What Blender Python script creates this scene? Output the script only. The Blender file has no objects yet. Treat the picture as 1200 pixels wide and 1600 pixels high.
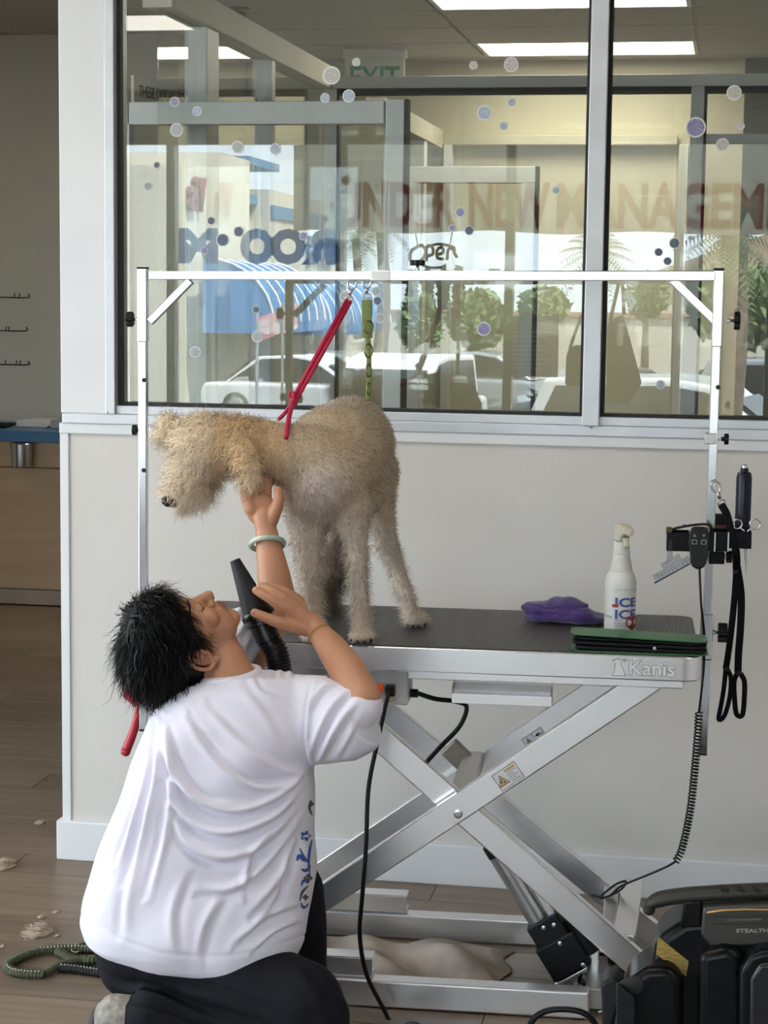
import bpy, bmesh, math, random
import numpy as np
from mathutils import Vector, Matrix
from mathutils.bvhtree import BVHTree

random.seed(7)
rng = np.random.default_rng(11)
scene = bpy.context.scene
col = scene.collection
PI = math.pi

# ------------------------------------------------------------------ camera
CAM = np.array([0.0, -5.186, 1.65])
YAW, PITCH, ROLL, FPX = 0.17798, 0.11440, 0.01208, 3000.0
_F = np.array([-math.sin(YAW) * math.cos(PITCH), math.cos(YAW) * math.cos(PITCH), -math.sin(PITCH)])
_R0 = np.array([math.cos(YAW), math.sin(YAW), 0.0])
_U0 = np.cross(_R0, _F)
_R = _R0 * math.cos(ROLL) + _U0 * math.sin(ROLL)
_U = -_R0 * math.sin(ROLL) + _U0 * math.cos(ROLL)
cd = bpy.data.cameras.new('camera')
cd.sensor_fit = 'VERTICAL'
cd.sensor_height = 36.0
cd.lens = FPX / 1600.0 * 36.0
cd.clip_end = 300
camera = bpy.data.objects.new('camera', cd)
col.objects.link(camera)
camera.matrix_world = Matrix(((_R[0], _U[0], -_F[0], CAM[0]), (_R[1], _U[1], -_F[1], CAM[1]),
                              (_R[2], _U[2], -_F[2], CAM[2]), (0, 0, 0, 1)))
scene.camera = camera

# ------------------------------------------------------------------ world, sun, exposure
SKY = 4.6
world = bpy.data.worlds.new('hazy_sky')
scene.world = world
world.use_nodes = True
bg = world.node_tree.nodes['Background']
bg.inputs[0].default_value = (0.80, 0.89, 1.0, 1)
bg.inputs[1].default_value = SKY
sd = bpy.data.lights.new('sun', 'SUN')
sd.energy = 19.0
sd.angle = math.radians(2.0)
sd.color = (1.0, 0.95, 0.86)
sun = bpy.data.objects.new('sun', sd)
col.objects.link(sun)
sun.rotation_euler = Vector((-0.45, -0.30, -0.84)).to_track_quat('-Z', 'Y').to_euler()
LAMP = 4.5          # radiance of the ceiling troffers
scene.view_settings.view_transform = 'Standard'
scene.view_settings.look = 'None'
scene.view_settings.gamma = 1.0
scene.view_settings.use_curve_mapping = False
scene.view_settings.exposure = 0.84
cy = scene.cycles
cy.use_denoising = True
cy.max_bounces = 8
cy.diffuse_bounces = 4
cy.glossy_bounces = 4
cy.transmission_bounces = 4
cy.transparent_max_bounces = 24
cy.sample_clamp_indirect = 6.0
cy.caustics_reflective = False
cy.caustics_refractive = False

# ------------------------------------------------------------------ helpers
def pray(px, py):
    return _F + _R * ((px - 600) / FPX) + _U * ((800 - py) / FPX)

def P(px, py, Y):
    """Point of the room seen at photo pixel (px, py) that stands at depth Y."""
    d = pray(px, py)
    return CAM + d * ((Y - CAM[1]) / d[1])

def PZ(px, py, z):
    d = pray(px, py)
    return CAM + d * ((z - CAM[2]) / d[2])

def PX(px, py, x):
    d = pray(px, py)
    return CAM + d * ((x - CAM[0]) / d[0])

def pix(p):
    d = np.asarray(p, float) - CAM
    z = d @ _F
    return 600 + FPX * (d @ _R) / z, 800 - FPX * (d @ _U) / z

def pix_many(a):
    d = np.asarray(a, float) - CAM
    z = d @ _F
    return 600 + FPX * (d @ _R) / z, 800 - FPX * (d @ _U) / z

def V3(a):
    return np.array([float(a[0]), float(a[1]), float(a[2])])

def unit(a):
    a = np.asarray(a, float)
    n = np.linalg.norm(a)
    return a / n if n > 1e-12 else a

def frame_of(d, up=(0, 0, 1)):
    d = unit(d)
    up = np.asarray(up, float)
    if abs(d @ unit(up)) > 0.97:
        up = np.array([0.0, 1.0, 0.0]) if abs(d[1]) < 0.8 else np.array([0.0, 0.0, 1.0])
    s = unit(np.cross(d, up))
    return s, unit(np.cross(s, d))

class MB:
    def __init__(self):
        self.v, self.f = [], []
    def add(self, vs, fs):
        o = len(self.v)
        self.v += [tuple(float(c) for c in p) for p in vs]
        self.f += [tuple(o + i for i in f) for f in fs]
        return self
    def obox(self, c, hx, hy, hz):
        c, hx, hy, hz = (np.asarray(q, float) for q in (c, hx, hy, hz))
        vs = [c + sx * hx + sy * hy + sz * hz for sx in (-1, 1) for sy in (-1, 1) for sz in (-1, 1)]
        return self.add(vs, [(0, 1, 3, 2), (4, 6, 7, 5), (0, 4, 5, 1), (2, 3, 7, 6), (0, 2, 6, 4), (1, 5, 7, 3)])
    def box(self, x0, x1, y0, y1, z0, z1):
        return self.obox(((x0 + x1) / 2, (y0 + y1) / 2, (z0 + z1) / 2), ((x1 - x0) / 2, 0, 0), (0, (y1 - y0) / 2, 0), (0, 0, (z1 - z0) / 2))
    def bar(self, p0, p1, w, h, up=(0, 0, 1)):
        """square bar from p0 to p1; w across, h along up"""
        p0, p1 = V3(p0), V3(p1)
        s, u = frame_of(p1 - p0, up)
        return self.obox((p0 + p1) / 2, (p1 - p0) / 2, s * w / 2, u * h / 2)
    def sweep(self, path, rad, n=12, caps=True, closed=False, flat=1.0, up=(0, 0, 1)):
        path = [V3(p) for p in path]
        m = len(path)
        if not hasattr(rad, '__len__'):
            rad = [rad] * m
        prev = None
        rings = []
        for i, p in enumerate(path):
            if closed:
                d = path[(i + 1) % m] - path[i - 1]
            else:
                d = path[min(i + 1, m - 1)] - path[max(i - 1, 0)]
            d = unit(d)
            if prev is None:
                s, u = frame_of(d, up)
            else:
                s = unit(prev - d * (prev @ d))
                u = unit(np.cross(s, d))
            prev = s
            rings.append([p + s * (rad[i] * math.cos(2 * PI * k / n)) + u * (rad[i] * flat * math.sin(2 * PI * k / n)) for k in range(n)])
        vs = [q for r in rings for q in r]
        fs = []
        L = m if closed else m - 1
        for i in range(L):
            j = (i + 1) % m
            for k in range(n):
                k2 = (k + 1) % n
                fs.append((i * n + k, i * n + k2, j * n + k2, j * n + k))
        if caps and not closed:
            fs.append(tuple(range(n - 1, -1, -1)))
            fs.append(tuple((m - 1) * n + k for k in range(n)))
        return self.add(vs, fs)
    def cyl(self, p0, p1, r0, r1=None, n=16):
        return self.sweep([p0, p1], [r0, r0 if r1 is None else r1], n)
    def lathe(self, base, axis, prof, n=24, up=(0, 1, 0)):
        """prof: list of (distance along axis, radius)"""
        base, axis = V3(base), unit(axis)
        return self.sweep_prof([(base + axis * h, r) for h, r in prof], axis, n, up)
    def sweep_prof(self, pr, axis, n, up):
        s, u = frame_of(axis, up)
        vs = [c + s * r * math.cos(2 * PI * k / n) + u * r * math.sin(2 * PI * k / n) for c, r in pr for k in range(n)]
        m = len(pr)
        fs = [(i * n + k, i * n + (k + 1) % n, (i + 1) * n + (k + 1) % n, (i + 1) * n + k) for i in range(m - 1) for k in range(n)]
        fs += [tuple(range(n - 1, -1, -1)), tuple((m - 1) * n + k for k in range(n))]
        return self.add(vs, fs)
    def ell(self, c, ax, ay, az, nu=20, nv=12):
        """ellipsoid with axis vectors"""
        c, ax, ay, az = (np.asarray(q, float) for q in (c, ax, ay, az))
        vs = [c + az]
        for i in range(1, nv):
            t = PI * i / nv
            for k in range(nu):
                a = 2 * PI * k / nu
                vs.append(c + ax * math.sin(t) * math.cos(a) + ay * math.sin(t) * math.sin(a) + az * math.cos(t))
        vs.append(c - az)
        fs = [(0, 1 + k, 1 + (k + 1) % nu) for k in range(nu)]
        for i in range(nv - 2):
            for k in range(nu):
                k2 = (k + 1) % nu
                fs.append((1 + i * nu + k, 1 + (i + 1) * nu + k, 1 + (i + 1) * nu + k2, 1 + i * nu + k2))
        e = len(vs) - 1
        b = 1 + (nv - 2) * nu
        fs += [(e, b + (k + 1) % nu, b + k) for k in range(nu)]
        return self.add(vs, fs)
    def ball(self, c, r, nu=16, nv=10):
        return self.ell(c, (r, 0, 0), (0, r, 0), (0, 0, r), nu, nv)
    def cap(self, p0, p1, r0, r1, n=16):
        """tapered limb with rounded ends"""
        self.cyl(p0, p1, r0, r1, n)
        self.ball(p0, r0, n, 10)
        return self.ball(p1, r1, n, 10)
    def prism(self, pts, o, ex, ey, ez):
        """flat outline pts (u,v) in plane o + u ex + v ey, thickened by ez"""
        o, ex, ey, ez = (np.asarray(q, float) for q in (o, ex, ey, ez))
        n = len(pts)
        vs = [o + u * ex + v * ey for u, v in pts] + [o + u * ex + v * ey + ez for u, v in pts]
        fs = [tuple(range(n - 1, -1, -1)), tuple(range(n, 2 * n))] + [(k, (k + 1) % n, n + (k + 1) % n, n + k) for k in range(n)]
        return self.add(vs, fs)
    def mesh(self, name, smooth=False, fix=True):
        me = bpy.data.meshes.new(name)
        me.from_pydata(self.v, [], self.f)
        me.update()
        if fix:
            bm = bmesh.new(); bm.from_mesh(me)
            bmesh.ops.recalc_face_normals(bm, faces=bm.faces)
            bm.to_mesh(me); bm.free()
        if smooth:
            me.shade_smooth()
        return me
    def build(self, name, m, parent=None, smooth=False, bevel=0, angle=None, seg=2):
        me = self.mesh(name, smooth)
        o = link(name, me, m, parent)
        if bevel:
            b = o.modifiers.new('bevel', 'BEVEL'); b.width = bevel; b.segments = seg; b.limit_method = 'ANGLE'; b.angle_limit = math.radians(40)
        if smooth and angle is not None:
            bm = bmesh.new(); bm.from_mesh(me)
            for e in bm.edges:
                if len(e.link_faces) == 2 and e.calc_face_angle(0) > math.radians(angle):
                    e.smooth = False
            bm.to_mesh(me); bm.free()
        return o

def link(name, me, m=None, parent=None, loc=None):
    o = bpy.data.objects.new(name, me)
    col.objects.link(o)
    if m is not None and me is not None and not me.materials:
        me.materials.append(m)
    if loc is not None:
        o.location = [float(c) for c in loc]
    if parent is not None:
        o.parent = parent
        o.matrix_parent_inverse = Matrix.Translation(-Vector(parent.get('base', (0, 0, 0))))
    return o

def tag(o, label, cat, group=None):
    o['label'] = label
    o['category'] = cat
    if group:
        o['group'] = group
    return o

def thing(name, loc, label, cat, group=None):
    o = bpy.data.objects.new(name, None)
    col.objects.link(o)
    o.empty_display_size = 0.1
    o.location = [float(c) for c in loc]
    o['base'] = [float(c) for c in loc]
    return tag(o, label, cat, group)

def struct(o, label=None):
    o['kind'] = 'structure'
    if label:
        o['label'] = label
    return o

def sempty(name, loc, label=None):
    o = bpy.data.objects.new(name, None)
    col.objects.link(o)
    o.location = [float(c) for c in loc]
    o['base'] = [float(c) for c in loc]
    return struct(o, label)

def bez(pts, n=40):
    """smooth Catmull-Rom path through pts"""
    p = [V3(q) for q in pts]
    p = [2 * p[0] - p[1]] + p + [2 * p[-1] - p[-2]]
    out = []
    segs = len(p) - 3
    per = max(2, n // segs)
    for i in range(segs):
        a, b, c, d = p[i:i + 4]
        for k in range(per):
            t = k / per
            out.append(0.5 * ((2 * b) + (c - a) * t + (2 * a - 5 * b + 4 * c - d) * t * t + (3 * b - 3 * c + d - a) * t ** 3))
    out.append(p[-2])
    return out

def remeshed(mb, name, voxel, smooth_it=6, factor=0.5):
    """union of the closed shapes in mb as one continuous smooth surface"""
    me = mb.mesh(name + '_raw', fix=False)
    o = bpy.data.objects.new(name + '_raw', me)
    col.objects.link(o)
    r = o.modifiers.new('r', 'REMESH'); r.mode = 'VOXEL'; r.voxel_size = voxel; r.use_smooth_shade = True
    if smooth_it:
        s = o.modifiers.new('s', 'SMOOTH'); s.factor = factor; s.iterations = smooth_it
    dg = bpy.context.evaluated_depsgraph_get()
    ev = o.evaluated_get(dg)
    new = bpy.data.meshes.new_from_object(ev)
    new.name = name
    bpy.data.objects.remove(o)
    bpy.data.meshes.remove(me)
    new.materials.clear()
    new.shade_smooth()
    return new

def verts_of(me):
    a = np.empty(len(me.vertices) * 3, np.float32)
    me.vertices.foreach_get('co', a)
    return a.reshape(-1, 3).astype(float)

def normals_of(me):
    a = np.empty(len(me.vertices) * 3, np.float32)
    me.vertices.foreach_get('normal', a)
    return a.reshape(-1, 3).astype(float)

def set_verts(me, a):
    me.vertices.foreach_set('co', np.asarray(a, np.float32).ravel())
    me.update()

# ------------------------------------------------------------------ materials
MATS = {}
def pm(name, c1, c2=None, scale=20.0, rough=0.5, metal=0.0, bump=0.0, bscale=60.0, stretch=(1, 1, 1), detail=4.0,
       spec=0.5, sheen=0.0, emit=None, coat=0.0, sub=0.0, rvar=0.0, bdist=0.002):
    if name in MATS:
        return MATS[name]
    m = bpy.data.materials.new(name)
    m.use_nodes = True
    nt = m.node_tree
    b = nt.nodes['Principled BSDF']
    tc = nt.nodes.new('ShaderNodeTexCoord')
    mp = nt.nodes.new('ShaderNodeMapping')
    mp.inputs['Scale'].default_value = stretch
    nt.links.new(tc.outputs['Object'], mp.inputs['Vector'])
    c2 = c2 or tuple(x * 0.88 for x in c1)
    no = nt.nodes.new('ShaderNodeTexNoise')
    no.inputs['Scale'].default_value = scale
    no.inputs['Detail'].default_value = detail
    nt.links.new(mp.outputs[0], no.inputs['Vector'])
    ra = nt.nodes.new('ShaderNodeValToRGB')
    ra.color_ramp.elements[0].position = 0.32
    ra.color_ramp.elements[1].position = 0.68
    ra.color_ramp.elements[0].color = (*c2, 1)
    ra.color_ramp.elements[1].color = (*c1, 1)
    nt.links.new(no.outputs['Fac'], ra.inputs[0])
    nt.links.new(ra.outputs[0], b.inputs['Base Color'])
    b.inputs['Roughness'].default_value = rough
    b.inputs['Metallic'].default_value = metal
    b.inputs['Specular IOR Level'].default_value = spec
    if rvar:
        mr = nt.nodes.new('ShaderNodeMapRange')
        mr.inputs['To Min'].default_value = max(0.02, rough - rvar)
        mr.inputs['To Max'].default_value = rough + rvar
        nt.links.new(no.outputs['Fac'], mr.inputs['Value'])
        nt.links.new(mr.outputs[0], b.inputs['Roughness'])
    if sheen:
        b.inputs['Sheen Weight'].default_value = sheen
    if coat:
        b.inputs['Coat Weight'].default_value = coat
    if sub:
        b.inputs['Subsurface Weight'].default_value = sub
        b.inputs['Subsurface Radius'].default_value = (0.012, 0.005, 0.003)
    if emit:
        b.inputs['Emission Color'].default_value = (*emit[0], 1)
        b.inputs['Emission Strength'].default_value = emit[1]
    if bump:
        n2 = nt.nodes.new('ShaderNodeTexNoise')
        n2.inputs['Scale'].default_value = bscale
        n2.inputs['Detail'].default_value = 3.0
        nt.links.new(mp.outputs[0], n2.inputs['Vector'])
        bu = nt.nodes.new('ShaderNodeBump')
        bu.inputs['Strength'].default_value = bump
        bu.inputs['Distance'].default_value = bdist
        nt.links.new(n2.outputs['Fac'], bu.inputs['Height'])
        nt.links.new(bu.outputs[0], b.inputs['Normal'])
    MATS[name] = m
    return m

def glass(name, tint=(0.94, 0.96, 0.95), f0=0.05, rough=0.0):
    m = bpy.data.materials.new(name)
    m.use_nodes = True
    nt = m.node_tree
    nt.nodes.remove(nt.nodes['Principled BSDF'])
    out = nt.nodes['Material Output']
    lw = nt.nodes.new('ShaderNodeLayerWeight')
    lw.inputs['Blend'].default_value = 0.5
    p5 = nt.nodes.new('ShaderNodeMath'); p5.operation = 'POWER'; p5.inputs[1].default_value = 5.0
    nt.links.new(lw.outputs['Facing'], p5.inputs[0])
    mr = nt.nodes.new('ShaderNodeMapRange')
    mr.inputs['To Min'].default_value = f0
    mr.inputs['To Max'].default_value = 1.0
    nt.links.new(p5.outputs[0], mr.inputs['Value'])
    tr = nt.nodes.new('ShaderNodeBsdfTransparent'); tr.inputs[0].default_value = (*tint, 1)
    gl = nt.nodes.new('ShaderNodeBsdfGlossy'); gl.inputs['Roughness'].default_value = rough
    gl.inputs['Color'].default_value = (1, 1, 1, 1)
    mx = nt.nodes.new('ShaderNodeMixShader')
    nt.links.new(mr.outputs[0], mx.inputs[0])
    nt.links.new(tr.outputs[0], mx.inputs[1])
    nt.links.new(gl.outputs[0], mx.inputs[2])
    nt.links.new(mx.outputs[0], out.inputs['Surface'])
    MATS[name] = m
    return m

def emitter(name, color, strength):
    m = bpy.data.materials.new(name)
    m.use_nodes = True
    nt = m.node_tree
    nt.nodes.remove(nt.nodes['Principled BSDF'])
    e = nt.nodes.new('ShaderNodeEmission')
    e.inputs[0].default_value = (*color, 1)
    e.inputs[1].default_value = strength
    nt.links.new(e.outputs[0], nt.nodes['Material Output'].inputs['Surface'])
    MATS[name] = m
    return m

def text_mesh(body, size, depth=0.0, bold=0.0, align='LEFT', shear=0.0):
    cu = bpy.data.curves.new('t', 'FONT')
    cu.body = body
    cu.size = size
    cu.extrude = depth
    cu.offset = bold
    cu.shear = shear
    cu.align_x = align
    cu.resolution_u = 3
    o = bpy.data.objects.new('t', cu)
    col.objects.link(o)
    dg = bpy.context.evaluated_depsgraph_get()
    me = bpy.data.meshes.new_from_object(o.evaluated_get(dg))
    bpy.data.objects.remove(o)
    bpy.data.curves.remove(cu)
    return me

def text_at(name, body, size, o, ex, ey, m, parent, depth=0.0006, bold=0.0, align='LEFT', sx=1.0, shear=0.0):
    """lettering lying in the plane o, ex (reading direction), ey (up), proud by depth along ex x ey"""
    me = text_mesh(body, size, depth, bold, align, shear)
    a = verts_of(me)
    ex, ey = unit(ex), unit(ey)
    ez = np.cross(ex, ey)
    set_verts(me, V3(o) + a[:, :1] * sx * ex + a[:, 1:2] * ey + (a[:, 2:3] + depth) * ez)
    me.name = name
    return link(name, me, m, parent)

def rrect(w, h, r, n=5):
    """rounded rectangle outline centred on the origin"""
    out = []
    for cx, cy_, a0 in ((w / 2 - r, h / 2 - r, 0), (-w / 2 + r, h / 2 - r, PI / 2), (-w / 2 + r, -h / 2 + r, PI), (w / 2 - r, -h / 2 + r, 1.5 * PI)):
        for k in range(n + 1):
            a = a0 + PI / 2 * k / n
            out.append((cx + r * math.cos(a), cy_ + r * math.sin(a)))
    return out

M_white = pm('white_paint', (0.80, 0.80, 0.82), (0.75, 0.75, 0.78), 3, 0.45)
M_alu = pm('brushed_aluminium_frame', (0.66, 0.68, 0.72), (0.60, 0.62, 0.66), 12, 0.38, 0.35)
M_gask = pm('black_rubber_gasket', (0.012, 0.012, 0.013), None, 40, 0.6)
M_black = pm('black_plastic', (0.006, 0.006, 0.007), (0.009, 0.009, 0.010), 30, 0.42, spec=0.3)
M_blackrub = pm('black_rubber_cable', (0.005, 0.005, 0.006), None, 30, 0.45, spec=0.3)
M_steel = pm('brushed_stainless_steel', (0.92, 0.92, 0.94), (0.90, 0.90, 0.92), 1.5, 0.27, 0.92, detail=0)
M_chrome = pm('polished_aluminium_tube', (0.64, 0.655, 0.68), (0.55, 0.565, 0.59), 3, 0.17, 1.0, detail=0)
M_gal = pm('dull_galvanised_steel', (0.58, 0.565, 0.54), (0.55, 0.54, 0.52), 2, 0.36, 1.0, detail=0)
# ================================================================== THE SETTING
def wood_floor_mat():
    m = pm('grey_brown_vinyl_plank', (0.27, 0.20, 0.148), (0.17, 0.125, 0.09), 3.2, 0.45, 0, 0.12, 30, (0.55, 9, 9), 8, rvar=0.08)
    nt = m.node_tree
    b = nt.nodes['Principled BSDF']
    oi = nt.nodes.new('ShaderNodeObjectInfo')
    hs = nt.nodes.new('ShaderNodeHueSaturation')
    mr = nt.nodes.new('ShaderNodeMapRange')
    mr.inputs['To Min'].default_value = 0.78
    mr.inputs['To Max'].default_value = 1.18
    nt.links.new(oi.outputs['Random'], mr.inputs['Value'])
    nt.links.new(mr.outputs[0], hs.inputs['Value'])
    ra = next(n for n in nt.nodes if n.type == 'VALTORGB')
    nt.links.new(ra.outputs[0], hs.inputs['Color'])
    nt.links.new(hs.outputs[0], b.inputs['Base Color'])
    mp = next(n for n in nt.nodes if n.type == 'MAPPING')
    ad = nt.nodes.new('ShaderNodeVectorMath'); ad.operation = 'SCALE'; ad.inputs['Scale'].default_value = 37.0
    cx = nt.nodes.new('ShaderNodeCombineXYZ')
    nt.links.new(oi.outputs['Random'], cx.inputs[0]); nt.links.new(oi.outputs['Random'], cx.inputs[1])
    nt.links.new(cx.outputs[0], ad.inputs[0]); nt.links.new(ad.outputs[0], mp.inputs['Location'])
    return m
M_floor = wood_floor_mat()
M_under = pm('dark_floor_underlay', (0.10, 0.08, 0.065), None, 8, 0.5)
floor = struct(MB().box(-6, 2.6, -8.05, 6.4, -0.12, -0.0045).build('floor', M_under))
PLW, PLL = 0.180, 1.22
mb = MB().obox((0, 0, 0), (PLL / 2 - 0.0012, 0, 0), (0, PLW / 2 - 0.0012, 0), (0, 0, 0.003))
plank_me = mb.mesh('plank'); plank_me.materials.append(M_floor)
rows = []
k = 0
y = -2.32
while y < 4.9:
    off = (k * 0.437) % PLL
    x = -5.4 + off
    while x < 1.6:
        link('plank', plank_me, None, floor, (x, y + PLW / 2, -0.003))
        x += PLL
    y += PLW
    k += 1
# floor of the rest of both rooms, where planks cannot be told apart
mb = MB().box(-6, 2.6, -8.05, -2.325, -0.0044, -0.0002)
o = mb.build('plank_field', M_floor, floor); o['kind'] = 'stuff'

M_wall = pm('warm_white_textured_wall', (0.68, 0.648, 0.618), (0.65, 0.618, 0.588), 2.0, 0.75, 0, 0.35, 130, bdist=0.003)
M_wall2 = pm('beige_painted_wall', (0.60, 0.56, 0.46), (0.57, 0.53, 0.43), 1.5, 0.8, 0, 0.3, 50)
M_greywall = pm('grey_green_painted_wall', (0.66, 0.64, 0.58), (0.62, 0.60, 0.545), 1.0, 0.8, 0, 0.2, 50)
M_trim = pm('white_trim_paint', (0.78, 0.785, 0.80), (0.74, 0.745, 0.77), 5, 0.4)
M_ceil = pm('ceiling_tile', (0.52, 0.50, 0.46), (0.46, 0.44, 0.405), 90, 0.9, 0, 0.3, 150)
M_tbar = pm('ceiling_grid_bar', (0.42, 0.41, 0.385), None, 20, 0.6)
M_dark = pm('unlit_room_dark', (0.085, 0.088, 0.085), None, 3, 0.8)

WX0 = P(96, 900, 0)[0]                     # free end of the half wall
SILL = 1.262
wallb = struct(MB().box(WX0 + 0.012, 2.6, 0.0, 0.14, 0.0, SILL - 0.02).build('wall_back', M_wall), 'textured warm white half wall below the window')
# trim strips framing the half wall
mb = MB().box(WX0, WX0 + 0.026, -0.006, 0.146, 0.10, SILL - 0.02)
struct(mb.build('trim_1', M_trim, bevel=0.002))
mb = MB().box(WX0, 2.6, -0.012, 0.152, SILL - 0.022, SILL + 0.008)
struct(mb.build('trim_2', M_trim, bevel=0.003))
mb = MB().box(WX0 - 0.016, 2.6, -0.016, 0.0, 0.0, 0.116).box(WX0 - 0.016, WX0 + 0.012, 0.0, 0.156, 0.0, 0.116)
struct(mb.build('baseboard_back', M_trim, bevel=0.004))
# white column beside the window
CX0, CX1 = P(96, 350, 0)[0], P(167, 350, 0)[0]
struct(MB().box(CX0, CX1, -0.016, 0.146, SILL + 0.036, 3.0).build('trim_3', M_white, bevel=0.003))

# ---- window_1 : aluminium interior window with bubble stickers
WT = 2.78
win = sempty('window_1', (-0.5, 0.03, SILL), 'wide interior window with aluminium frame and bubble stickers')
JX = P(182, 350, 0)[0]                     # inner edge of left jamb
MX0, MX1 = P(917.5, 320, -0.02)[0], P(944.5, 320, -0.02)[0]
MB().box(CX1, JX, -0.022, 0.10, SILL + 0.036, WT).build('jamb', M_alu, win, bevel=0.002)
MB().box(CX0 + 0.004, 2.6, -0.018, 0.10, SILL + 0.008, SILL + 0.036).build('sill_rail', M_alu, win, bevel=0.002)
MB().box(JX, 2.6, -0.010, 0.10, SILL + 0.036, SILL + 0.060).build('bottom_rail', M_alu, win, bevel=0.002)
MB().box(JX, 2.6, -0.022, 0.10, WT, WT + 0.06).build('head_rail', M_alu, win, bevel=0.002)
MB().box(MX0, MX1, -0.030, 0.10, SILL + 0.036, WT).build('mullion', M_alu, win, bevel=0.002)
MX2 = 1.05
MB().box(MX2, MX2 + 0.045, -0.030, 0.10, SILL + 0.036, WT).build('mullion', M_alu, win, bevel=0.002)
GZ0 = SILL + 0.060
g = 0.010
def gasket(x0, x1):
    m = MB()
    m.box(x0, x0 + g, 0.008, 0.034, GZ0, WT).box(x1 - g, x1, 0.008, 0.034, GZ0, WT)
    m.box(x0 + g, x1 - g, 0.008, 0.034, GZ0, GZ0 + 0.009).box(x0 + g, x1 - g, 0.008, 0.034, WT - g, WT)
    return m.build('gasket', M_gask, win)
gasket(JX, MX0); gasket(MX1, MX2); gasket(MX2 + 0.045, 2.6)
M_glass = glass('window_glass', (0.90, 0.925, 0.915), 0.062)
PANEY = 0.034
panes = []
for x0, x1 in ((JX + 0.002, MX0 - 0.002), (MX1 + 0.002, MX2 - 0.002), (MX2 + 0.047, 2.59)):
    panes.append(MB().box(x0, x1, PANEY, PANEY + 0.006, GZ0 + 0.003, WT - 0.003).build('pane', M_glass, win))
# screw heads on the sill
M_screw = pm('steel_screw', (0.5, 0.5, 0.52), None, 40, 0.3, 1.0)
for px, py in ((169, 644.5), (923, 667)):
    q = P(px, py, -0.02)
    MB().lathe(q, (0, -1, 0), [(0, 0.004), (0.001, 0.004), (0.002, 0.0025)], 12).build('screw', M_screw, win, True)
# ---- round bubble stickers on the panes: (px, py, radius px, tone)
def glitter(name, c1, c2):
    return pm(name, c1, c2, 420, 0.5, 0.0, 0, 60, detail=1.0)
G = {'w': glitter('silver_glitter_vinyl', (0.72, 0.68, 0.62), (0.36, 0.34, 0.34)), 'b': glitter('blue_glitter_vinyl', (0.55, 0.62, 0.72), (0.26, 0.32, 0.42)),
     'p': glitter('violet_glitter_vinyl', (0.42, 0.40, 0.60), (0.16, 0.14, 0.30)), 'd': glitter('dark_glitter_vinyl', (0.16, 0.20, 0.27), (0.09, 0.11, 0.16)),
     'g': glitter('grey_glitter_vinyl', (0.50, 0.52, 0.53), (0.34, 0.37, 0.38))}
M_srim = pm('pale_sticker_rim', (0.80, 0.82, 0.82), None, 50, 0.5)
STK = [(518, 118, 14, 'w'), (557, 97, 6.5, 'w'), (545, 150, 10, 'b'), (508, 153, 7.5, 'b'), (273, 159, 7.5, 'p'), (308, 174, 7.5, 'b'), (276, 203, 10.5, 'g'),
       (430, 233, 9, 'b'), (245, 258, 5, 'd'), (231, 291, 6, 'g'), (371, 230, 9.5, 'g'), (330, 345, 6.5, 'd'), (373, 362, 8.5, 'd'), (348, 375, 10.5, 'd'),
       (319, 392, 6, 'p'), (474, 369, 6.5, 'p'), (740, 102, 6.5, 'w'), (799, 101, 11.5, 'w'), (757, 176, 11.5, 'b'), (800, 160, 6.5, 'b'), (787, 197, 6.5, 'b'),
       (719, 332, 7.5, 'p'), (706, 356, 5.5, 'p'), (733, 360, 7.5, 'd'), (869, 297, 6, 'b'), (756, 514, 11, 'p'), (1147, 145, 11.5, 'w'), (1087, 199, 15.5, 'p'),
       (1129, 226, 10, 'w'), (1158, 197, 5.5, 'w'), (1054, 380, 8.5, 'd'), (1029, 394, 6.5, 'd'), (1043, 408, 6.5, 'd'), (1032, 601, 7, 'b'), (594, 497, 8, 'g'),
       (588, 455, 7, 'g'), (539, 464, 9, 'g'), (402, 526, 9, 'g'), (1079, 372, 4, 'g'), (305, 550, 9, 'g'), (432, 428, 5, 'd'), (400, 484, 6, 'd'), (590, 470, 7, 'd')]
for px, py, r, t in STK:
    c = P(px, py, PANEY)
    rr = r / FPX * np.linalg.norm(c - CAM)
    pa = panes[0] if c[0] < MX0 else panes[1]
    s = MB().lathe(c, (0, -1, 0), [(0.0003, rr * 0.98), (0.0008, rr * 0.98)], 28).build('bubble_sticker', M_srim, pa)
    MB().lathe(c, (0, -1, 0), [(0.0009, rr * 0.84), (0.0013, rr * 0.84)], 28).build('glitter_disc', G[t], pa)

# ---- shells of the two rooms
struct(MB().box(-6.1, -6.0, 0.0, 6.4, 0, 3.2).build('wall_left', M_wall))
# unseen side glazing added for daylight from the left: low wall, header, panes
LX = -4.6
struct(MB().box(LX - 0.1, LX, -8.05, -5.2, 0, 3.2).build('wall_left_front', M_wall))
struct(MB().box(-6.0, LX, 0.0, 0.14, 0, 3.2).build('wall_left_return', M_wall))
struct(MB().box(LX - 0.1, LX, -5.2, 0.0, 0, 0.12).build('wall_left_base', M_wall))
struct(MB().box(LX - 0.1, LX, -5.2, 0.0, 2.75, 3.2).build('wall_left_header', M_wall))
w6 = sempty('added_side_window', (LX, -2.6, 0.12), 'unseen side glazing added to bring daylight from the left')
for y_ in (-5.17, -3.45, -1.75, -0.03):
    MB().box(LX - 0.08, LX - 0.02, y_ - 0.03, y_ + 0.03, 0.12, 2.75).build('mullion', M_alu, w6)
struct(MB().box(2.6, 2.7, -8.05, 6.4, 0, 3.2).build('wall_right', M_wall))
struct(MB().box(-6.0, -3.05, 4.86, 4.96, 0, 3.2).build('wall_far', M_greywall))
struct(MB().box(-3.05, -2.95, 4.86, 6.4, 0, 3.2).build('wall_far_return', M_greywall))
BW = 6.32
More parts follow.
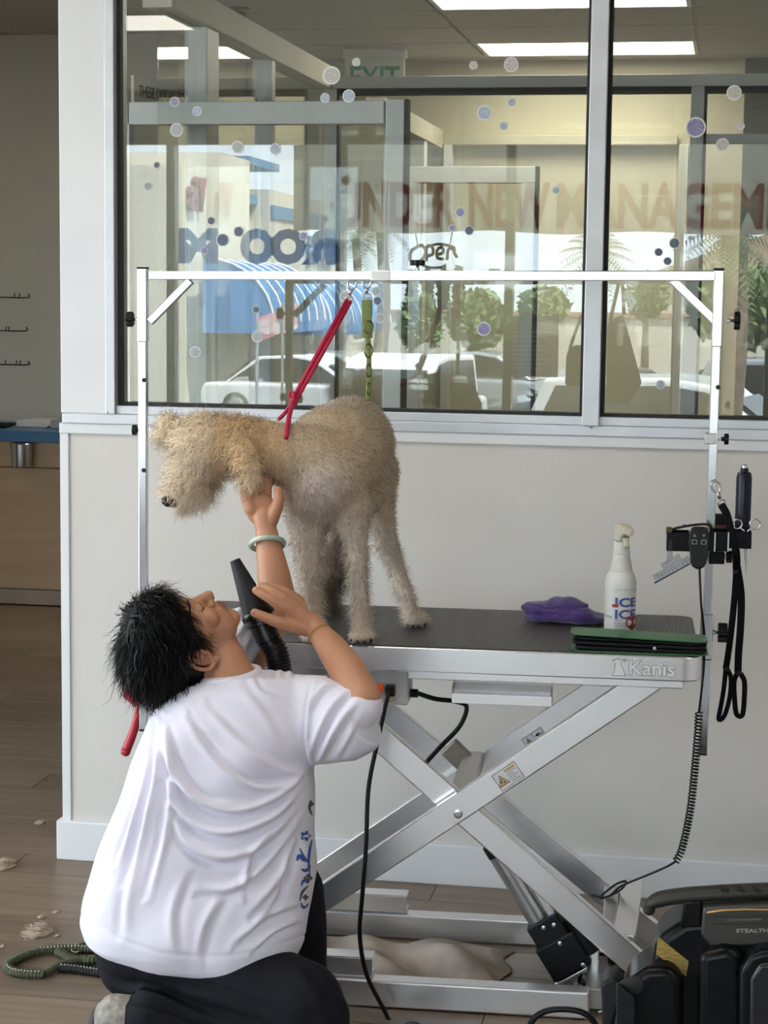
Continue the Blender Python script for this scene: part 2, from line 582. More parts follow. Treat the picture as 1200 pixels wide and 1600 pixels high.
o = struct(MB().box(-2.95, 0.02, BW, BW + 0.1, 0, 3.2).build('wall_far_beige', M_wall2))
struct(MB().box(0.02, 2.6, BW, BW + 0.1, 0, 3.2).build('dark_room_opening', M_dark))  # dark colour stands in for the unlit room beyond an opening
struct(MB().box(-6.0, CX0 - 0.02, 0.0, 0.14, 2.86, 3.05).build('wall_header_left', M_wall))
struct(MB().box(CX0, 2.6, 0.0, 0.14, WT + 0.06, 3.05).build('wall_header', M_wall))
CZ = 3.0
ceil = struct(MB().box(-6.0, 2.6, -8.05, 6.4, CZ + 0.012, CZ + 0.25).build('ceiling', M_tbar))
lights_xy = []
for a_, b_ in (((662, 20), (1068, 8)), ((750, 88), (1103, 83))):
    p0, p1 = PZ(*a_, CZ), PZ(*b_, CZ)
    lights_xy.append(((p0[0] + p1[0]) / 2, p0[1] - 0.305))
TW, TL = 0.61, 1.22
ox, oy = lights_xy[1][0], lights_xy[1][1]
mb = MB().obox((0, 0, 0), (TL / 2 - 0.011, 0, 0), (0, TW / 2 - 0.011, 0), (0, 0, 0.008))
tile_me = mb.mesh('ceiling_tile'); tile_me.materials.append(M_ceil)
far_lights = [(0, 0), (0, -3), (2, -1)]
room_lights = []
for i in range(-3, 3):
    for j in range(-8, 2):
        x, y = ox + i * TL, oy + j * TW
        if x - TL / 2 < -5.6 or x + TL / 2 > 2.58 or y + TW / 2 > 6.32:
            continue
        if (i, j) in far_lights:
            continue
        link('ceiling_tile', tile_me, None, ceil, (x, y, CZ + 0.006))
M_lamp = emitter('troffer_diffuser', (1.0, 0.95, 0.84), LAMP)
M_lamp2 = emitter('far_troffer_diffuser', (1.0, 0.92, 0.72), LAMP * 1.7)
M_lframe = pm('white_enamel_lamp_frame', (0.7, 0.7, 0.68), None, 10, 0.5)
def troffer(x, y, label, group='ceiling troffers', lamp=None):
    t = thing('ceiling_light', (x, y, CZ), label, 'ceiling light', group)
    m = MB()
    for sx in (-1, 1):
        m.box(x + sx * (TL / 2 - 0.02) - 0.011, x + sx * (TL / 2 - 0.02) + 0.011, y - TW / 2 + 0.01, y + TW / 2 - 0.01, CZ - 0.004, CZ + 0.012)
    for sy in (-1, 1):
        m.box(x - TL / 2 + 0.031, x + TL / 2 - 0.031, y + sy * (TW / 2 - 0.02) - 0.011, y + sy * (TW / 2 - 0.02) + 0.011, CZ - 0.004, CZ + 0.012)
    m.build('lamp_frame', M_lframe, t)
    MB().box(x - TL / 2 + 0.03, x + TL / 2 - 0.03, y - TW / 2 + 0.03, y + TW / 2 - 0.03, CZ - 0.001, CZ + 0.010).build('diffuser', lamp or M_lamp, t)
    return t
fl_labels = ['lit rectangular ceiling panel lower in view beside the far beige wall', 'lit rectangular ceiling panel cut by the top edge of the photo',
             'lit ceiling panel at the far room upper right corner', 'lit ceiling panel near the exit sign side of the far room', 'lit ceiling panel above the entry beam of the far room']
for (i, j), lb in zip(far_lights, fl_labels):
    x, y = ox + i * TL, oy + j * TW
    if x + TL / 2 < 2.58 and y < 6:
        troffer(x, y, lb, lamp=M_lamp2)
for (x, y), lb in zip(((-3.4, -1.6), (-1.25, -1.95), (-3.4, -4.4), (1.85, -2.3)), ('grooming room ceiling panel above the kneeling groomer, out of the photo', 'unseen grooming room ceiling panel added to brighten the upturned face', 'grooming room ceiling panel beside the added side glazing', 'unseen grooming room ceiling panel added to brighten the right wall')):
    troffer(x, y, lb, 'grooming room ceiling panels')  # second and last panels are unseen, added for the face and right wall
troffer(-4.9, 3.0, 'unseen ceiling panel added to brighten the grey wall behind the counter', lamp=M_lamp2)  # out of view, added to lift the dim grey wall
# ================================================================== BEHIND THE WINDOW: the far room
M_frame = pm('grey_white_partition_frame', (0.66, 0.67, 0.67), (0.62, 0.63, 0.63), 4, 0.45, 0.1)
M_glass2 = glass('partition_glass', (0.93, 0.94, 0.93), 0.03)
M_beam = pm('cream_partition_beam', (0.62, 0.58, 0.49), None, 3, 0.6)
def px_box(px0, px1, py0, py1, Y, th):
    """box facing the camera whose front spans these photo pixels at depth Y"""
    a, b = P(px0, (py0 + py1) / 2, Y), P(px1, (py0 + py1) / 2, Y)
    c, d = P((px0 + px1) / 2, py0, Y), P((px0 + px1) / 2, py1, Y)
    return (a[0], b[0], Y, Y + th, d[2], c[2])

# door_1: near glazed door frame
d1 = sempty('door_1', (P(400, 400, 1.2)[0], 1.2, 0), 'grey framed glazed door standing just beyond the window')
Y1 = 1.2
b0 = px_box(198, 600, 158, 194, Y1, 0.05)
MB().box(*b0).build('head_rail', M_frame, d1, bevel=0.003)
b1 = px_box(600, 629, 155, 640, Y1, 0.05)
ja = MB().box(b1[0], b1[1], Y1, Y1 + 0.05, 0.0, b0[5] + 0.004).build('stile', M_frame, d1, bevel=0.003)
MB().box(b1[1], b1[1] + 0.012, Y1 - 0.002, Y1 + 0.05, 0.0, b0[5] + 0.004).build('edge_seal', M_gask, d1)
b2 = px_box(180, 203, 300, 400, Y1, 0.05)
MB().box(b2[0], b2[1], Y1, Y1 + 0.05, 0.0, b0[5]).build('stile', M_frame, d1, bevel=0.003)
MB().box(b2[1], b1[0], Y1, Y1 + 0.05, 0.0, 0.28).build('bottom_rail', M_frame, d1, bevel=0.003)
MB().box(b2[1], b1[0], Y1 + 0.02, Y1 + 0.026, 0.28, b0[4]).build('pane', M_glass2, d1)

# window_2: receding side partition with a cream beam that leads back to window_3
Y3 = 3.4
HZ = P(505, 125, Y3)[2]
XS = P(505, 125, Y3)[0]
w2 = sempty('window_2', (XS, 2.2, 0), 'cream framed glass partition receding behind the window')
MB().box(XS - 0.06, XS + 0.04, 0.9, Y3, HZ - 0.04, HZ + 0.06).build('beam', M_beam, w2, bevel=0.003)
for py_, w_ in ((1.35, 0.16), (2.3, 0.06)):
    MB().box(XS - 0.05, XS + 0.03, py_, py_ + w_, 0, HZ - 0.04).build('post', M_frame, w2, bevel=0.003)
MB().box(XS - 0.04, XS + 0.02, 1.51, 2.3, 0.85, 0.95).build('rail', M_frame, w2, bevel=0.003)
MB().box(XS - 0.01, XS - 0.004, 0.9, Y3, 0.02, HZ - 0.04).build('pane', M_glass2, w2)
# window_3: cross partition
w3 = sempty('window_3', (P(800, 300, Y3)[0], Y3, 0), 'grey framed glazed partition across the far room')
hb = px_box(505, 1260, 117, 136, Y3, 0.06)
XR = 2.59
MB().box(XS + 0.04, XR, Y3, Y3 + 0.06, hb[4], hb[5]).build('head_rail', M_frame, w3, bevel=0.003)
posts = [(505, 525), (1075, 1096)]
for a_, b_ in posts:
    q = px_box(a_, b_, 130, 500, Y3, 0.06)
    MB().box(q[0], q[1], Y3, Y3 + 0.06, 0, hb[4]).build('post', M_frame, w3, bevel=0.003)
    MB().box(q[1], q[1] + 0.012, Y3 - 0.002, Y3 + 0.04, 0, hb[4]).build('edge_seal', M_gask, w3)
MB().box(P(1096, 217, Y3)[0], XR, Y3, Y3 + 0.05, P(1150, 224, Y3)[2], P(1150, 209, Y3)[2]).build('transom', M_frame, w3, bevel=0.003)
MB().box(XS + 0.04, XR, Y3 + 0.002, Y3 + 0.04, hb[4] - 0.03, hb[4]).build('edge_seal', M_gask, w3)
xl = P(525, 300, Y3)[0]; xr_ = P(1075, 300, Y3)[0]; xr2 = P(1096, 300, Y3)[0]
MB().box(xl, xr_, Y3 + 0.02, Y3 + 0.026, 0.02, hb[4] - 0.03).build('pane', M_glass2, w3)
MB().box(xr2, XR, Y3 + 0.02, Y3 + 0.026, 0.02, hb[4] - 0.03).build('pane', M_glass2, w3)
# door_2: doorway frame against the far beige wall
Y4 = BW - 0.10
d2 = sempty('door_2', (P(880, 400, Y4)[0], Y4, 0), 'pale door frame on the far beige wall')
t0 = px_box(693, 1058, 211, 226, Y4, 0.08)
MB().box(t0[0] - 0.06, t0[1], Y4, BW - 0.005, t0[4], t0[5]).build('head_rail', M_beam, d2, bevel=0.003)
for a_, b_ in ((691, 704), (1057, 1072)):
    q = px_box(a_, b_, 226, 500, Y4, 0.08)
    MB().box(q[0], q[1], Y4, BW - 0.005, 0, t0[4]).build('post', M_frame, d2, bevel=0.003)
# side beam towards door_2
xb = P(692, 217, Y4)[0]
w4 = sempty('window_4', (xb, 4.8, 0), 'cream beam and posts running back to the pale door frame')
MB().box(xb - 0.10, xb, Y3 + 0.9, Y4, t0[4] - 0.02, t0[5] + 0.03).build('beam', M_beam, w4, bevel=0.003)
for yy in (4.75, 5.6):
    MB().box(xb - 0.09, xb - 0.01, yy, yy + 0.10, 0, t0[4] - 0.02).build('post', M_frame, w4, bevel=0.003)
# door_3: lower glazed door leaf
Y5 = 4.3
d3 = sempty('door_3', (P(740, 400, Y5)[0], Y5, 0), 'dark edged glazed door leaf in the middle of the far room')
q = px_box(637, 838, 260, 286, Y5, 0.045)
MB().box(q[0], q[1], Y5, Y5 + 0.045, q[4], q[5]).build('head_rail', M_frame, d3, bevel=0.003)
for a_, b_ in ((637, 655), (812, 834)):
    s_ = px_box(a_, b_, 286, 500, Y5, 0.045)
    MB().box(s_[0], s_[1], Y5, Y5 + 0.045, 0.01, q[4]).build('stile', M_frame, d3, bevel=0.003)
s_ = px_box(834, 840, 262, 500, Y5, 0.045)
MB().box(s_[0], s_[1], Y5 - 0.002, Y5 + 0.045, 0.01, q[5]).build('edge_seal', M_gask, d3)
s0 = px_box(655, 812, 286, 500, Y5, 0.045)
MB().box(s0[0], s0[1], Y5, Y5 + 0.045, 0.01, 0.3).build('bottom_rail', M_frame, d3, bevel=0.003)
MB().box(s0[0], s0[1], Y5 + 0.02, Y5 + 0.026, 0.3, q[4]).build('pane', M_glass2, d3)
# notice on the beam beside the entry door
M_ink = pm('black_print', (0.02, 0.02, 0.022), None, 30, 0.6)
M_board = pm('cream_sign_board', (0.58, 0.56, 0.49), None, 8, 0.6)
sx0 = P(207, 140, 1.45)
nb = thing('door_notice', sx0, 'cream notice strip with black capital lettering high beyond the window jamb', 'sign')
ey3 = np.array([0.0, 0.0, 1.0]); exn = unit(np.array([0.30, 1.0, 0.0]))
tip = sx0 + exn * 0.85
MB().obox((sx0 + tip) / 2, exn * 0.425, np.cross(exn, ey3) * 0.006, ey3 * 0.05).build('board', M_board, nb)
text_at('lettering', 'THESE DOORS TO REMAIN UNLOCKED', 0.058, sx0 + exn * 0.03 + np.cross(exn, ey3) * 0.0065 - ey3 * 0.021, exn, ey3, M_ink, nb, sx=0.62)
# exit sign
M_sign = pm('translucent_exit_panel', (0.62, 0.63, 0.60), None, 10, 0.4)
M_green = pm('green_exit_lettering', (0.02, 0.28, 0.13), None, 10, 0.5)
ec = P(585, 119, 5.6)
es = thing('exit_sign', (ec[0], 5.6, ec[2]), 'hanging exit sign with green letters near the far ceiling', 'exit sign')
MB().box(ec[0] - 0.17, ec[0] + 0.17, 5.6, 5.62, ec[2] - 0.10, ec[2] + 0.10).build('panel', M_sign, es, bevel=0.003)
MB().box(ec[0] - 0.18, ec[0] + 0.18, 5.585, 5.635, ec[2] + 0.10, CZ - 0.001).build('mount', M_lframe, es, bevel=0.003)
text_at('lettering', 'EXIT', 0.165, (ec[0] - 0.145, 5.5995, ec[2] - 0.062), (1, 0, 0), (0, 0, 1), M_green, es, bold=0.004, sx=0.85)
# hanging sprinkler head
sc_ = PZ(375, 12, CZ)
sc_[2] = CZ
sp = thing('sprinkler_head', sc_, 'brass and glass fire sprinkler under the far ceiling', 'sprinkler')
M_brass = pm('dull_brass', (0.35, 0.30, 0.22), None, 20, 0.35, 1.0)
MB().lathe(sc_ - np.array([0, 0, 0.001]), (0, 0, -1), [(0, 0.045), (0.008, 0.045), (0.010, 0.028), (0.02, 0.024), (0.03, 0.030), (0.065, 0.030), (0.085, 0.02)], 20).build('body', M_brass, sp, True, angle=40)
MB().lathe(sc_ - np.array([0, 0, 0.086]), (0, 0, -1), [(0, 0.010), (0.02, 0.012), (0.03, 0.022), (0.034, 0.022)], 20).build('deflector', M_chrome, sp, True, angle=40)

# ---- counter with blue top seen past the column
M_lam = pm('pale_maple_laminate', (0.50, 0.36, 0.235), (0.44, 0.31, 0.20), 5, 0.45, 0, 0, 40, (0.6, 6, 6))
M_blue = pm('blue_countertop', (0.055, 0.19, 0.38), (0.045, 0.16, 0.33), 12, 0.35)
M_toe = pm('dark_toe_kick', (0.02, 0.016, 0.013), None, 10, 0.6)
CF = 4.22
ct = thing('counter_cabinet', (-4.2, 4.5, 0), 'pale maple counter cabinet with blue worktop beyond the column', 'cabinet')
zb, zt = P(40, 690, CF)[2], P(40, 673, CF)[2]
MB().box(-5.4, -3.1, CF - 0.03, 4.855, zb, zt).build('worktop', M_blue, ct, bevel=0.003)
zr = P(40, 731, CF)[2]
MB().box(-5.4, -3.1, CF, 4.85, zr + 0.004, zb).build('apron_panel', M_lam, ct, bevel=0.002)
zk = P(40, 921, CF)[2]
MB().box(-5.4, -3.1, CF - 0.004, 4.85, zk + 0.004, zr).build('door_panel', M_lam, ct, bevel=0.002)
MB().box(-5.4, -3.1, CF - 0.004, 4.85, P(40, 944, CF)[2], zk).build('bottom_panel', pm('greyed_maple_edge', (0.36, 0.30, 0.25), None, 6, 0.5), ct, bevel=0.002)
MB().box(-5.4, -3.1, CF + 0.06, 4.85, 0.0, P(40, 944, CF)[2]).build('toe_kick', M_toe, ct)
# things on the counter
bx0 = P(60, 660, 4.5)
MB_ = MB().box(P(30, 665, 4.5)[0], P(78, 665, 4.5)[0], 4.45, 4.70, zt + 0.001, zt + 0.035)
tag(MB_.build('paper_stack', M_white, bevel=0.004), 'white stack of paper on the blue counter', 'paper')
MB_ = MB().box(P(79, 665, 4.4)[0], P(96, 665, 4.4)[0] + 0.1, 4.40, 4.70, zt + 0.001, zt + 0.045)
tag(MB_.build('storage_box', pm('lilac_grey_card', (0.42, 0.41, 0.44), None, 10, 0.6), bevel=0.004), 'lilac grey box on the blue counter beside the column', 'box')
q = P(8, 667, 4.35)
mb = MB().sweep([q + np.array([x_, 0, 0.012 + 0.008 * math.sin(k_)]) for k_, x_ in enumerate(np.linspace(-0.15, 0.06, 8))], [0.012, 0.018, 0.018, 0.016, 0.015, 0.014, 0.012, 0.006], 10)
for i_ in range(len(mb.v)):
    pass
zmin = min(v[2] for v in mb.v)
mb.v = [(v[0], v[1], v[2] - zmin + zt + 0.001) for v in mb.v]
tag(mb.build('clipper', M_black, None, True), 'black clipper lying on the blue counter at the photo edge', 'clipper')
# steel cup hanging from the counter edge
q = P(34, 691, CF - 0.06)
cu = thing('steel_cup', (q[0], q[1], q[2] - 0.13), 'shiny steel cup hung under the blue counter edge', 'cup')
zt0 = zb - 0.002
rr = 18 / FPX * 9.5
MB().lathe((q[0], CF - 0.065, zt0), (0, 0, -1), [(0, rr), (0.004, rr * 1.03), (0.006, rr), (0.10, rr * 0.93), (0.12, rr * 0.88), (0.122, rr * 0.7)], 28).build('cup_body', M_chrome, cu, True, angle=35)
MB().lathe((q[0], CF - 0.065, zt0 + 0.0005), (0, 0, -1), [(0.0, rr * 0.9), (0.001, rr * 0.9)], 28).build('cup_opening', M_gask, cu)
# wire display hooks on the grey wall
M_wire = pm('black_wire', (0.01, 0.01, 0.01), None, 20, 0.4)
for n_, (py_, xe, prongs) in enumerate(((463, 43, (22, 30)), (515, 40, (9, 13)), (568, 43, (8, 25, 31)))):
    lb = ['topmost black wire display hook on the grey wall', 'middle black wire display hook on the grey wall', 'lowest black wire display hook on the grey wall'][n_]
    Yh = 4.84
    a_ = P(-40, py_ + 1, Yh); b_ = P(xe, py_ + 2, Yh - 0.10)
    t = thing('wall_hook', a_, lb, 'hook', 'wire hooks on the grey wall')
    path = bez([a_, (a_ + b_) / 2, b_, P(xe + 1, py_ - 4, Yh - 0.105)], 12)
    MB().sweep(path, 0.0035, 8).build('hook_wire', M_wire, t, True)
    for pp in prongs:
        t1 = P(pp, py_ + 2, Yh - 0.05); t2 = P(pp + 1, py_ - 5, Yh - 0.05)
        MB().cyl(t1, t2, 0.003, n=8).build('prong', M_wire, t, True)
# ================================================================== BEHIND THE CAMERA: shopfront and car park (seen mirrored in the window)
SF = -8.0
def R(px, py, D):
    """real point whose mirror image in the window is seen at (px, py); D = distance behind the window plane"""
    q = P(px, py, D)
    return np.array([q[0], -q[1], q[2]])
M_store = pm('anodised_shopfront_frame', (0.34, 0.35, 0.36), None, 6, 0.4, 0.3)
M_glass3 = glass('shopfront_glass', (0.95, 0.97, 0.96), 0.03)
for y0_, y1_ in ((-5.14, -3.48), (-3.42, -1.78), (-1.72, -0.06)):
    MB().box(LX - 0.053, LX - 0.047, y0_, y1_, 0.12, 2.75).build('pane', M_glass3, w6)
sw = sempty('window_5', (-2, SF, 0), 'aluminium shopfront behind the viewer, mirrored in the interior window')
SFX0, SFX1 = -4.6, 0.9
struct(MB().box(0.9, 2.6, SF - 0.1, SF + 0.02, 0.0, 3.2).build('wall_front', M_wall))  # unseen stretch made solid to cut daylight on the right
MB().box(SFX0, SFX1, SF - 0.05, SF + 0.05, 0.0, 0.55).build('bulkhead', pm('grey_bulkhead_panel', (0.30, 0.30, 0.29), None, 4, 0.6), sw)
MB().box(SFX0, SFX1, SF - 0.05, SF + 0.05, 0.55, 0.62).build('sill', M_store, sw)
struct(MB().box(SFX0, SFX1, SF - 0.15, SF + 0.02, 2.72, 3.2).build('wall_front_header', M_wall))
MB().box(SFX0, SFX1, SF - 0.05, SF + 0.05, 2.66, 2.72).build('head_rail', M_store, sw)
mulls = [SFX0 + 0.03] + [float(R(p_, 400, -SF)[0]) for p_ in (265, 530, 795, 1060)] + [SFX1 - 0.03]
mulls += [(mulls[4] + mulls[5]) / 2]
mulls.sort()
for x in mulls:
    MB().box(x - 0.03, x + 0.03, SF - 0.05, SF + 0.05, 0.62, 2.66).build('mullion', M_store, sw)
for x0, x1 in zip(mulls[:-1], mulls[1:]):
    MB().box(x0 + 0.03, x1 - 0.03, SF - 0.003, SF + 0.003, 0.62, 2.66).build('pane', M_glass3, sw)
# banner outside the glass
M_banner = bpy.data.materials.new('white_vinyl_banner'); M_banner.use_nodes = True
nt = M_banner.node_tree
b = nt.nodes['Principled BSDF']; b.inputs['Base Color'].default_value = (0.62, 0.60, 0.55, 1); b.inputs['Roughness'].default_value = 0.7
trl = nt.nodes.new('ShaderNodeBsdfTranslucent'); trl.inputs[0].default_value = (0.80, 0.78, 0.72, 1)
mx = nt.nodes.new('ShaderNodeMixShader'); mx.inputs[0].default_value = 0.6
nt.links.new(b.outputs[0], mx.inputs[1]); nt.links.new(trl.outputs[0], mx.inputs[2])
nt.links.new(mx.outputs[0], nt.nodes['Material Output'].inputs['Surface'])
M_redtxt = bpy.data.materials.new('red_banner_lettering'); M_redtxt.use_nodes = True
nt = M_redtxt.node_tree
b = nt.nodes['Principled BSDF']; b.inputs['Base Color'].default_value = (0.5, 0.05, 0.05, 1); b.inputs['Roughness'].default_value = 0.7
trl = nt.nodes.new('ShaderNodeBsdfTranslucent'); trl.inputs[0].default_value = (0.80, 0.16, 0.14, 1)
mx = nt.nodes.new('ShaderNodeMixShader'); mx.inputs[0].default_value = 0.6
nt.links.new(b.outputs[0], mx.inputs[1]); nt.links.new(trl.outputs[0], mx.inputs[2])
nt.links.new(mx.outputs[0], nt.nodes['Material Output'].inputs['Surface'])
DB = -SF + 0.14
bl, br = R(455, 320, DB), R(1330, 320, DB)
zt_, zb_ = R(700, 220, DB)[2], R(700, 362, DB)[2]
bn = thing('shop_banner', ((bl[0] + br[0]) / 2, -DB, zb_), 'white banner with red capital letters, mirrored across the window', 'banner')
vs, fs = [], []
for i in range(41):
    x = bl[0] + (br[0] - bl[0]) * i / 40
    dy = 0.012 * math.sin(i * 0.9)
    for z in (zb_ + 0.012 * math.sin(i * 0.55), zt_ + 0.008 * math.sin(i * 0.7 + 1)):
        vs += [(x, -DB + dy - 0.002, z), (x, -DB + dy + 0.002, z)]
for i in range(40):
    o_ = i * 4
    fs += [(o_, o_ + 4, o_ + 6, o_ + 2), (o_ + 1, o_ + 3, o_ + 7, o_ + 5), (o_, o_ + 1, o_ + 5, o_ + 4), (o_ + 2, o_ + 6, o_ + 7, o_ + 3)]
MB().add(vs, fs).build('cloth', M_banner, bn, True, angle=50)
capz = R(700, 352, DB)[2]
hcap = R(700, 286, DB)[2] - capz
for wd, pxa, pxb in (('UNDER', 524, 703), ('NEW', 728, 851), ('MANAGEMENT', 866, 1320)):
    me = text_mesh(wd, 1.0, 0.0)
    a = verts_of(me)
    wdt = a[:, 0].max() - a[:, 0].min()
    hh = a[:, 1].max() - a[:, 1].min()
    bpy.data.meshes.remove(me)
    xa, xb_ = R(pxa, 320, DB)[0], R(pxb, 320, DB)[0]
    sc_t = hcap / hh
    text_at('lettering', wd, sc_t, (xa, -DB + 0.02, capz), (1, 0, 0), (0, 0, 1), M_redtxt, bn, depth=0.018, bold=0.012, sx=(xb_ - xa) / (wdt * sc_t))
# open sign of bent tube
M_tube = pm('unlit_neon_tube', (0.16, 0.12, 0.12), None, 10, 0.3)
DO = -SF - 0.10
oc = R(675, 397, DO)
opn = thing('open_sign', oc, 'unlit neon open sign mirrored in the window above the steel bar', 'sign')
def opx(pts, n=30):
    return bez([R(a_, b_, DO) for a_, b_ in pts], n)
MB().sweep(opx([(652, 384), (640, 392), (638, 405), (646, 411), (658, 404), (663, 392), (656, 383), (648, 386)]), 0.012, 8).build('letter_tube', M_tube, opn, True)
MB().sweep(opx([(664, 408), (664, 386), (672, 385), (674, 396), (665, 400)]), 0.011, 8).build('letter_tube', M_tube, opn, True)
MB().sweep(opx([(680, 398), (690, 394), (688, 386), (681, 390), (681, 402), (691, 405)]), 0.011, 8).build('letter_tube', M_tube, opn, True)
MB().sweep(opx([(696, 406), (698, 390), (705, 388), (708, 396), (712, 402)]), 0.011, 8).build('letter_tube', M_tube, opn, True)
MB().sweep(opx([(664, 386), (682, 381), (704, 385), (709, 392)]), 0.010, 8).build('swash_tube', M_tube, opn, True)
MB().sweep(opx([(654, 412), (668, 418), (690, 417), (693, 414)]), 0.010, 8).build('swash_tube', M_tube, opn, True)
for pa_, pb_ in (((646, 360), (650, 384)), ((706, 352), (700, 386))):
    MB().cyl(R(*pa_, DO), R(*pb_, DO), 0.004, n=6).build('hanging_chain', M_wire, opn)
# blue vinyl letters on the shopfront glass (read towards the room)
M_vinyl = bpy.data.materials.new('blue_vinyl_letter'); M_vinyl.use_nodes = True
nt = M_vinyl.node_tree
b = nt.nodes['Principled BSDF']; b.inputs['Base Color'].default_value = (0.04, 0.20, 0.42, 1); b.inputs['Roughness'].default_value = 0.5
trl = nt.nodes.new('ShaderNodeBsdfTranslucent'); trl.inputs[0].default_value = (0.16, 0.42, 0.75, 1)
mx = nt.nodes.new('ShaderNodeMixShader'); mx.inputs[0].default_value = 0.7
nt.links.new(b.outputs[0], mx.inputs[1]); nt.links.new(trl.outputs[0], mx.inputs[2])
nt.links.new(mx.outputs[0], nt.nodes['Material Output'].inputs['Surface'])
DV = -SF - 0.02
vl = thing('window_lettering', R(400, 385, DV), 'large blue vinyl letters on the shopfront glass, mirrored behind the steel bar', 'lettering')
for ch, pa_, pb_ in (('R', 520, 478), ('O', 470, 423), ('O', 420, 375), ('M', 331, 280)):
    me = text_mesh(ch, 1.0, 0.0); a = verts_of(me)
    wdt, hh, x0_ = np.ptp(a[:, 0]), np.ptp(a[:, 1]), a[:, 0].min()
    y0_ = a[:, 1].min()
    bpy.data.meshes.remove(me)
    xa, xb_ = R(pa_, 385, DV)[0], R(pb_, 385, DV)[0]
    zc = R(400, 408, DV)[2]
    st = (R(400, 361, DV)[2] - zc) / hh
    sxx = abs(xb_ - xa) / (wdt * st)
    text_at('letter', ch, st, (xa + x0_ * st * sxx, -DV, zc - y0_ * st), (-1, 0, 0), (0, 0, 1), M_vinyl, vl, depth=0.001, bold=0.02, sx=sxx)
# printed notice hanging on the glass
M_notice = pm('grey_blue_notice_print', (0.20, 0.25, 0.30), (0.50, 0.54, 0.56), 30, 0.6, stretch=(0.5, 1, 3))
c0, c1 = R(785, 493, DV), R(870, 590, DV)
nf = thing('glass_notice', (c0[0], -DV, c1[2]), 'printed notice sheet on the shopfront glass, mirrored right of the violet sticker', 'notice')
MB().box(min(c0[0], c1[0]), max(c0[0], c1[0]), -DV, -DV + 0.002, c1[2], c0[2]).build('sheet', M_notice, nf)
for k_ in range(9):
    zz = c0[2] - (c0[2] - c1[2]) * (0.28 + 0.075 * k_)
    MB().box(min(c0[0], c1[0]) + 0.02, max(c0[0], c1[0]) - 0.02 - 0.06 * (k_ % 3), -DV + 0.002, -DV + 0.003, zz, zz + 0.012).build('text_line', M_white, nf)
# ---- tote bags hanging inside the shopfront
M_tote = pm('dark_green_patterned_canvas', (0.020, 0.035, 0.024), (0.05, 0.055, 0.045), 9, 0.8)
M_tote2 = pm('navy_brown_canvas', (0.018, 0.022, 0.035), (0.07, 0.05, 0.035), 7, 0.8)
def tote(body, straps, m_, label):
    DT = -SF - 0.25
    pts = [R(a_, b_, DT) for a_, b_ in body]
    t = thing('tote_bag', (pts[0][0], -DT, min(p_[2] for p_ in pts)), label, 'bag', 'tote bags at the shopfront')
    n_ = len(pts)
    MB().add([p_ + np.array([0, 0.05, 0]) for p_ in pts] + [p_ - np.array([0, 0.05, 0]) for p_ in pts],
             [tuple(range(n_)), tuple(range(2 * n_ - 1, n_ - 1, -1))] + [(k_, n_ + k_, n_ + (k_ + 1) % n_, (k_ + 1) % n_) for k_ in range(n_)]).build('bag_body', m_, t, bevel=0.02)
    for st_ in straps:
        MB().sweep(bez([R(a_, b_, DT) for a_, b_ in st_], 14), 0.012, 6).build('strap', m_, t, True)
tote([(884, 552), (898, 538), (914, 545), (918, 604), (882, 603)], [[(888, 548), (905, 500), (922, 472)], [(908, 542), (918, 500), (924, 472)]], M_tote2, 'dark tote bag with long straps, mirrored just left of the mullion')
tote([(948, 505), (972, 490), (986, 540), (1002, 600), (980, 632), (946, 632)], [[(952, 502), (964, 450), (968, 425)], [(974, 492), (972, 450), (968, 425)]], M_tote, 'large dark green tote bag, mirrored just right of the mullion')
# ---- ground outside
M_asph = pm('asphalt', (0.20, 0.20, 0.195), (0.16, 0.16, 0.155), 3, 0.9)
M_side = pm('pale_concrete_pavement', (0.55, 0.53, 0.49), None, 2, 0.9)
grd = struct(MB().box(-70, 60, -110, -11.5, -1.35, -1.05).build('ground', M_asph))
struct(MB().box(-70, 60, -11.5, SF - 0.05, -1.35, -0.03).build('pavement', M_side))
struct(MB().box(-30, LX - 0.1, SF - 0.05, -0.05, -1.35, -0.03).build('side_pavement', M_side))
# painted bay lines are flat print
M_line = pm('white_road_paint', (0.75, 0.75, 0.72), None, 10, 0.8)
for k_ in range(12):
    x = -22 + k_ * 2.7
    struct(MB().box(x, x + 0.1, -29, -24, -1.05, -1.046).build('trim_bay_line', M_line))
# ---- shop wing with blue awnings on one side of the car park
M_stucco = pm('cream_stucco', (0.62, 0.59, 0.52), (0.57, 0.54, 0.47), 1.0, 0.9)
M_bband = pm('blue_painted_band', (0.10, 0.24, 0.42), None, 1, 0.7)
M_awn = pm('blue_canvas_awning', (0.07, 0.22, 0.46), (0.05, 0.18, 0.40), 2, 0.8)
XF = -12.0
def W(px, py):
    """point of the wing's facade plane whose mirror image falls on (px, py)"""
    d = pray(px, py)
    q = CAM + d * ((XF - CAM[0]) / d[0])
    return np.array([XF, -q[1], q[2]])
wing = thing('shop_wing', (XF - 4, -50, 0), 'cream shop wing with blue bands, mirrored at the left of the window', 'building')
def facade(nm, pxa, pxb, pya, m_, dep=0.0, zlo=-1.05, parent=wing, bot=None):
    a_, b_ = W(pxa, pya), W(pxb, pya)
    z1 = W((pxa + pxb) / 2, pya)[2]
    z0 = zlo if bot is None else W((pxa + pxb) / 2, bot)[2]
    return MB().box(XF - 8, XF + dep, min(a_[1], b_[1]), max(a_[1], b_[1]), z0, z1).build(nm, m_, parent)
facade('wall', 284, 322, 262, M_stucco)
facade('tower_wall', 322, 370, 244, M_stucco, 0.3)
facade('wall', 370, 478, 352, M_stucco, 0.0)
facade('tower_wall', 395, 455, 302, M_stucco, 0.4)
facade('blue_band', 397, 453, 345, M_bband, 0.45, bot=325)
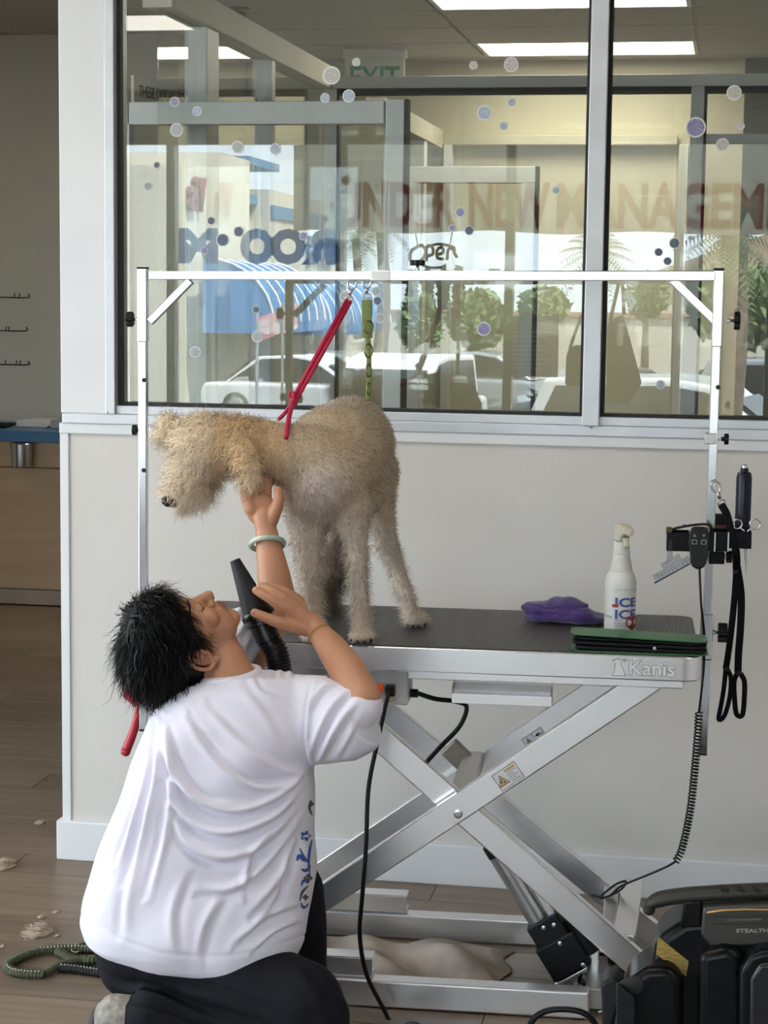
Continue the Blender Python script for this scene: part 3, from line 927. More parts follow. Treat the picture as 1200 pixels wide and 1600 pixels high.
facade('blue_band', 372, 440, 322, M_bband, 0.1, bot=308)
facade('wall', 478, 535, 372, M_stucco, 0.0)
facade('blue_band', 480, 532, 372, M_bband, 0.1, bot=384)
facade('blue_band', 375, 424, 250, M_bband, 0.2, bot=262)
# signs on the wing
vs_ = W(312, 330)
text_at('sign_lettering', 'Vis', 1.05, (XF + 0.02, vs_[1], vs_[2]), (0, 1, 0), (0, 0, 1), pm('maroon_sign_letter', (0.22, 0.06, 0.07), None, 4, 0.5), wing, depth=0.06, bold=0.02)
cs_ = W(515, 406)
text_at('sign_lettering', 'COFFEE', 0.62, (XF + 0.12, cs_[1], cs_[2]), (0, 1, 0), (0, 0, 1), M_bband, wing, depth=0.06, bold=0.01, sx=2.2)
# awnings: curved blue canvas
def awning(pxa, pxb, pyt, pyb, out=1.3, ribs=6):
    a_, b_ = W(pxa, pyt), W(pxb, pyt)
    zt2, zb2 = W((pxa + pxb) / 2, pyt)[2], W((pxa + pxb) / 2, pyb)[2]
    y0, y1 = min(a_[1], b_[1]), max(a_[1], b_[1])
    m = MB()
    prof = [(0, zt2)] + [(out * math.sin(t), zb2 + (zt2 - zb2) * math.cos(t)) for t in np.linspace(0.2, PI / 2, 7)] + [(out, zb2 - 0.25), (0, zb2 - 0.25)]
    m.prism(prof, (XF + 0.46, y0, 0), (1, 0, 0), (0, 0, 1), (0, y1 - y0, 0))
    w_ = m.build('awning', M_awn, wing)
    for k_ in range(ribs + 1):
        yy = y0 + (y1 - y0) * k_ / ribs
        MB().sweep([(XF + 0.47 + out * math.sin(t), yy, zb2 + (zt2 - zb2) * math.cos(t)) for t in np.linspace(0.2, PI / 2, 7)], 0.03, 6).build('awning_rib', M_white, w_)
awning(284, 380, 405, 500, 1.6)
awning(384, 440, 425, 505, 1.5, 4)
awning(444, 515, 432, 505, 1.4, 4)
# doors and shop windows of the wing
M_shopglass = pm('dark_shop_glass', (0.10, 0.12, 0.14), (0.16, 0.18, 0.2), 2, 0.15)
for k_ in range(9):
    y_ = W(286, 400)[1] - 1.0 - k_ * 2.6
    wp = MB().box(XF - 0.05, XF + 0.03, y_ - 1.9, y_, 0.0, 1.9).build('shop_window', M_frame, wing)
    MB().box(XF + 0.03, XF + 0.05, y_ - 1.8, y_ - 0.1, 0.12, 1.8).build('window_pane', M_shopglass, wing)
# red and white feather banners
M_flag = pm('red_white_flag_print', (0.62, 0.05, 0.08), (0.80, 0.76, 0.76), 2.4, 0.7, stretch=(1, 1, 2))
for (pa_, pb_, pc_, pd_), lb in zip((((400, 497), (433, 486), (436, 521), (402, 535)), ((440, 482), (462, 473), (463, 513), (442, 521))),
                            ('red and white sale flag, mirrored below the steel bar', 'smaller red and white sale flag nearest the pink leash')):
    pts = [R(*q_, 26) for q_ in (pa_, pb_, pc_, pd_)]
    fb = thing('sale_flag', (pts[3][0], -26, -1.05), lb, 'flag')
    vs = pts + [p_ + np.array([0, -0.02, 0]) for p_ in pts]
    MB().add(vs, [(0, 1, 2, 3), (7, 6, 5, 4), (0, 4, 5, 1), (1, 5, 6, 2), (2, 6, 7, 3), (3, 7, 4, 0)]).build('flag_cloth', M_flag, fb)
    MB().cyl((pts[0][0], -26, -1.05), (pts[0][0], -26, pts[0][2] + 0.1), 0.025, n=8).build('pole', M_store, fb)
    dx = unit(pts[1] - pts[0])
    for k_, wd in enumerate(('GRAND', 'OPEN')):
        o_ = pts[1] * 1.0 + np.array([0, 0.012, 0]) - dx * 0.04 - np.array([0, 0, 0.16 + 0.16 * k_])
        text_at('lettering', wd, 0.14, o_, -dx, (0, 0, 1), M_white, fb, depth=0.002, bold=0.004, sx=0.6)
# ---- cars
M_cglass = pm('car_glass', (0.03, 0.035, 0.04), None, 4, 0.08)
M_tyre = pm('tyre_rubber', (0.012, 0.012, 0.012), None, 20, 0.8)
M_rim = pm('alloy_wheel', (0.5, 0.5, 0.52), None, 10, 0.3, 1.0)
M_lampred = pm('red_tail_lamp', (0.4, 0.02, 0.02), None, 8, 0.25)
def car(c, ang, paint, label, suv=False):
    t = thing('parked_car', c, label, 'car', 'cars in the car park')
    L, Wd = 4.5, 1.8
    ca, sa = math.cos(ang), math.sin(ang)
    ex, ey = np.array([ca, sa, 0]), np.array([-sa, ca, 0])
    c = V3(c)
    h1 = 0.95 if suv else 0.82
    h2 = 1.68 if suv else 1.42
    body = [(-2.22, 0.30), (-2.25, 0.62), (-2.16, h1), (-1.3, h1 + 0.03), (0.9, h1 + 0.02), (1.75, h1 - 0.10), (2.2, 0.66), (2.25, 0.34), (1.9, 0.22), (-1.9, 0.22)]
    MB().prism([(u, v) for u, v in body], c - ey * Wd / 2, ex, (0, 0, 1), ey * Wd).build('car_body', paint, t, bevel=0.08, seg=3)
    cab = [(-2.05, h1), (-1.75, h2 - 0.02), (-0.2, h2 + 0.02), (0.35, h2 - 0.06), (1.2, h1)] if suv else [(-1.75, h1), (-0.95, h2 - 0.05), (-0.1, h2), (0.35, h2 - 0.07), (1.15, h1)]
    roof = MB().prism([(u, v) for u, v in cab], c - ey * (Wd / 2 - 0.12), ex, (0, 0, 1), ey * (Wd - 0.24)).build('cabin', paint, t, bevel=0.06, seg=3)
    for s_ in (-1, 1):
        wn = [(u * 0.90 - 0.02, h1 + 0.05 + (v - h1) * 0.80) for u, v in cab]
        MB().prism(wn, c + ey * s_ * (Wd / 2 - 0.118) - ey * 0.005, ex, (0, 0, 1), ey * 0.01).build('side_window', M_cglass, t)
        MB().obox(c + ex * -2.21 + ey * s_ * 0.72 + np.array([0, 0, h1 - 0.14]), ex * 0.03, ey * 0.12, (0, 0, 0.10)).build('tail_lamp', M_lampred, t, bevel=0.01)
        MB().obox(c + ex * 2.12 + ey * s_ * 0.68 + np.array([0, 0, 0.66]), ex * 0.05, ey * 0.16, (0, 0, 0.06)).build('head_lamp', M_white, t, bevel=0.02)
        for u in (-1.4, 1.4):
            w0 = c + ex * u + ey * s_ * (Wd / 2 - 0.2) + np.array([0, 0, 0.33])
            wo = MB().lathe(w0, ey * s_, [(0, 0.33), (0.19, 0.33), (0.21, 0.30)], 20).build('wheel', M_tyre, t, True, angle=30)
            MB().lathe(w0 + ey * s_ * 0.205, ey * s_, [(0, 0.21), (0.012, 0.20), (0.016, 0.05)], 16).build('hub_cap', M_rim, t, True, angle=30)
    for u0, u1 in ((cab[-2], cab[-1]), (cab[1], cab[0])):
        a_ = c + ex * (u0[0] * 0.7 + u1[0] * 0.3) + np.array([0, 0, u0[1] * 0.7 + u1[1] * 0.3])
        b_ = c + ex * (u0[0] * 0.15 + u1[0] * 0.85) + np.array([0, 0, u0[1] * 0.15 + u1[1] * 0.85])
        a_, b_ = a_ + (a_ - a_), b_
        MB().bar(a_, b_, Wd - 0.42, 0.13, ).build('windscreen', M_cglass, t)
    return t
M_cw = pm('white_car_paint', (0.75, 0.76, 0.78), None, 1, 0.2, coat=0.5)
M_cs = pm('silver_car_paint', (0.45, 0.47, 0.50), None, 1, 0.22, 0.5, coat=0.5)
M_cd = pm('dark_car_paint', (0.05, 0.06, 0.075), None, 1, 0.2, coat=0.5)
def cpos(px, D):
    q = R(px, 560, D)
    return (q[0], -D, -1.05)
car(cpos(495, 33), 0.25, M_cw, 'white saloon car in the car park, mirrored behind the pink leash')
car(cpos(622, 25.5), PI / 2 + 0.15, M_cw, 'white car with red tail lamp, mirrored beside the dog rump', True)
car(cpos(765, 37), 0.1, M_cs, 'silver saloon car, mirrored below the violet sticker')
car(cpos(925, 30), 2.9, M_cd, 'dark car, mirrored just left of the aluminium mullion')
car(cpos(1090, 19), 0.2, M_cw, 'large white car, mirrored behind the right steel post', True)
car(cpos(1290, 27), 0.3, M_cs, 'silver car at the right edge of the window reflection', True)
# ---- trees and palms
M_bark = pm('grey_brown_bark', (0.20, 0.16, 0.12), (0.13, 0.10, 0.08), 6, 0.9)
M_leafg = pm('mid_green_foliage', (0.20, 0.27, 0.12), (0.13, 0.19, 0.09), 2, 0.8)
M_leafd = pm('dark_cypress_foliage', (0.05, 0.09, 0.045), None, 2, 0.8)
M_frond = pm('palm_frond', (0.13, 0.17, 0.08), (0.09, 0.12, 0.06), 2, 0.7)
def palm(px, py_top, D, rad, label):
    top = R(px, py_top, D)
    t = thing('palm_tree', (top[0], -D, -1.05), label, 'palm tree', 'palms across the car park')
    MB().sweep([(top[0] + 0.1 * math.sin(z_), -D, z_) for z_ in np.linspace(-1.05, top[2], 8)], np.linspace(0.22, 0.13, 8), 10).build('trunk', M_bark, t, True)
    m = MB()
    for k_ in range(26):
        a_ = 2.4 * k_
        el = 1.2 - 1.9 * (k_ / 26)
        d_ = np.array([math.cos(a_) * math.cos(el), math.sin(a_) * math.cos(el), math.sin(el)])
        side = unit(np.cross(d_, (0, 0, 1)))
        pth = [top + d_ * rad * s_ + np.array([0, 0, -rad * 0.55 * s_ * s_]) for s_ in np.linspace(0, 1, 8)]
        for i in range(1, 8):
            wv = rad * 0.30 * math.sin(PI * min(1, (i + 0.4) / 8.2))
            for sg in (-1, 1):
                for q_ in (0.0, 0.5):
                    b_ = pth[i - 1] * (1 - q_) + pth[i] * q_
                    f_ = unit(pth[i] - pth[i - 1])
                    tip_ = b_ + side * sg * wv + f_ * wv * 0.6 - np.array([0, 0, wv * 0.35])
                    m.add([b_, b_ + f_ * rad * 0.035, tip_], [(0, 1, 2)])
    m.build('fronds', M_frond, t)['kind'] = 'stuff'
palm(595, 352, 44, 0.95, 'feathery palm, mirrored left of the open sign')
palm(556, 375, 62, 1.1, 'small palm beside the cream shop wing, mirrored in the window')
palm(931, 395, 46, 1.25, 'palm with drooping crown, mirrored across the mullion')
palm(1135, 368, 15, 0.7, 'near palm with stiff fan fronds, mirrored above the right steel post')
def leafy(name, c, rx, rz, m_, label, n=900, lf=0.22, group='trees across the car park'):
    t = thing(name, (c[0], c[1], -1.05), label, 'tree', group)
    MB().cyl((c[0], c[1], -1.05), (c[0], c[1], c[2]), 0.14, 0.07, 8).build('trunk', M_bark, t, True)
    m = MB()
    for k_ in range(n):
        d_ = unit(rng.normal(size=3)) * (0.55 + 0.5 * rng.random())
        p_ = np.array([c[0] + d_[0] * rx, c[1] + d_[1] * rx, c[2] + d_[2] * rz])
        a_ = unit(rng.normal(size=3)); b_ = unit(np.cross(a_, rng.normal(size=3)))
        m.add([p_ - a_ * lf, p_ + b_ * lf * 0.6, p_ + a_ * lf, p_ - b_ * lf * 0.6], [(0, 1, 2, 3)])
    m.build('crown', m_, t)['kind'] = 'stuff'
def tree_px(name, px, py, D, rpx, rzpx, m_, label, **k):
    c = R(px, py, D)
    s_ = (D + 5.2) / FPX
    leafy(name, c, rpx * s_, rzpx * s_, m_, label, **k)
tree_px('leafy_tree', 745, 500, 43, 42, 44, M_leafg, 'round green tree, mirrored behind the violet sticker')
tree_px('leafy_tree', 655, 508, 29, 26, 38, M_leafg, 'pale green tree, mirrored under the open sign')
tree_px('leafy_tree', 1010, 462, 54, 30, 32, M_leafg, 'green tree, mirrored between the mullion and the right brace')
tree_px('leafy_tree', 1160, 480, 30, 75, 60, M_leafg, 'wide hillside tree, mirrored beyond the right steel post', n=1400)
tree_px('leafy_tree', 850, 478, 55, 36, 28, M_leafg, 'far green tree, mirrored above the printed notice')
for px_, h_, od in ((643, 20, 'first'), (668, 26, 'second'), (692, 24, 'third'), (716, 22, 'fourth')):
    tree_px('cypress_tree', px_, 455, 64, 6, h_ + 12, M_leafd, od + ' slim dark cypress from the pink leash in the mirrored row', n=260, lf=0.2, group='row of cypresses')
# far low houses and hillside
hl = thing('far_house', R(1180, 430, 60) * np.array([1, 1, 0]), 'pale house with sloping roof on the hill, mirrored at the right edge', 'house')
hc = R(1195, 440, 60)
MB().box(hc[0] - 4, hc[0] + 6, -66, -60, -1.05, hc[2]).build('wall', M_stucco, hl)
MB().prism([(-4.5, 0), (6.5, 0), (1, 1.9)], (hc[0], -66.3, hc[2]), (1, 0, 0), (0, 0, 1), (0, 6.6, 0)).build('roof', pm('tan_roof', (0.38, 0.29, 0.22), None, 2, 0.8), hl)
lw = thing('garden_wall', (-8, -58, -1.05), 'long low pink tiled wall closing the car park, mirrored behind the cars', 'wall')
MB().box(-24, 12, -58.3, -58, -1.05, 0.9).build('wall_body', M_stucco, lw)
MB().box(-24, 12, -58.4, -57.9, 0.9, 1.05).build('coping', pm('pink_tile_coping', (0.42, 0.24, 0.20), None, 3, 0.8), lw)
# ================================================================== GROOMING TABLE
TY = 0.0526
tx = np.array([math.cos(TY), math.sin(TY), 0.0]); tyv = np.array([-math.sin(TY), math.cos(TY), 0.0]); tz = np.array([0, 0, 1.0])
TC = np.array([-0.672, -0.70, 0.0])
TLn, TDp, TZ = 0.615, 0.275, 0.853        # half length, half depth, top height
def T(u, v, z):
    """table coordinates: u along the length, v towards the wall, z up"""
    return TC + tx * u + tyv * v + tz * z
def TP(px, py, v):
    """table coordinates (u, z) of a photo pixel on the plane v"""
    d = pray(px, py)
    t_ = ((TC + tyv * v - CAM) @ tyv) / (d @ tyv)
    q = CAM + d * t_
    return float((q - TC) @ tx), float(q[2])
table = thing('grooming_table', TC, 'stainless steel scissor lift dog grooming table with black rubber top', 'grooming table')
def ribbed():
    m = pm('ribbed_black_rubber', (0.060, 0.056, 0.052), (0.05, 0.047, 0.044), 30, 0.42)
    nt = m.node_tree
    b = nt.nodes['Principled BSDF']
    tc = nt.nodes['Texture Coordinate']
    w = nt.nodes.new('ShaderNodeTexWave'); w.inputs['Scale'].default_value = 55; w.bands_direction = 'X'
    nt.links.new(tc.outputs['Object'], w.inputs['Vector'])
    bu = nt.nodes.new('ShaderNodeBump'); bu.inputs['Strength'].default_value = 0.5; bu.inputs['Distance'].default_value = 0.002
    nt.links.new(w.outputs['Fac'], bu.inputs['Height']); nt.links.new(bu.outputs[0], b.inputs['Normal'])
    return m
M_mat = ribbed()
# apron band: hollow rounded-rectangle ring
AP = TP(760, 1054, -TDp)[1]
AP = TZ - 0.056
ol = rrect(2 * TLn, 2 * TDp, 0.045, 8); il = rrect(2 * TLn - 0.05, 2 * TDp - 0.05, 0.03, 8)
n = len(ol)
vs = [T(u, v, z) for z in (AP, TZ) for u, v in ol] + [T(u, v, z) for z in (AP, TZ) for u, v in il]
fs = [(k, (k + 1) % n, n + (k + 1) % n, n + k) for k in range(n)] + [(2 * n + k, 3 * n + k, 3 * n + (k + 1) % n, 2 * n + (k + 1) % n) for k in range(n)]
fs += [(n + k, n + (k + 1) % n, 3 * n + (k + 1) % n, 3 * n + k) for k in range(n)] + [(k, 2 * n + k, 2 * n + (k + 1) % n, (k + 1) % n) for k in range(n)]
MB().add(vs, fs).build('apron_band', M_steel, table, True, bevel=0.003, angle=40)
MB().prism(rrect(2 * TLn - 0.012, 2 * TDp - 0.012, 0.04, 8), T(0, 0, TZ - 0.012), tx, tyv, tz * 0.0145).build('rubber_top', M_mat, table)
MB().prism(rrect(2 * TLn - 0.02, 2 * TDp - 0.02, 0.04, 8), T(0, 0, AP + 0.004), tx, tyv, tz * 0.008).build('deck_underside', M_gal, table)
# under-frame: two long channels and two cross bars
for v in (-0.225, 0.225):
    u1 = 0.575
    MB().bar(T(-0.575, v, AP - 0.011), T(u1, v, AP - 0.011), 0.05, 0.020).build('under_rail', M_steel, table, bevel=0.002)
for u in (-0.56, 0.56):
    MB().bar(T(u, -0.2, AP - 0.011), T(u, 0.2, AP - 0.011), 0.04, 0.018).build('cross_bar', M_gal, table, bevel=0.002)
# logo on the apron: raised letters with dark outline, and a little seated-dog emblem
M_out = pm('grey_logo_outline', (0.42, 0.43, 0.45), None, 20, 0.5)
M_logo = pm('white_logo_face', (0.88, 0.90, 0.92), None, 20, 0.4)
uL, zL = TP(981, 1054, -TDp)
uR, _ = TP(1051, 1056, -TDp)
for dep, bo, m_ in ((0.0004, 0.0020, M_out), (0.0007, 0.0003, M_logo)):
    me = text_mesh('Kanis', 1, 0); wd = np.ptp(verts_of(me)[:, 0]); bpy.data.meshes.remove(me)
    ht = 0.0455
    text_at('logo_lettering', 'Kanis', ht, T(uL, -TDp - 0.0004, zL + 0.001), tx, tz, m_, table, depth=dep, bold=bo, sx=(uR - uL) / (wd * ht))
u0, z0 = TP(967, 1056, -TDp)
dogpts = [(-0.016, 0), (0.014, 0), (0.012, 0.008), (0.006, 0.022), (0.002, 0.030), (0.004, 0.034), (0.0, 0.040), (-0.006, 0.040), (-0.014, 0.035), (-0.013, 0.032), (-0.007, 0.031), (-0.010, 0.022), (-0.009, 0.012), (-0.012, 0.004)]
MB().prism([(1.15 * a, 1.0 * b) for a, b in dogpts], T(u0, -TDp, z0), tx, tz, -tyv * 0.0008).build('logo_dog', M_out, table)
MB().prism([(0.9 * a, 0.0015 + 0.88 * b) for a, b in dogpts], T(u0, -TDp - 0.0008, z0), tx, tz, -tyv * 0.0005).build('logo_dog_face', M_logo, table)
MB().prism([(0.006 * math.cos(a) + 0.012, 0.004 * math.sin(a) + 0.036) for a in np.linspace(0, 2 * PI, 10)[:-1]], T(u0, -TDp, z0), tx, tz, -tyv * 0.0008).build('logo_bird', M_out, table)

# ---- scissor arms (flat side channels); front pair at v=-0.20, rear pair at v=+0.20
def arm(pa, pb, v, w, name='scissor_arm', th=0.028, m_=None):
    (ua, za), (ub, zb__) = TP(*pa, v), TP(*pb, v)
    a_, b_ = T(ua, v, za), T(ub, v, zb__)
    d_ = unit(b_ - a_)
    up = unit(np.cross(d_, tyv)); up = up if up[2] > 0 else -up
    o_ = MB().obox((a_ + b_) / 2, (b_ - a_) / 2, tyv * th / 2, up * w / 2).build(name, m_ or M_steel, table, bevel=0.003)
    return a_, b_, d_, up, o_
FW = 0.060
A1 = arm((1022, 1057), (478, 1420), -0.235, FW)            # front arm rising to the right
A2 = arm((500, 1069), (992, 1503), -0.195, FW)             # front arm falling to the right (behind A1)
B1 = arm((985, 1040), (470, 1385), 0.195, FW)
B2 = arm((556, 1072), (1040, 1475), 0.225, FW)
# pivot bolts
pu, pz = TP(717, 1269, -0.235)
MB().lathe(T(pu, -0.2495, pz), -tyv, [(0, 0.010), (0.004, 0.010), (0.005, 0.006), (0.006, 0.006)], 16).build('pivot_bolt', M_screw, table, True, angle=30)
MB().cyl(T(pu, -0.24, pz), T(pu, 0.24, pz), 0.011).build('pivot_shaft', M_gal, table, True)
# cross plates between the lower arms
lo = TP(955, 1405, 0.0)
for pa, pb in (((985, 1480), (1005, 1430)),):
    p0, p1 = T(*((TP(975, 1470, -0.17)[0]), -0.17, TP(975, 1470, -0.17)[1])), T(TP(975, 1470, -0.17)[0] + 0.02, 0.2, TP(975, 1470, -0.17)[1] + 0.02)
    MB().bar(p0, p1, 0.05, 0.03).build('cross_tube', M_steel, table, bevel=0.003)
q0 = TP(730, 1215, 0.0)
MB().bar(T(q0[0], -0.18, q0[1]), T(q0[0], 0.19, q0[1]), 0.05, 0.04).build('cross_tube', M_gal, table, bevel=0.003)
qb = TP(722, 1185, 0.15)
MB().bar(T(qb[0] - 0.035, 0.15, qb[1] + 0.03), T(qb[0] + 0.03, 0.15, qb[1] - 0.03), 0.03, 0.05).build('hinge_plate', pm('brown_steel_plate', (0.30, 0.26, 0.22), None, 15, 0.45, 0.8), table, bevel=0.003)
q1 = TP(955, 1400, 0.10)
MB().bar(T(q1[0], -0.15, q1[1] - 0.03), T(q1[0], 0.2, q1[1] - 0.03), 0.035, 0.05).build('cross_tube', M_gal, table, bevel=0.003)
# ---- base: two long channels on the floor, cross pieces, short guide channels
def base_rail(v, px0, px1, top_py, nm):
    u0_, u1_ = -0.58, TP(px1, 1560, v)[0]
    z1_ = 0.062
    m = MB()
    m.bar(T(u0_, v, z1_ / 2 + 0.004), T(u1_, v, z1_ / 2 + 0.004), 0.05, z1_)
    return m.build(nm, M_steel, table, bevel=0.004)
base_rail(-0.24, 470, 921, 0, 'base_rail')
base_rail(0.24, 455, 1060, 0, 'base_rail')
for u in (-0.52, 0.40):
    MB().bar(T(u, -0.215, 0.034), T(u, 0.215, 0.034), 0.05, 0.05).build('base_cross_bar', M_gal, table, bevel=0.003)
for v in (-0.225, 0.245):
    uu = TP(584 if v < 0 else 637, 1500 if v < 0 else 1425, v)[0]
    zz = 0.070
    m = MB().bar(T(-0.575, v, zz + 0.003), T(uu, v, zz + 0.003), 0.05, 0.006)
    m.bar(T(-0.575, v - 0.024, zz + 0.022), T(uu, v - 0.024, zz + 0.022), 0.004, 0.042)
    m.bar(T(-0.575, v, zz + 0.044), T(uu, v, zz + 0.044), 0.05, 0.004)
    m.build('guide_channel', M_steel, table, bevel=0.001)
M_foot = pm('black_rubber_foot', (0.015, 0.015, 0.015), None, 20, 0.7)
for u in (-0.53, 0.36):
    for v in (-0.24, 0.24):
        q = T(u, v, 0.0)
        MB().lathe(q, tz, [(0, 0.02), (0.004, 0.02), (0.0045, 0.016)], 14).build('rubber_foot', M_foot, table)
# ---- electric actuator
va = -0.03
a0 = T(*((lambda q: (q[0], va, q[1]))(TP(778, 1335, va))))
a1 = T(*((lambda q: (q[0], va, q[1]))(TP(843, 1442, va))))
a2 = T(*((lambda q: (q[0], va, q[1]))(TP(884, 1522, va))))
da = unit(a1 - a0)
sa_ = unit(np.cross(da, tyv))
sa_ = sa_ if sa_[0] > 0 else -sa_
r_ = 0.0235
tube_m = pm('satin_grey_actuator_tube', (0.55, 0.56, 0.58), (0.5, 0.51, 0.53), 10, 0.28, 0.9)
MB().cyl(a0, a1, r_, n=28).build('actuator_tube', tube_m, table, True, angle=40)
MB().cyl(a0 - da * 0.03, a0, r_ * 1.06, n=28).build('actuator_cap', M_black, table, True, angle=40)
MB().obox((a0 + a1) / 2 + sa_ * 0.038, (a1 - a0) / 2, sa_ * 0.009, tyv * 0.012).build('actuator_side_rod', M_steel, table, bevel=0.002)
MB().obox(a1 + da * 0.022 + sa_ * 0.012, da * 0.032, sa_ * 0.042, tyv * 0.032).build('motor_collar', M_black, table, bevel=0.005)
MB().obox(a1 + da * 0.092 + sa_ * 0.014, da * 0.046, sa_ * 0.052, tyv * 0.036).build('motor_housing', M_black, table, bevel=0.005)
MB().cyl(a1 + da * 0.02 + sa_ * 0.075 , a1 + da * 0.12 + sa_ * 0.075, 0.030, n=20).build('motor_drum', M_black, table, True, angle=40)
for t1, s1 in ((0.012, 0.035), (0.058, 0.024), (0.130, 0.045), (0.006, 0.010)):
    MB().lathe(a1 + da * t1 + sa_ * s1 - tyv * 0.0355, -tyv, [(0, 0.006), (0.002, 0.006), (0.003, 0.003)], 10).build('motor_screw', M_screw, table, True, angle=30)
MB().obox(a1 + da * 0.145 + sa_ * 0.004, da * 0.004, sa_ * 0.045, tyv * 0.03).build('motor_plate', M_steel, table, bevel=0.001)
MB().obox(a1 + da * 0.165 + sa_ * 0.004, da * 0.018, sa_ * 0.013, tyv * 0.016).build('clevis', M_steel, table, bevel=0.003)
MB().lathe(a1 + da * 0.178 + sa_ * 0.004 - tyv * 0.03, tyv, [(0, 0.013), (0.01, 0.013), (0.05, 0.013), (0.06, 0.009)], 16).build('clevis_pin', M_screw, table, True, angle=30)
q = a1 + da * 0.178
MB().obox((q[0] + 0.02, q[1], 0.075), tx * 0.03, tyv * 0.02, tz * 0.03).build('actuator_bracket', M_steel, table, bevel=0.004)
# bundle of black wires and connectors beside the motor
def wire(pts, v, r=0.0045, nm='wire'):
    ps = []
    for p_ in pts:
        vv = p_[2] if len(p_) > 2 else v
        uu, zz = TP(p_[0], p_[1], vv)
        ps.append(T(uu, vv, max(zz, 0.006)))
    return MB().sweep(bez(ps, 30), r, 8).build(nm, M_blackrub, table, True)
wire([(895, 1455), (905, 1480), (912, 1505), (905, 1535), (915, 1540)], -0.05)
wire([(898, 1433), (908, 1470), (930, 1490), (960, 1490), (985, 1498)], 0.0)
wire([(915, 1535), (925, 1515), (945, 1495), (968, 1492)], 0.02)
wire([(918, 1512), (945, 1515), (968, 1508)], -0.02)
wire([(922, 1540), (935, 1520), (950, 1490), (930, 1470)], 0.03, 0.006)
wire([(882, 1428), (890, 1424), (899, 1432), (905, 1455)], 0.0, 0.004)
for px_, py_ in ((962, 1498), (965, 1512), (928, 1475)):
    uu, zz = TP(px_, py_, 0.0)
    MB().obox(T(uu, 0, zz), tx * 0.018, tyv * 0.014, tz * 0.009).build('connector', M_black, table, bevel=0.002)
# ---- control box under the apron, with socket, rocker switch and plug
M_box = pm('pale_grey_control_box', (0.62, 0.63, 0.66), None, 15, 0.4)
M_panel = pm('grey_switch_panel', (0.45, 0.46, 0.48), None, 15, 0.5)
vb = -0.255
(ua, zt2), (ub, zb2) = TP(575, 1050, vb), TP(637, 1101, vb)
zt2 = AP - 0.001
zb2 = TP(600, 1101, vb)[1]
MB().box(0, 0, 0, 0, 0, 0)
MB().obox(T((ua + ub) / 2, vb + 0.05, (zt2 + zb2) / 2), tx * (ub - ua) / 2, tyv * 0.05, tz * (zt2 - zb2) / 2).build('control_box', M_box, table, bevel=0.004)
us, zs = TP(597, 1080, vb)
MB().obox(T(us, vb, zs), tx * 0.030, tyv * 0.002, tz * 0.021).build('switch_panel', M_panel, table, bevel=0.001)
uw, zw = TP(594, 1074, vb)
MB().obox(T(uw, vb - 0.003, zw), tx * 0.007, tyv * 0.003, tz * 0.009).build('rocker_switch', pm('red_rocker_switch', (0.35, 0.03, 0.02), None, 20, 0.35, emit=((1.0, 0.15, 0.05), 0.12)), table, bevel=0.001)
uw2, zw2 = TP(603, 1094, vb)
MB().obox(T(uw2, vb - 0.002, zw2), tx * 0.018, tyv * 0.0006, tz * 0.004).build('rating_label', pm('yellow_rating_label', (0.55, 0.50, 0.28), None, 60, 0.5), table)
up_, zp_ = TP(611, 1077, vb)
MB().obox(T(up_, vb - 0.014, zp_), tx * 0.011, tyv * 0.014, tz * 0.012).build('plug', M_black, table, bevel=0.003)
uq, zq = TP(641, 1083, vb + 0.05)
MB().cyl(T(ub, vb + 0.05, zq), T(ub + 0.018, vb + 0.05, zq), 0.010, n=16).build('cable_gland', M_black, table, True, angle=40)
# mains cord falling to the floor
cord = [T(up_, vb - 0.028, zp_)]
for px_, py_, Y_ in ((604, 1095, -1.00), (592, 1150, -1.02), (576, 1230, -1.04), (572, 1320, -1.06), (566, 1400, -1.06), (562, 1460, -1.05), (572, 1520, -1.04), (596, 1570, -1.03), (618, 1606, -1.03)):
    cord.append(P(px_, py_, Y_))
cord += [np.array([-0.66, -1.06, 0.008]), np.array([-0.60, -1.12, 0.008])]
MB().sweep(bez(cord, 110), 0.0052, 10).build('mains_cord', M_blackrub, table, True)
# lead from the box to the actuator
lead = [T(ub + 0.018, vb + 0.05, zq)]
for px_, py_, v_ in ((680, 1092, -0.2), (712, 1096, -0.18), (729, 1105, -0.16), (718, 1135, -0.15), (690, 1165, -0.15), (667, 1190, -0.15)):
    uu, zz = TP(px_, py_, v_); lead.append(T(uu, v_, zz))
MB().sweep(bez(lead, 60), 0.0055, 10).build('actuator_lead', M_blackrub, table, True)
# tray hung under the front edge
vt = -0.235
(ua, za), (ub, zb3) = TP(707, 1062, vt), TP(862, 1106, vt)
MB().obox(T((ua + ub) / 2, vt + 0.05, AP - 0.024), tx * (ub - ua) / 2, tyv * 0.05, tz * 0.002).build('tray_top', M_gal, table)
prof = [(0.0, -0.002), (0.004, -0.002), (0.034, -0.045), (0.035, -0.058), (0.001, -0.072), (0.0, -0.068), (0.031, -0.055), (0.030, -0.046)]
dz = (TP(780, 1104, vt - 0.03)[1]) - (AP)
H_ = -dz
m = MB()
prof = [(0.055, -0.012), (0.058, -0.012), (0.020, -0.030), (-0.012, -0.052), (-0.012, -H_), (0.05, -H_), (0.05, -H_ + 0.003), (-0.009, -H_ + 0.003), (-0.009, -0.050), (0.022, -0.027)]
m.prism(prof, T(ua, vt, AP), tyv, tz, tx * (ub - ua))
m.build('tray_scoop', M_steel, table, bevel=0.0015)
for u_ in (ua, ub - 0.003):
    MB().prism([(-0.010, -0.050), (-0.010, -H_), (0.06, -H_), (0.06, -0.002), (0.012, -0.002), (0.004, -0.03)], T(u_, vt, AP), tyv, tz, tx * 0.003).build('tray_cheek', M_gal, table)
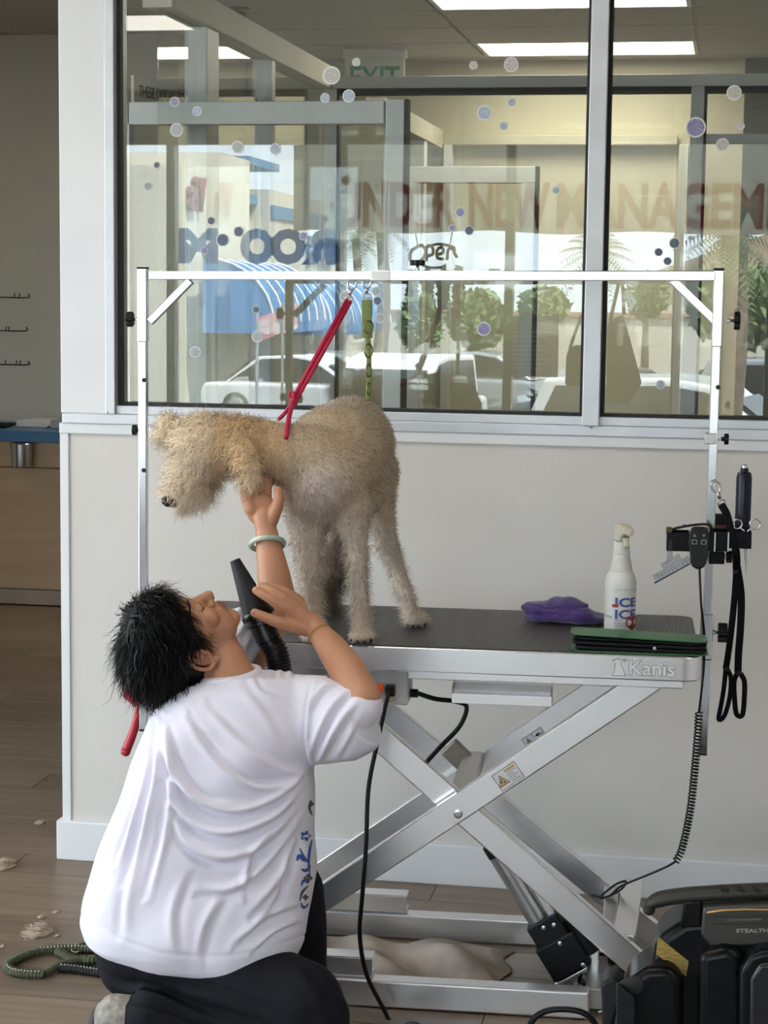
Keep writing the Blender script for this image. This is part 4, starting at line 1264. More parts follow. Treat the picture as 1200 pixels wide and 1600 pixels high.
# stickers on the arms
def arm_sticker(A, pxc, pyc, w, h, v, kind):
    a_, b_, d_, up, _ = A
    d_ = d_ if d_[0] > 0 else -d_
    uu, zz = TP(pxc, pyc, v)
    c = T(uu, v, zz)
    nrm = -tyv
    # in-plane axes
    m1 = MB().obox(c, d_ * w / 2, up * h / 2, nrm * 0.0003).build('warning_sticker', M_ink, table)
    MB().obox(c + nrm * 0.0004, d_ * (w / 2 - 0.0012), up * (h / 2 - 0.0012), nrm * 0.0002).build('sticker_face', M_logo, table)
    L = c - d_ * w * 0.27
    tri = [(-0.013, -0.011), (0.013, -0.011), (0, 0.0125)]
    mo = pm('orange_warning_print', (0.70, 0.45, 0.22), None, 30, 0.5) if kind else pm('grey_warning_print', (0.35, 0.33, 0.32), None, 30, 0.5)
    MB().prism([(x * 1.12, y * 1.12) for x, y in tri], L + nrm * 0.0007, d_, up, nrm * 0.0002).build('warning_triangle_border', M_ink, table)
    MB().prism([(x * 0.95, y * 0.95 - 0.0003) for x, y in tri], L + nrm * 0.0010, d_, up, nrm * 0.0002).build('warning_triangle', mo, table)
    for ox_, oy_, r2 in ((-0.004, -0.003, 0.0025), (0.003, -0.006, 0.0022), (0.0, 0.002, 0.0018)):
        MB().lathe(L + d_ * ox_ + up * oy_ + nrm * 0.0012, nrm, [(0, r2), (0.0002, r2)], 8).build('pictogram_dot', M_ink, table)
    if kind:
        MB().obox(c + d_ * w * 0.20 + up * h * 0.33 + nrm * 0.0008, d_ * w * 0.22, up * 0.003, nrm * 0.0002).build('warning_heading', mo, table)
        for k_ in range(5):
            MB().obox(c + d_ * (w * 0.20 - 0.004 * (k_ % 2)) + up * (h * 0.18 - k_ * h * 0.13) + nrm * 0.0008, d_ * (w * 0.20 - 0.004 * (k_ % 2)), up * 0.0010, nrm * 0.0002).build('text_line', mo if False else M_out, table)
    else:
        MB().obox(c + nrm * 0.0008, d_ * 0.0006, up * (h / 2 - 0.0012), nrm * 0.0002).build('divider_line', M_ink, table)
        MB().prism([(-0.008, 0), (0, -0.004), (0.009, 0.002), (0, 0.004)], c + d_ * w * 0.2 + up * 0.006 + nrm * 0.0008, d_, up, nrm * 0.0002).build('pictogram_hand', M_ink, table)
        MB().lathe(c + d_ * w * 0.36 + nrm * 0.0008, nrm, [(0, 0.006), (0.0002, 0.006)], 12).build('pictogram_gear', M_out, table)
arm_sticker(A1, 794, 1213, 0.062, 0.043, -0.2495, True)
arm_sticker(B1, 836, 1155, 0.058, 0.036, 0.180, False)

# ================================================================== OVERHEAD GROOMING ARM (frame of square tube)
vp = 0.0
S = 0.0235
gz = thing('overhead_bar_frame', T(0, 0, TZ), 'square aluminium overhead bar on two posts clamped to the table ends', 'overhead bar')
def UZ(px, py, v=vp):
    return TP(px, py, v)
ul, zl0 = UZ(225.0, 1139); _, zl1 = UZ(225, 420)
ur = UZ(1112, 900)[0]
zr0 = UZ(1112, 1177)[1]; zr1 = UZ(1127, 422)[1]
utop = UZ(1127, 430)[0]
def sq(a_, b_, w=S, up=tyv):
    d_ = unit(V3(b_) - V3(a_))
    s_ = unit(np.cross(d_, up)); u_ = unit(np.cross(s_, d_))
    return MB().obox((V3(a_) + V3(b_)) / 2, (V3(b_) - V3(a_)) / 2, s_ * w / 2, u_ * w / 2)
ub_, zbar = UZ(700, 431)
# posts: lower tubes and upper sleeves
PLt, PLb = T(ul, vp, zl1), T(ul, vp, zl0)
PRt, PRb = T(utop - 0.006, vp, zr1), T(ur - 0.008, vp, zr0)
def along(a_, b_, t_):
    return a_ + (b_ - a_) * t_
sq(along(PLt, PLb, 0.02), PLb, 0.0205).build('left_post', M_chrome, gz, bevel=0.002)
sq(PLt, along(PLt, PLb, 0.155)).build('left_sleeve', M_chrome, gz, bevel=0.002)
sq(along(PRt, PRb, 0.02), PRb, 0.0205).build('right_post', M_chrome, gz, bevel=0.002)
sq(PRt, along(PRt, PRb, 0.155)).build('right_sleeve', M_chrome, gz, bevel=0.002)
MB().obox(PLt + tz * 0.002, tx * 0.0122, tyv * 0.0122, tz * 0.002).build('end_cap', M_black, gz)
MB().obox(PRt + tz * 0.002, tx * 0.0122, tyv * 0.0122, tz * 0.002).build('end_cap', M_black, gz)
for e_ in (PLb, PRb):
    MB().obox(e_ - tz * 0.002, tx * 0.0098, tyv * 0.0098, tz * 0.002).build('end_cap', M_black, gz)
bl_, br_ = UZ(234, 430.5), UZ(1119, 431)
sq(T(bl_[0], vp, bl_[1]), T(UZ(608, 431)[0], vp, UZ(608, 431)[1]), 0.0205).build('bar', M_chrome, gz, bevel=0.002)
sq(T(UZ(604, 431)[0], vp, UZ(604, 431)[1]), T(br_[0], vp, br_[1]), S).build('bar', M_chrome, gz, bevel=0.002)
sq(T(UZ(580, 431)[0], vp, UZ(580, 431)[1]), T(UZ(611, 431)[0], vp, UZ(611, 431)[1]), S + 0.002).build('joint_wrap', M_gal, gz, bevel=0.002)
for pa, pb in (((234, 503), (298, 438)), ((1118, 503), (1050, 437))):
    (u1, z1), (u2, z2) = UZ(*pa), UZ(*pb)
    sq(T(u1, vp, z1), T(u2, vp, z2), 0.019).build('corner_brace', M_chrome, gz, bevel=0.002)
# star knobs
def knob(c, ax, r=0.017, h=0.018, parent=None, shaft=0.02):
    ax = unit(ax)
    s_, u_ = frame_of(ax)
    pts = []
    for k in range(48):
        a_ = 2 * PI * k / 48
        rr_ = r * (1 + 0.13 * math.cos(8 * a_))
        pts.append((rr_ * math.cos(a_), rr_ * math.sin(a_)))
    kn = MB().prism(pts, c + ax * shaft, s_, u_, ax * h).build('star_knob', M_black, parent, bevel=0.002)
    MB().cyl(c, c + ax * shaft, 0.0035, n=10).build('knob_shaft', M_screw, parent, True)
    MB().lathe(c, ax, [(0, 0.006), (0.005, 0.006)], 6).build('knob_nut', M_screw, parent)
    return kn
u1, z1 = UZ(217, 499); knob(T(ul - S / 2, vp, z1), -tx, 0.0165, 0.016, gz, 0.012)
u1, z1 = UZ(1137, 501); knob(T(UZ(1136, 501)[0] , vp, z1), tx, 0.019, 0.014, gz, 0.016)
u1, z1 = UZ(652, 424); knob(T(UZ(652, 424)[0], vp, zbar + 0.011), tz, 0.0165, 0.013, gz, 0.012)
def flat_knob(c, ax):
    MB().lathe(c, ax, [(0, 0.005), (0.006, 0.005), (0.007, 0.013), (0.016, 0.013), (0.017, 0.011)], 20).build('flat_knob', M_black, gz, True, angle=35)
u1, z1 = UZ(218, 672); flat_knob(T(u1, vp, z1), -tx)
u1, z1 = UZ(1127, 686); flat_knob(T(u1, vp, z1), tx)
for px_, py_ in ((243, 676), (1110, 685)):
    u1, z1 = UZ(px_, py_)
    MB().obox(T(u1, vp, z1), tx * 0.013, tyv * 0.012, tz * 0.013).build('sleeve_block', M_gal, gz, bevel=0.002)
for px_, py_ in ((225, 594), (224.5, 735), (1122, 605)):
    u1, z1 = UZ(px_, py_, vp - 0.012)
    MB().lathe(T(u1, vp - 0.0105, z1), -tyv, [(0, 0.0055), (0.001, 0.0055), (0.0012, 0.003)], 14).build('locating_hole', M_gask, gz)
# clamps to the table ends
for u_, sgn, pk in ((ur - 0.008, 1, True), (ul, -1, False)):
    zc_ = TZ - 0.02
    MB().obox(T(u_, vp, zc_ + 0.02), tx * 0.0145, tyv * 0.0145, tz * 0.055).build('clamp_block', M_chrome, gz, bevel=0.003)
    MB().obox(T((u_ + sgn * TLn) / 2, vp, zc_ - 0.005), tx * (abs(u_) - TLn) / 2 * 1.0, tyv * 0.02, tz * 0.015).build('clamp_bracket', M_gal, gz, bevel=0.002)
    if pk:
        knob(T(u_ + 0.0145, vp, zc_ + 0.03), tx, 0.021, 0.022, gz, 0.012)
# ================================================================== THINGS ON AND AROUND THE TABLE
TT = TZ + 0.0028
# ---- spray bottle
bp = PZ(968, 986, TT)
M_bot = pm('white_bottle_plastic', (0.78, 0.77, 0.73), (0.75, 0.74, 0.70), 6, 0.35, sub=0.1)
M_crm = pm('cream_sprayer_plastic', (0.72, 0.66, 0.55), None, 8, 0.4)
M_ltxt = pm('blue_label_print', (0.03, 0.045, 0.28), (0.10, 0.14, 0.42), 200, 0.4)
M_lred = pm('red_label_print', (0.42, 0.03, 0.03), None, 30, 0.4)
sb = thing('spray_bottle', bp, 'white spray bottle with blue lettering on the table top', 'spray bottle')
pxm = np.linalg.norm(bp - CAM) / FPX
rb = 24.2 * pxm
def h(py): return (986 - py) * pxm
prof = [(0, rb * 0.93), (0.004, rb), (h(912), rb), (h(905), rb * 0.985), (h(899), rb * 0.90), (h(895), rb * 0.80)]
for k in range(7):
    t0 = k / 7
    r0 = rb * (0.78 - 0.24 * t0)
    y0 = 893 - 26 * t0
    prof += [(h(y0), r0), (h(y0 - 0.9), r0 * 0.92), (h(y0 - 2.6), r0 * 0.92)]
prof += [(h(866), rb * 0.50), (h(864), rb * 0.55), (h(861), rb * 0.55), (h(860), rb * 0.44)]
MB().lathe(bp, tz, prof, 40).build('bottle', M_bot, sb, True, angle=18)
m = MB()
n = 48
vs = []
for hh, rr in ((h(860), 0.50), (h(846), 0.47)):
    vs += [bp + tz * hh + tx * rb * (rr + (0.02 if k % 2 else 0)) * math.cos(2 * PI * k / n) + tyv * rb * (rr + (0.02 if k % 2 else 0)) * math.sin(2 * PI * k / n) for k in range(n)]
m.add(vs, [(k, (k + 1) % n, n + (k + 1) % n, n + k) for k in range(n)] + [tuple(range(n)), tuple(range(2 * n - 1, n - 1, -1))])
m.build('screw_collar', M_bot, sb)
# sprayer head turned nearly end-on: tapered shroud, nozzle and trigger
hd = MB()
ex_ = unit(tx * 0.35 - tyv * 0.94)
sd_ = unit(np.cross(tz, ex_))
outl = [(-0.020, h(846)), (0.016, h(846)), (0.016, h(840)), (0.024, h(836)), (0.042, h(833)), (0.046, h(829)), (0.040, h(822)), (0.016, h(819)), (-0.012, h(820)), (-0.020, h(826))]
hd.prism(outl, bp - sd_ * 0.0135, ex_, tz, sd_ * 0.027)
hd.build('sprayer_head', M_crm, sb, True, bevel=0.004, angle=50)
MB().lathe(bp + ex_ * 0.045 + tz * h(829), ex_, [(0, 0.008), (0.008, 0.008), (0.009, 0.006)], 12).build('nozzle', M_crm, sb, True, angle=40)
MB().prism([(0.018, h(838)), (0.030, h(838)), (0.036, h(850)), (0.030, h(856)), (0.028, h(850))], bp - sd_ * 0.007, ex_, tz, sd_ * 0.014).build('trigger', M_crm, sb, bevel=0.003)
def wrap_text(body, size, a0, hh, m_, sx=1.0, bold=0.0, shear=0.0, nm='label_lettering'):
    me = text_mesh(body, size, 0.0, bold, 'LEFT', shear)
    bm = bmesh.new(); bm.from_mesh(me)
    bmesh.ops.subdivide_edges(bm, edges=[e for e in bm.edges if e.calc_length() > 0.006], cuts=2)
    bm.to_mesh(me); bm.free()
    a = verts_of(me)
    th = a0 + a[:, 0] * sx / rb
    R_ = rb + 0.0007
    set_verts(me, bp + np.outer(np.sin(th) * R_, tx) - np.outer(np.cos(th) * R_, tyv) + np.outer(hh + a[:, 1], tz))
    me.name = nm
    return link(nm, me, m_, sb)
aL = -0.36
wrap_text('Chris Christensen', 0.0095, aL - 0.1, h(920), M_out, 1.0, shear=0.3)
wrap_text('ICE', 0.029, aL, h(944), M_ltxt, 1.35, 0.0011)
wrap_text('ICE', 0.029, aL, h(962.5), M_ltxt, 1.35, 0.0011)
for k, (wd, py) in enumerate((('WITH', 967), ('SUNSCREEN', 971.5), ('COAT SPRAY', 976), ('32 FL OZ', 981))):
    wrap_text(wd, 0.0068, aL + 0.02, h(py), M_ltxt, 1.0)
wrap_text('finishing', 0.008, -1.22, h(962), M_ltxt, 1.0)
def wrap_disc(a_c, hc, ra, rz_, m_, nm):
    vs = [(math.cos(q) * ra, math.sin(q) * rz_) for q in np.linspace(0, 2 * PI, 20)[:-1]]
    R_ = rb + 0.0009
    f = lambda u, v: bp + tx * math.sin(a_c + u / rb) * R_ - tyv * math.cos(a_c + u / rb) * R_ + tz * (hc + v)
    MB().add([f(0, 0)] + [f(u, v) for u, v in vs], [(0, 1 + k, 1 + (k + 1) % 19) for k in range(19)]).build(nm, m_, sb)
wrap_disc(aL + 0.05, h(943), 0.009, 0.004, M_lred, 'red_oval')
wrap_disc(aL + 1.32, h(969), 0.022, 0.017, M_lred, 'red_emblem')
wrap_disc(aL + 1.25, h(977), 0.010, 0.006, M_ink, 'emblem_dog')
# ---- purple towel
M_tow = pm('purple_terry_cloth', (0.085, 0.045, 0.22), (0.060, 0.030, 0.16), 60, 0.95, 0, 0.6, 420, sheen=0.4)
tp = PZ(880, 972, TT)
m = MB()
pm_ = np.linalg.norm(tp - CAM) / FPX
def blob(px, zc, ru, rv, rz, rot=0.0, dv=0.0):
    c = tp + tx * (px - 878) * pm_ + tyv * dv + tz * zc
    a_, b_ = tx * math.cos(rot) - tz * math.sin(rot), tx * math.sin(rot) + tz * math.cos(rot)
    m.ell(c, a_ * ru, tyv * rv, b_ * rz, 24, 14)
blob(848, 0.030, 0.052, 0.045, 0.022, 0.1)
blob(880, 0.036, 0.060, 0.050, 0.022, -0.05, 0.01)
blob(905, 0.024, 0.058, 0.045, 0.018, 0.28, 0.0)
blob(890, 0.016, 0.085, 0.055, 0.016, 0.02)
blob(862, 0.016, 0.070, 0.055, 0.018, 0.0)
blob(925, 0.013, 0.035, 0.045, 0.013, 0.1)
me = remeshed(m, 'towel', 0.004, 5)
a = verts_of(me); nn = normals_of(me)
d_ = np.zeros(len(a))
uu = (a - tp) @ tx; vv = (a - tp) @ tyv; zz = a[:, 2] - TT
d_ += 0.0032 * np.sin(zz * 260 + uu * 18 + 0.6) * (np.abs(nn[:, 2]) < 0.75)
d_ += 0.0035 * np.sin(uu * 45 + vv * 50 + 1) + 0.0014 * np.sin(uu * 120 - vv * 70)
a = a + nn * d_[:, None]
a[:, 2] = np.maximum(a[:, 2], TT + 0.0005)
set_verts(me, a)
me.materials.append(M_tow)
tag(link('towel', me), 'folded purple towel on the table beside the spray bottle', 'towel')
# ---- green zip organiser with black leaves
M_grn = pm('green_leatherette', (0.035, 0.16, 0.050), (0.025, 0.13, 0.040), 25, 0.38, 0, 0.2, 260)
M_leaf = pm('black_nylon_leaf', (0.004, 0.005, 0.006), None, 40, 0.5, spec=0.2)
cb = PZ(1000, 1026, TT)
gc = thing('organiser_wallet', cb, 'flat green organiser with black inner leaves at the table front corner', 'organiser')
c0 = T(0, 0, 0)
uA, uB = TP(890, 1010, -0.27)[0], TP(1107, 1012, -0.25)[0]
def plate(u0_, u1_, v0_, v1_, z0_, z1_, r, nm, m_, tiltl=0.0, bev=0.002):
    mb_ = MB().prism(rrect(u1_ - u0_, v1_ - v0_, r, 6), T((u0_ + u1_) / 2, (v0_ + v1_) / 2, z0_), tx, tyv, tz * (z1_ - z0_))
    if tiltl:
        vsn = []
        for p_ in mb_.v:
            u_ = (V3(p_) - TC) @ tx
            vsn.append((p_[0], p_[1], p_[2] + tiltl * max(0, (u1_ - u_) / (u1_ - u0_)) ** 1.3))
        mb_.v = vsn
    return mb_.build(nm, m_, gc, True, bevel=bev, angle=40)
plate(uA + 0.002, uB, -0.272, -0.175, TT, TT + 0.003, 0.022, 'green_cover', M_grn)
plate(uA + 0.012, uB - 0.003, -0.270, -0.177, TT + 0.0035, TT + 0.0115, 0.022, 'black_leaf', M_leaf, 0.002)
plate(uA + 0.006, uB - 0.004, -0.270, -0.177, TT + 0.0125, TT + 0.0205, 0.022, 'black_leaf', M_leaf, 0.004)
plate(uA + 0.010, uB - 0.003, -0.270, -0.177, TT + 0.0215, TT + 0.028, 0.022, 'black_leaf', M_leaf, 0.006)
plate(uA, uB - 0.001, -0.272, -0.172, TT + 0.0285, TT + 0.0315, 0.022, 'green_cover', M_grn, 0.009)
u_, z_ = TP(1023, 1013, -0.272)
MB().lathe(T(u_, -0.2725, z_), -tyv, [(0, 0.004), (0.0015, 0.004), (0.002, 0.002)], 10).build('snap_stud', M_screw, gc, True, angle=30)
# ---- tool caddy on the right post
M_cad = pm('glossy_black_acrylic', (0.004, 0.004, 0.006), None, 20, 0.2, spec=0.22)
uc, zc = TP(1116, 848, 0)
cad = thing('tool_caddy', T(uc, -0.01, zc - 0.03), 'black tool caddy clamped to the right steel post', 'caddy')
def ubox(px0, px1, py0, py1, v0, v1, nm, m_, par, bev=0.002):
    vm = v0
    (ua_, za_), (ub2, zb4) = TP(px0, py0, vm), TP(px1, py1, vm)
    return MB().obox(T((ua_ + ub2) / 2, (v0 + v1) / 2, (za_ + zb4) / 2), tx * (ub2 - ua_) / 2, tyv * (v1 - v0) / 2, tz * (za_ - zb4) / 2).build(nm, m_, par, bevel=bev)
# open-topped bins: floor plus four walls
def bin_(px0, px1, py0, py1, v0, v1, th=0.003):
    (ua_, za_), (ub2, zb4) = TP(px0, py0, v0), TP(px1, py1, v0)
    m_ = MB()
    um, vm, zm = (ua_ + ub2) / 2, (v0 + v1) / 2, (za_ + zb4) / 2
    du, dv, dz_ = (ub2 - ua_) / 2, (v1 - v0) / 2, (za_ - zb4) / 2
    m_.obox(T(um, v0 + th / 2, zm), tx * du, tyv * th / 2, tz * dz_)
    m_.obox(T(um, v1 - th / 2, zm), tx * du, tyv * th / 2, tz * dz_)
    m_.obox(T(ua_ + th / 2, vm, zm), tx * th / 2, tyv * (dv - th), tz * dz_)
    m_.obox(T(ub2 - th / 2, vm, zm), tx * th / 2, tyv * (dv - th), tz * dz_)
    m_.obox(T(um, vm, zb4 + th / 2), tx * (du - th), tyv * (dv - th), tz * th / 2)
    return m_.build('bin', M_cad, cad, bevel=0.001)
bin_(1042, 1078, 832, 862, -0.075, -0.015)
bin_(1108, 1138, 830, 862, -0.075, -0.018)
bin_(1139, 1174, 830, 858, -0.060, 0.02)
ubox(1108, 1132, 862, 882, -0.055, -0.015, 'clamp_body', M_cad, cad)
for px_ in (1117, 1138):
    ubox(px_ - 0.6, px_ + 0.6, 832, 862, -0.0765, -0.075, 'seam_rib', M_gal, cad, 0)
knob(T(TP(1140, 870, -0.03)[0] - 0.012, -0.03, TP(1140, 870, -0.03)[1]), tx, 0.013, 0.014, cad, 0.004)
# black strap and buckle bits lying in the left bin
stp = MB().sweep(bez([T(*(lambda q: (q[0], -0.05, q[1]))(TP(a_, b_, -0.05))) for a_, b_ in ((1044, 840), (1050, 828), (1062, 824), (1085, 820), (1108, 820), (1112, 830))], 24), 0.006, 8, flat=0.5)
sg = thing('rolled_strap', T(uc - 0.07, -0.05, zc + 0.01), 'black rolled strap with steel buckle lying on the tool caddy', 'strap')
stp.build('strap', M_black, sg, True)
q = T(*(lambda q: (q[0], -0.05, q[1]))(TP(1067, 822, -0.05)))
MB().prism([(-0.008, -0.006), (0.0, 0.004), (0.003, 0.012), (0.006, 0.004), (0.003, -0.002)], q, tx, tz, tyv * 0.006).build('buckle', M_chrome, sg, bevel=0.001)
ubox(1041, 1050, 824, 835, -0.06, -0.045, 'leather_tip', pm('brown_leather', (0.12, 0.075, 0.045), None, 30, 0.6), sg)
# ---- remote control hung on the caddy, with coiled lead
M_rem = pm('charcoal_remote_plastic', (0.016, 0.017, 0.020), (0.013, 0.014, 0.016), 30, 0.5, spec=0.25)
M_mark = pm('grey_button_print', (0.30, 0.30, 0.30), None, 10, 0.5)
vr = -0.095
ur_, zr_ = TP(1092, 857, vr)
rm = thing('remote_control', T(ur_, vr, zr_ - 0.05), 'charcoal hand remote with up and down buttons hung on the caddy', 'remote control')
s_ = np.linalg.norm(T(ur_, vr, zr_) - CAM) / FPX
ol = [(-12, -31), (-15, -20), (-16, -8), (-14.5, 2), (-13, 12), (-12.5, 22), (-9, 29), (-3, 32.5), (3, 32.5), (9, 29), (12.5, 22), (13.5, 12), (15, 2), (16, -8), (15.5, -20), (13, -29), (8, -33), (-7, -33)]
MB().prism([(x * s_, -y * s_) for x, y in ol], T(ur_, vr, zr_), tx, tz, tyv * 0.022).build('body', M_rem, rm, True, bevel=0.004, angle=50)
for dx, tri in ((-7, 1), (7, -1)):
    MB().prism([(-4.0 * s_, -3.6 * s_), (4.0 * s_, -3.6 * s_), (4.0 * s_, 3.6 * s_), (-4.0 * s_, 3.6 * s_)], T(ur_ + dx * s_, vr - 0.0008, zr_ + 10 * s_), tx, tz, tyv * 0.0009).build('button_outline', M_mark, rm)
    MB().prism(rrect(5.6 * s_, 5.0 * s_, 1.0 * s_, 3), T(ur_ + dx * s_, vr - 0.0016, zr_ + 10 * s_), tx, tz, tyv * 0.0012).build('button', M_rem, rm)
    MB().prism([(-2.5 * s_, -2 * s_ * tri), (2.5 * s_, -2 * s_ * tri), (0, 2.5 * s_ * tri)], T(ur_ + dx * s_, vr - 0.0006, zr_ + 20 * s_), tx, tz, tyv * 0.0007).build('arrow_mark', M_mark, rm)
def tpt(px, py, v):
    u_, z_ = TP(px, py, v)
    return T(u_, v, z_)
ld = [tpt(1093, 889, vr + 0.01), tpt(1094, 915, vr), tpt(1096, 950, -0.10), tpt(1100, 985, -0.06), T(TLn + 0.012, -0.04, TZ - 0.005), tpt(1100, 1040, -0.04), tpt(1096, 1080, -0.05), tpt(1092, 1113, -0.05)]
MB().sweep(bez(ld, 50), 0.0028, 8).build('lead', M_blackrub, rm, True)
ax_pts = bez([tpt(1092, 1113, -0.05), tpt(1090, 1150, -0.05), tpt(1085, 1210, -0.04), tpt(1078, 1270, -0.03), tpt(1066, 1325, -0.02), tpt(1056, 1346, -0.02)], 200)
ax_pts = np.array(ax_pts)
L_ = np.concatenate([[0], np.cumsum(np.linalg.norm(np.diff(ax_pts, axis=0), axis=1))])
turns = 46
N_ = turns * 12
coil = []
for i in range(N_ + 1):
    s0 = L_[-1] * i / N_
    c = np.array([np.interp(s0, L_, ax_pts[:, k]) for k in range(3)])
    d_ = unit(np.array([np.interp(min(s0 + 0.01, L_[-1]), L_, ax_pts[:, k]) for k in range(3)]) - np.array([np.interp(max(s0 - 0.01, 0), L_, ax_pts[:, k]) for k in range(3)]))
    e1, e2 = frame_of(d_, (0, 1, 0.2))
    a_ = 2 * PI * i / 12
    rr = 0.0078
    coil.append(c + e1 * rr * math.cos(a_) + e2 * rr * math.sin(a_))
MB().sweep(coil, 0.0021, 6).build('coiled_lead', M_blackrub, rm, True)
tl = [tpt(1056, 1346, -0.02), tpt(1040, 1355, 0.0), tpt(1010, 1368, 0.04), tpt(985, 1378, 0.08), tpt(968, 1386, 0.1), tpt(952, 1400, 0.12), tpt(938, 1402, 0.13), tpt(960, 1383, 0.10), tpt(978, 1377, 0.09), tpt(970, 1390, 0.09), tpt(945, 1402, 0.1), tpt(925, 1398, 0.12)]
MB().sweep(bez(tl, 90), 0.0028, 8).build('lead', M_blackrub, rm, True)
# ---- dark blue clipper body standing in the caddy
M_navy = pm('navy_anodised_body', (0.004, 0.006, 0.018), None, 10, 0.28, spec=0.3)
kp = tpt(1159.5, 845, -0.02)
kl = thing('nail_grinder', kp, 'dark navy cylindrical nail grinder standing in the caddy', 'nail grinder')
sc_ = np.linalg.norm(kp - CAM) / FPX
kb = kp - tz * 0.004
MB().lathe(kb, tz, [(0, 11 * sc_), (8 * sc_, 12 * sc_), (100 * sc_, 12 * sc_), (104 * sc_, 11 * sc_), (108 * sc_, 10 * sc_), (109 * sc_, 6.2 * sc_), (114 * sc_, 6.2 * sc_), (115 * sc_, 5 * sc_)], 32).build('body', M_navy, kl, True, angle=35)
MB().lathe(kb + tz * 115 * sc_, tz, [(0, 4.6 * sc_), (4 * sc_, 4.6 * sc_), (5 * sc_, 3.6 * sc_)], 16).build('collet', M_chrome, kl, True, angle=35)
# ---- scissors in the caddy
scq = tpt(1166, 850, -0.055)
sx_ = thing('scissors', scq, 'steel grooming scissors with ring handles in the caddy end slot', 'scissors')
def ring(c, r, tr, nm, m_, par, ax=None, sx=1.0):
    ax = -tyv if ax is None else unit(ax)
    e1, e2 = frame_of(ax)
    return MB().sweep([c + e1 * r * sx * math.cos(a_) + e2 * r * math.sin(a_) for a_ in np.linspace(0, 2 * PI, 29)[:-1]], tr, 8, closed=True).build(nm, m_, par, True)
ring(tpt(1180, 819, -0.057), 8 * sc_, 0.0018, 'finger_ring', M_chrome, sx_)
ring(tpt(1152, 819, -0.057), 7 * sc_, 0.0018, 'finger_ring', M_chrome, sx_)
MB().sweep([tpt(1174, 825, -0.057), tpt(1169, 829, -0.057), tpt(1166, 840, -0.057), tpt(1166, 860, -0.057)], 0.002, 8).build('shank', M_chrome, sx_, True)
MB().sweep([tpt(1157, 825, -0.057), tpt(1162, 829, -0.057), tpt(1165, 840, -0.057), tpt(1166, 860, -0.057)], 0.002, 8).build('shank', M_chrome, sx_, True)
bl0 = tpt(1163.5, 858, -0.066)
MB().prism([(-0.002, 0), (0.005, 0), (0.0058, -24 * sc_), (0.005, -42 * sc_), (0.003, -30 * sc_), (0.0, -14 * sc_)], bl0, tx, tz, tyv * 0.002).build('blade', M_chrome, sx_)
# ---- wooden brush behind the post
wq = tpt(1122, 826, 0.035)
wb = thing('wooden_brush', wq, 'small brown wooden brush lying behind the post on the caddy', 'brush')
M_wood = pm('reddish_brown_wood', (0.17, 0.075, 0.038), (0.11, 0.05, 0.025), 10, 0.5, stretch=(1, 1, 6))
MB().prism([(-19 * sc_, 0), (18 * sc_, -2 * sc_), (20 * sc_, 5 * sc_), (-14 * sc_, 7 * sc_)], wq, tx, tz, tyv * 0.03).build('brush_back', M_wood, wb, bevel=0.003)
MB().prism([(-19 * sc_, 4 * sc_), (-13 * sc_, 22 * sc_), (-8 * sc_, 22 * sc_), (-13 * sc_, 4 * sc_)], wq, tx, tz, tyv * 0.03).build('brush_handle', M_wood, wb, bevel=0.003)
MB().obox(wq + tx * 3 * sc_ + tz * 14 * sc_ + tyv * 0.015, tx * 15 * sc_, tyv * 0.012, tz * 8 * sc_).build('bristle_pad', pm('dark_bristle', (0.02, 0.012, 0.010), None, 200, 0.9, 0, 0.8, 400), wb, bevel=0.004)
# ---- clear guide combs tilted out of the left bin
M_clear = glass('clear_comb_plastic', (0.80, 0.83, 0.86), 0.12, 0.08)
gq = tpt(1050, 888, -0.085)
gcb = thing('guide_comb', gq, 'clear plastic guide comb tilted below the caddy', 'guide comb')
e1 = unit(tx * 0.83 + tz * 0.50); e2 = unit(np.cross(e1, tyv)); e2 = e2 if e2[2] > 0 else -e2
MB().obox(gq, e1 * 31 * sc_, e2 * 5.5 * sc_, tyv * 0.008).build('comb_body', M_clear, gcb, bevel=0.001)
for k in range(9):
    MB().obox(gq + e1 * (-24 + 6 * k) * sc_ - e2 * 1 * sc_ - tyv * 0.010, e1 * 0.7 * sc_, e2 * 4.0 * sc_, tyv * 0.002).build('tooth', M_clear, gcb)
MB().obox(gq + e1 * 4 * sc_ + e2 * 10 * sc_, e1 * 16 * sc_, e2 * 4.5 * sc_, tyv * 0.006).build('comb_clip', M_clear, gcb, bevel=0.001)
MB().obox(gq - e2 * 6.5 * sc_ - e1 * 3 * sc_, e1 * 31 * sc_, e2 * 0.9 * sc_, tyv * 0.008).build('comb_edge', M_black, gcb)
MB().prism([(-6 * sc_, 0), (12 * sc_, 0), (8 * sc_, 30 * sc_), (1 * sc_, 32 * sc_)], gq + e2 * 12 * sc_ - tyv * 0.004, e1 * 0.7 + tz * 0.2, tz, tyv * 0.003).build('comb_tab', M_clear, gcb)
# ---- black loop strap hung beside the caddy from a clasp on the post
ls = thing('black_leash', tpt(1150, 1100, -0.03), 'black nylon loop leash with steel clasp hanging from the post', 'leash')
M_nyl = pm('black_nylon_webbing', (0.004, 0.004, 0.006), None, 90, 0.8, 0, 0.5, 300, spec=0.12)
def strap(pts, w, nm, m_, par, v=-0.03, th=0.25, n=50):
    ps = [tpt(p_[0], p_[1], p_[2] if len(p_) > 2 else v) for p_ in pts]
    return MB().sweep(bez(ps, n), w, 10, flat=th, up=(0, 1, 0)).build(nm, m_, par, True)
strap([(1127, 788, -0.03), (1136, 805, -0.045), (1142, 830, -0.07), (1150, 862, -0.075), (1151, 890, -0.05)], 0.009, 'webbing', M_nyl, ls)
strap([(1151, 885), (1148, 930), (1143, 980), (1138, 1020), (1134, 1046)], 0.0075, 'webbing', M_nyl, ls)
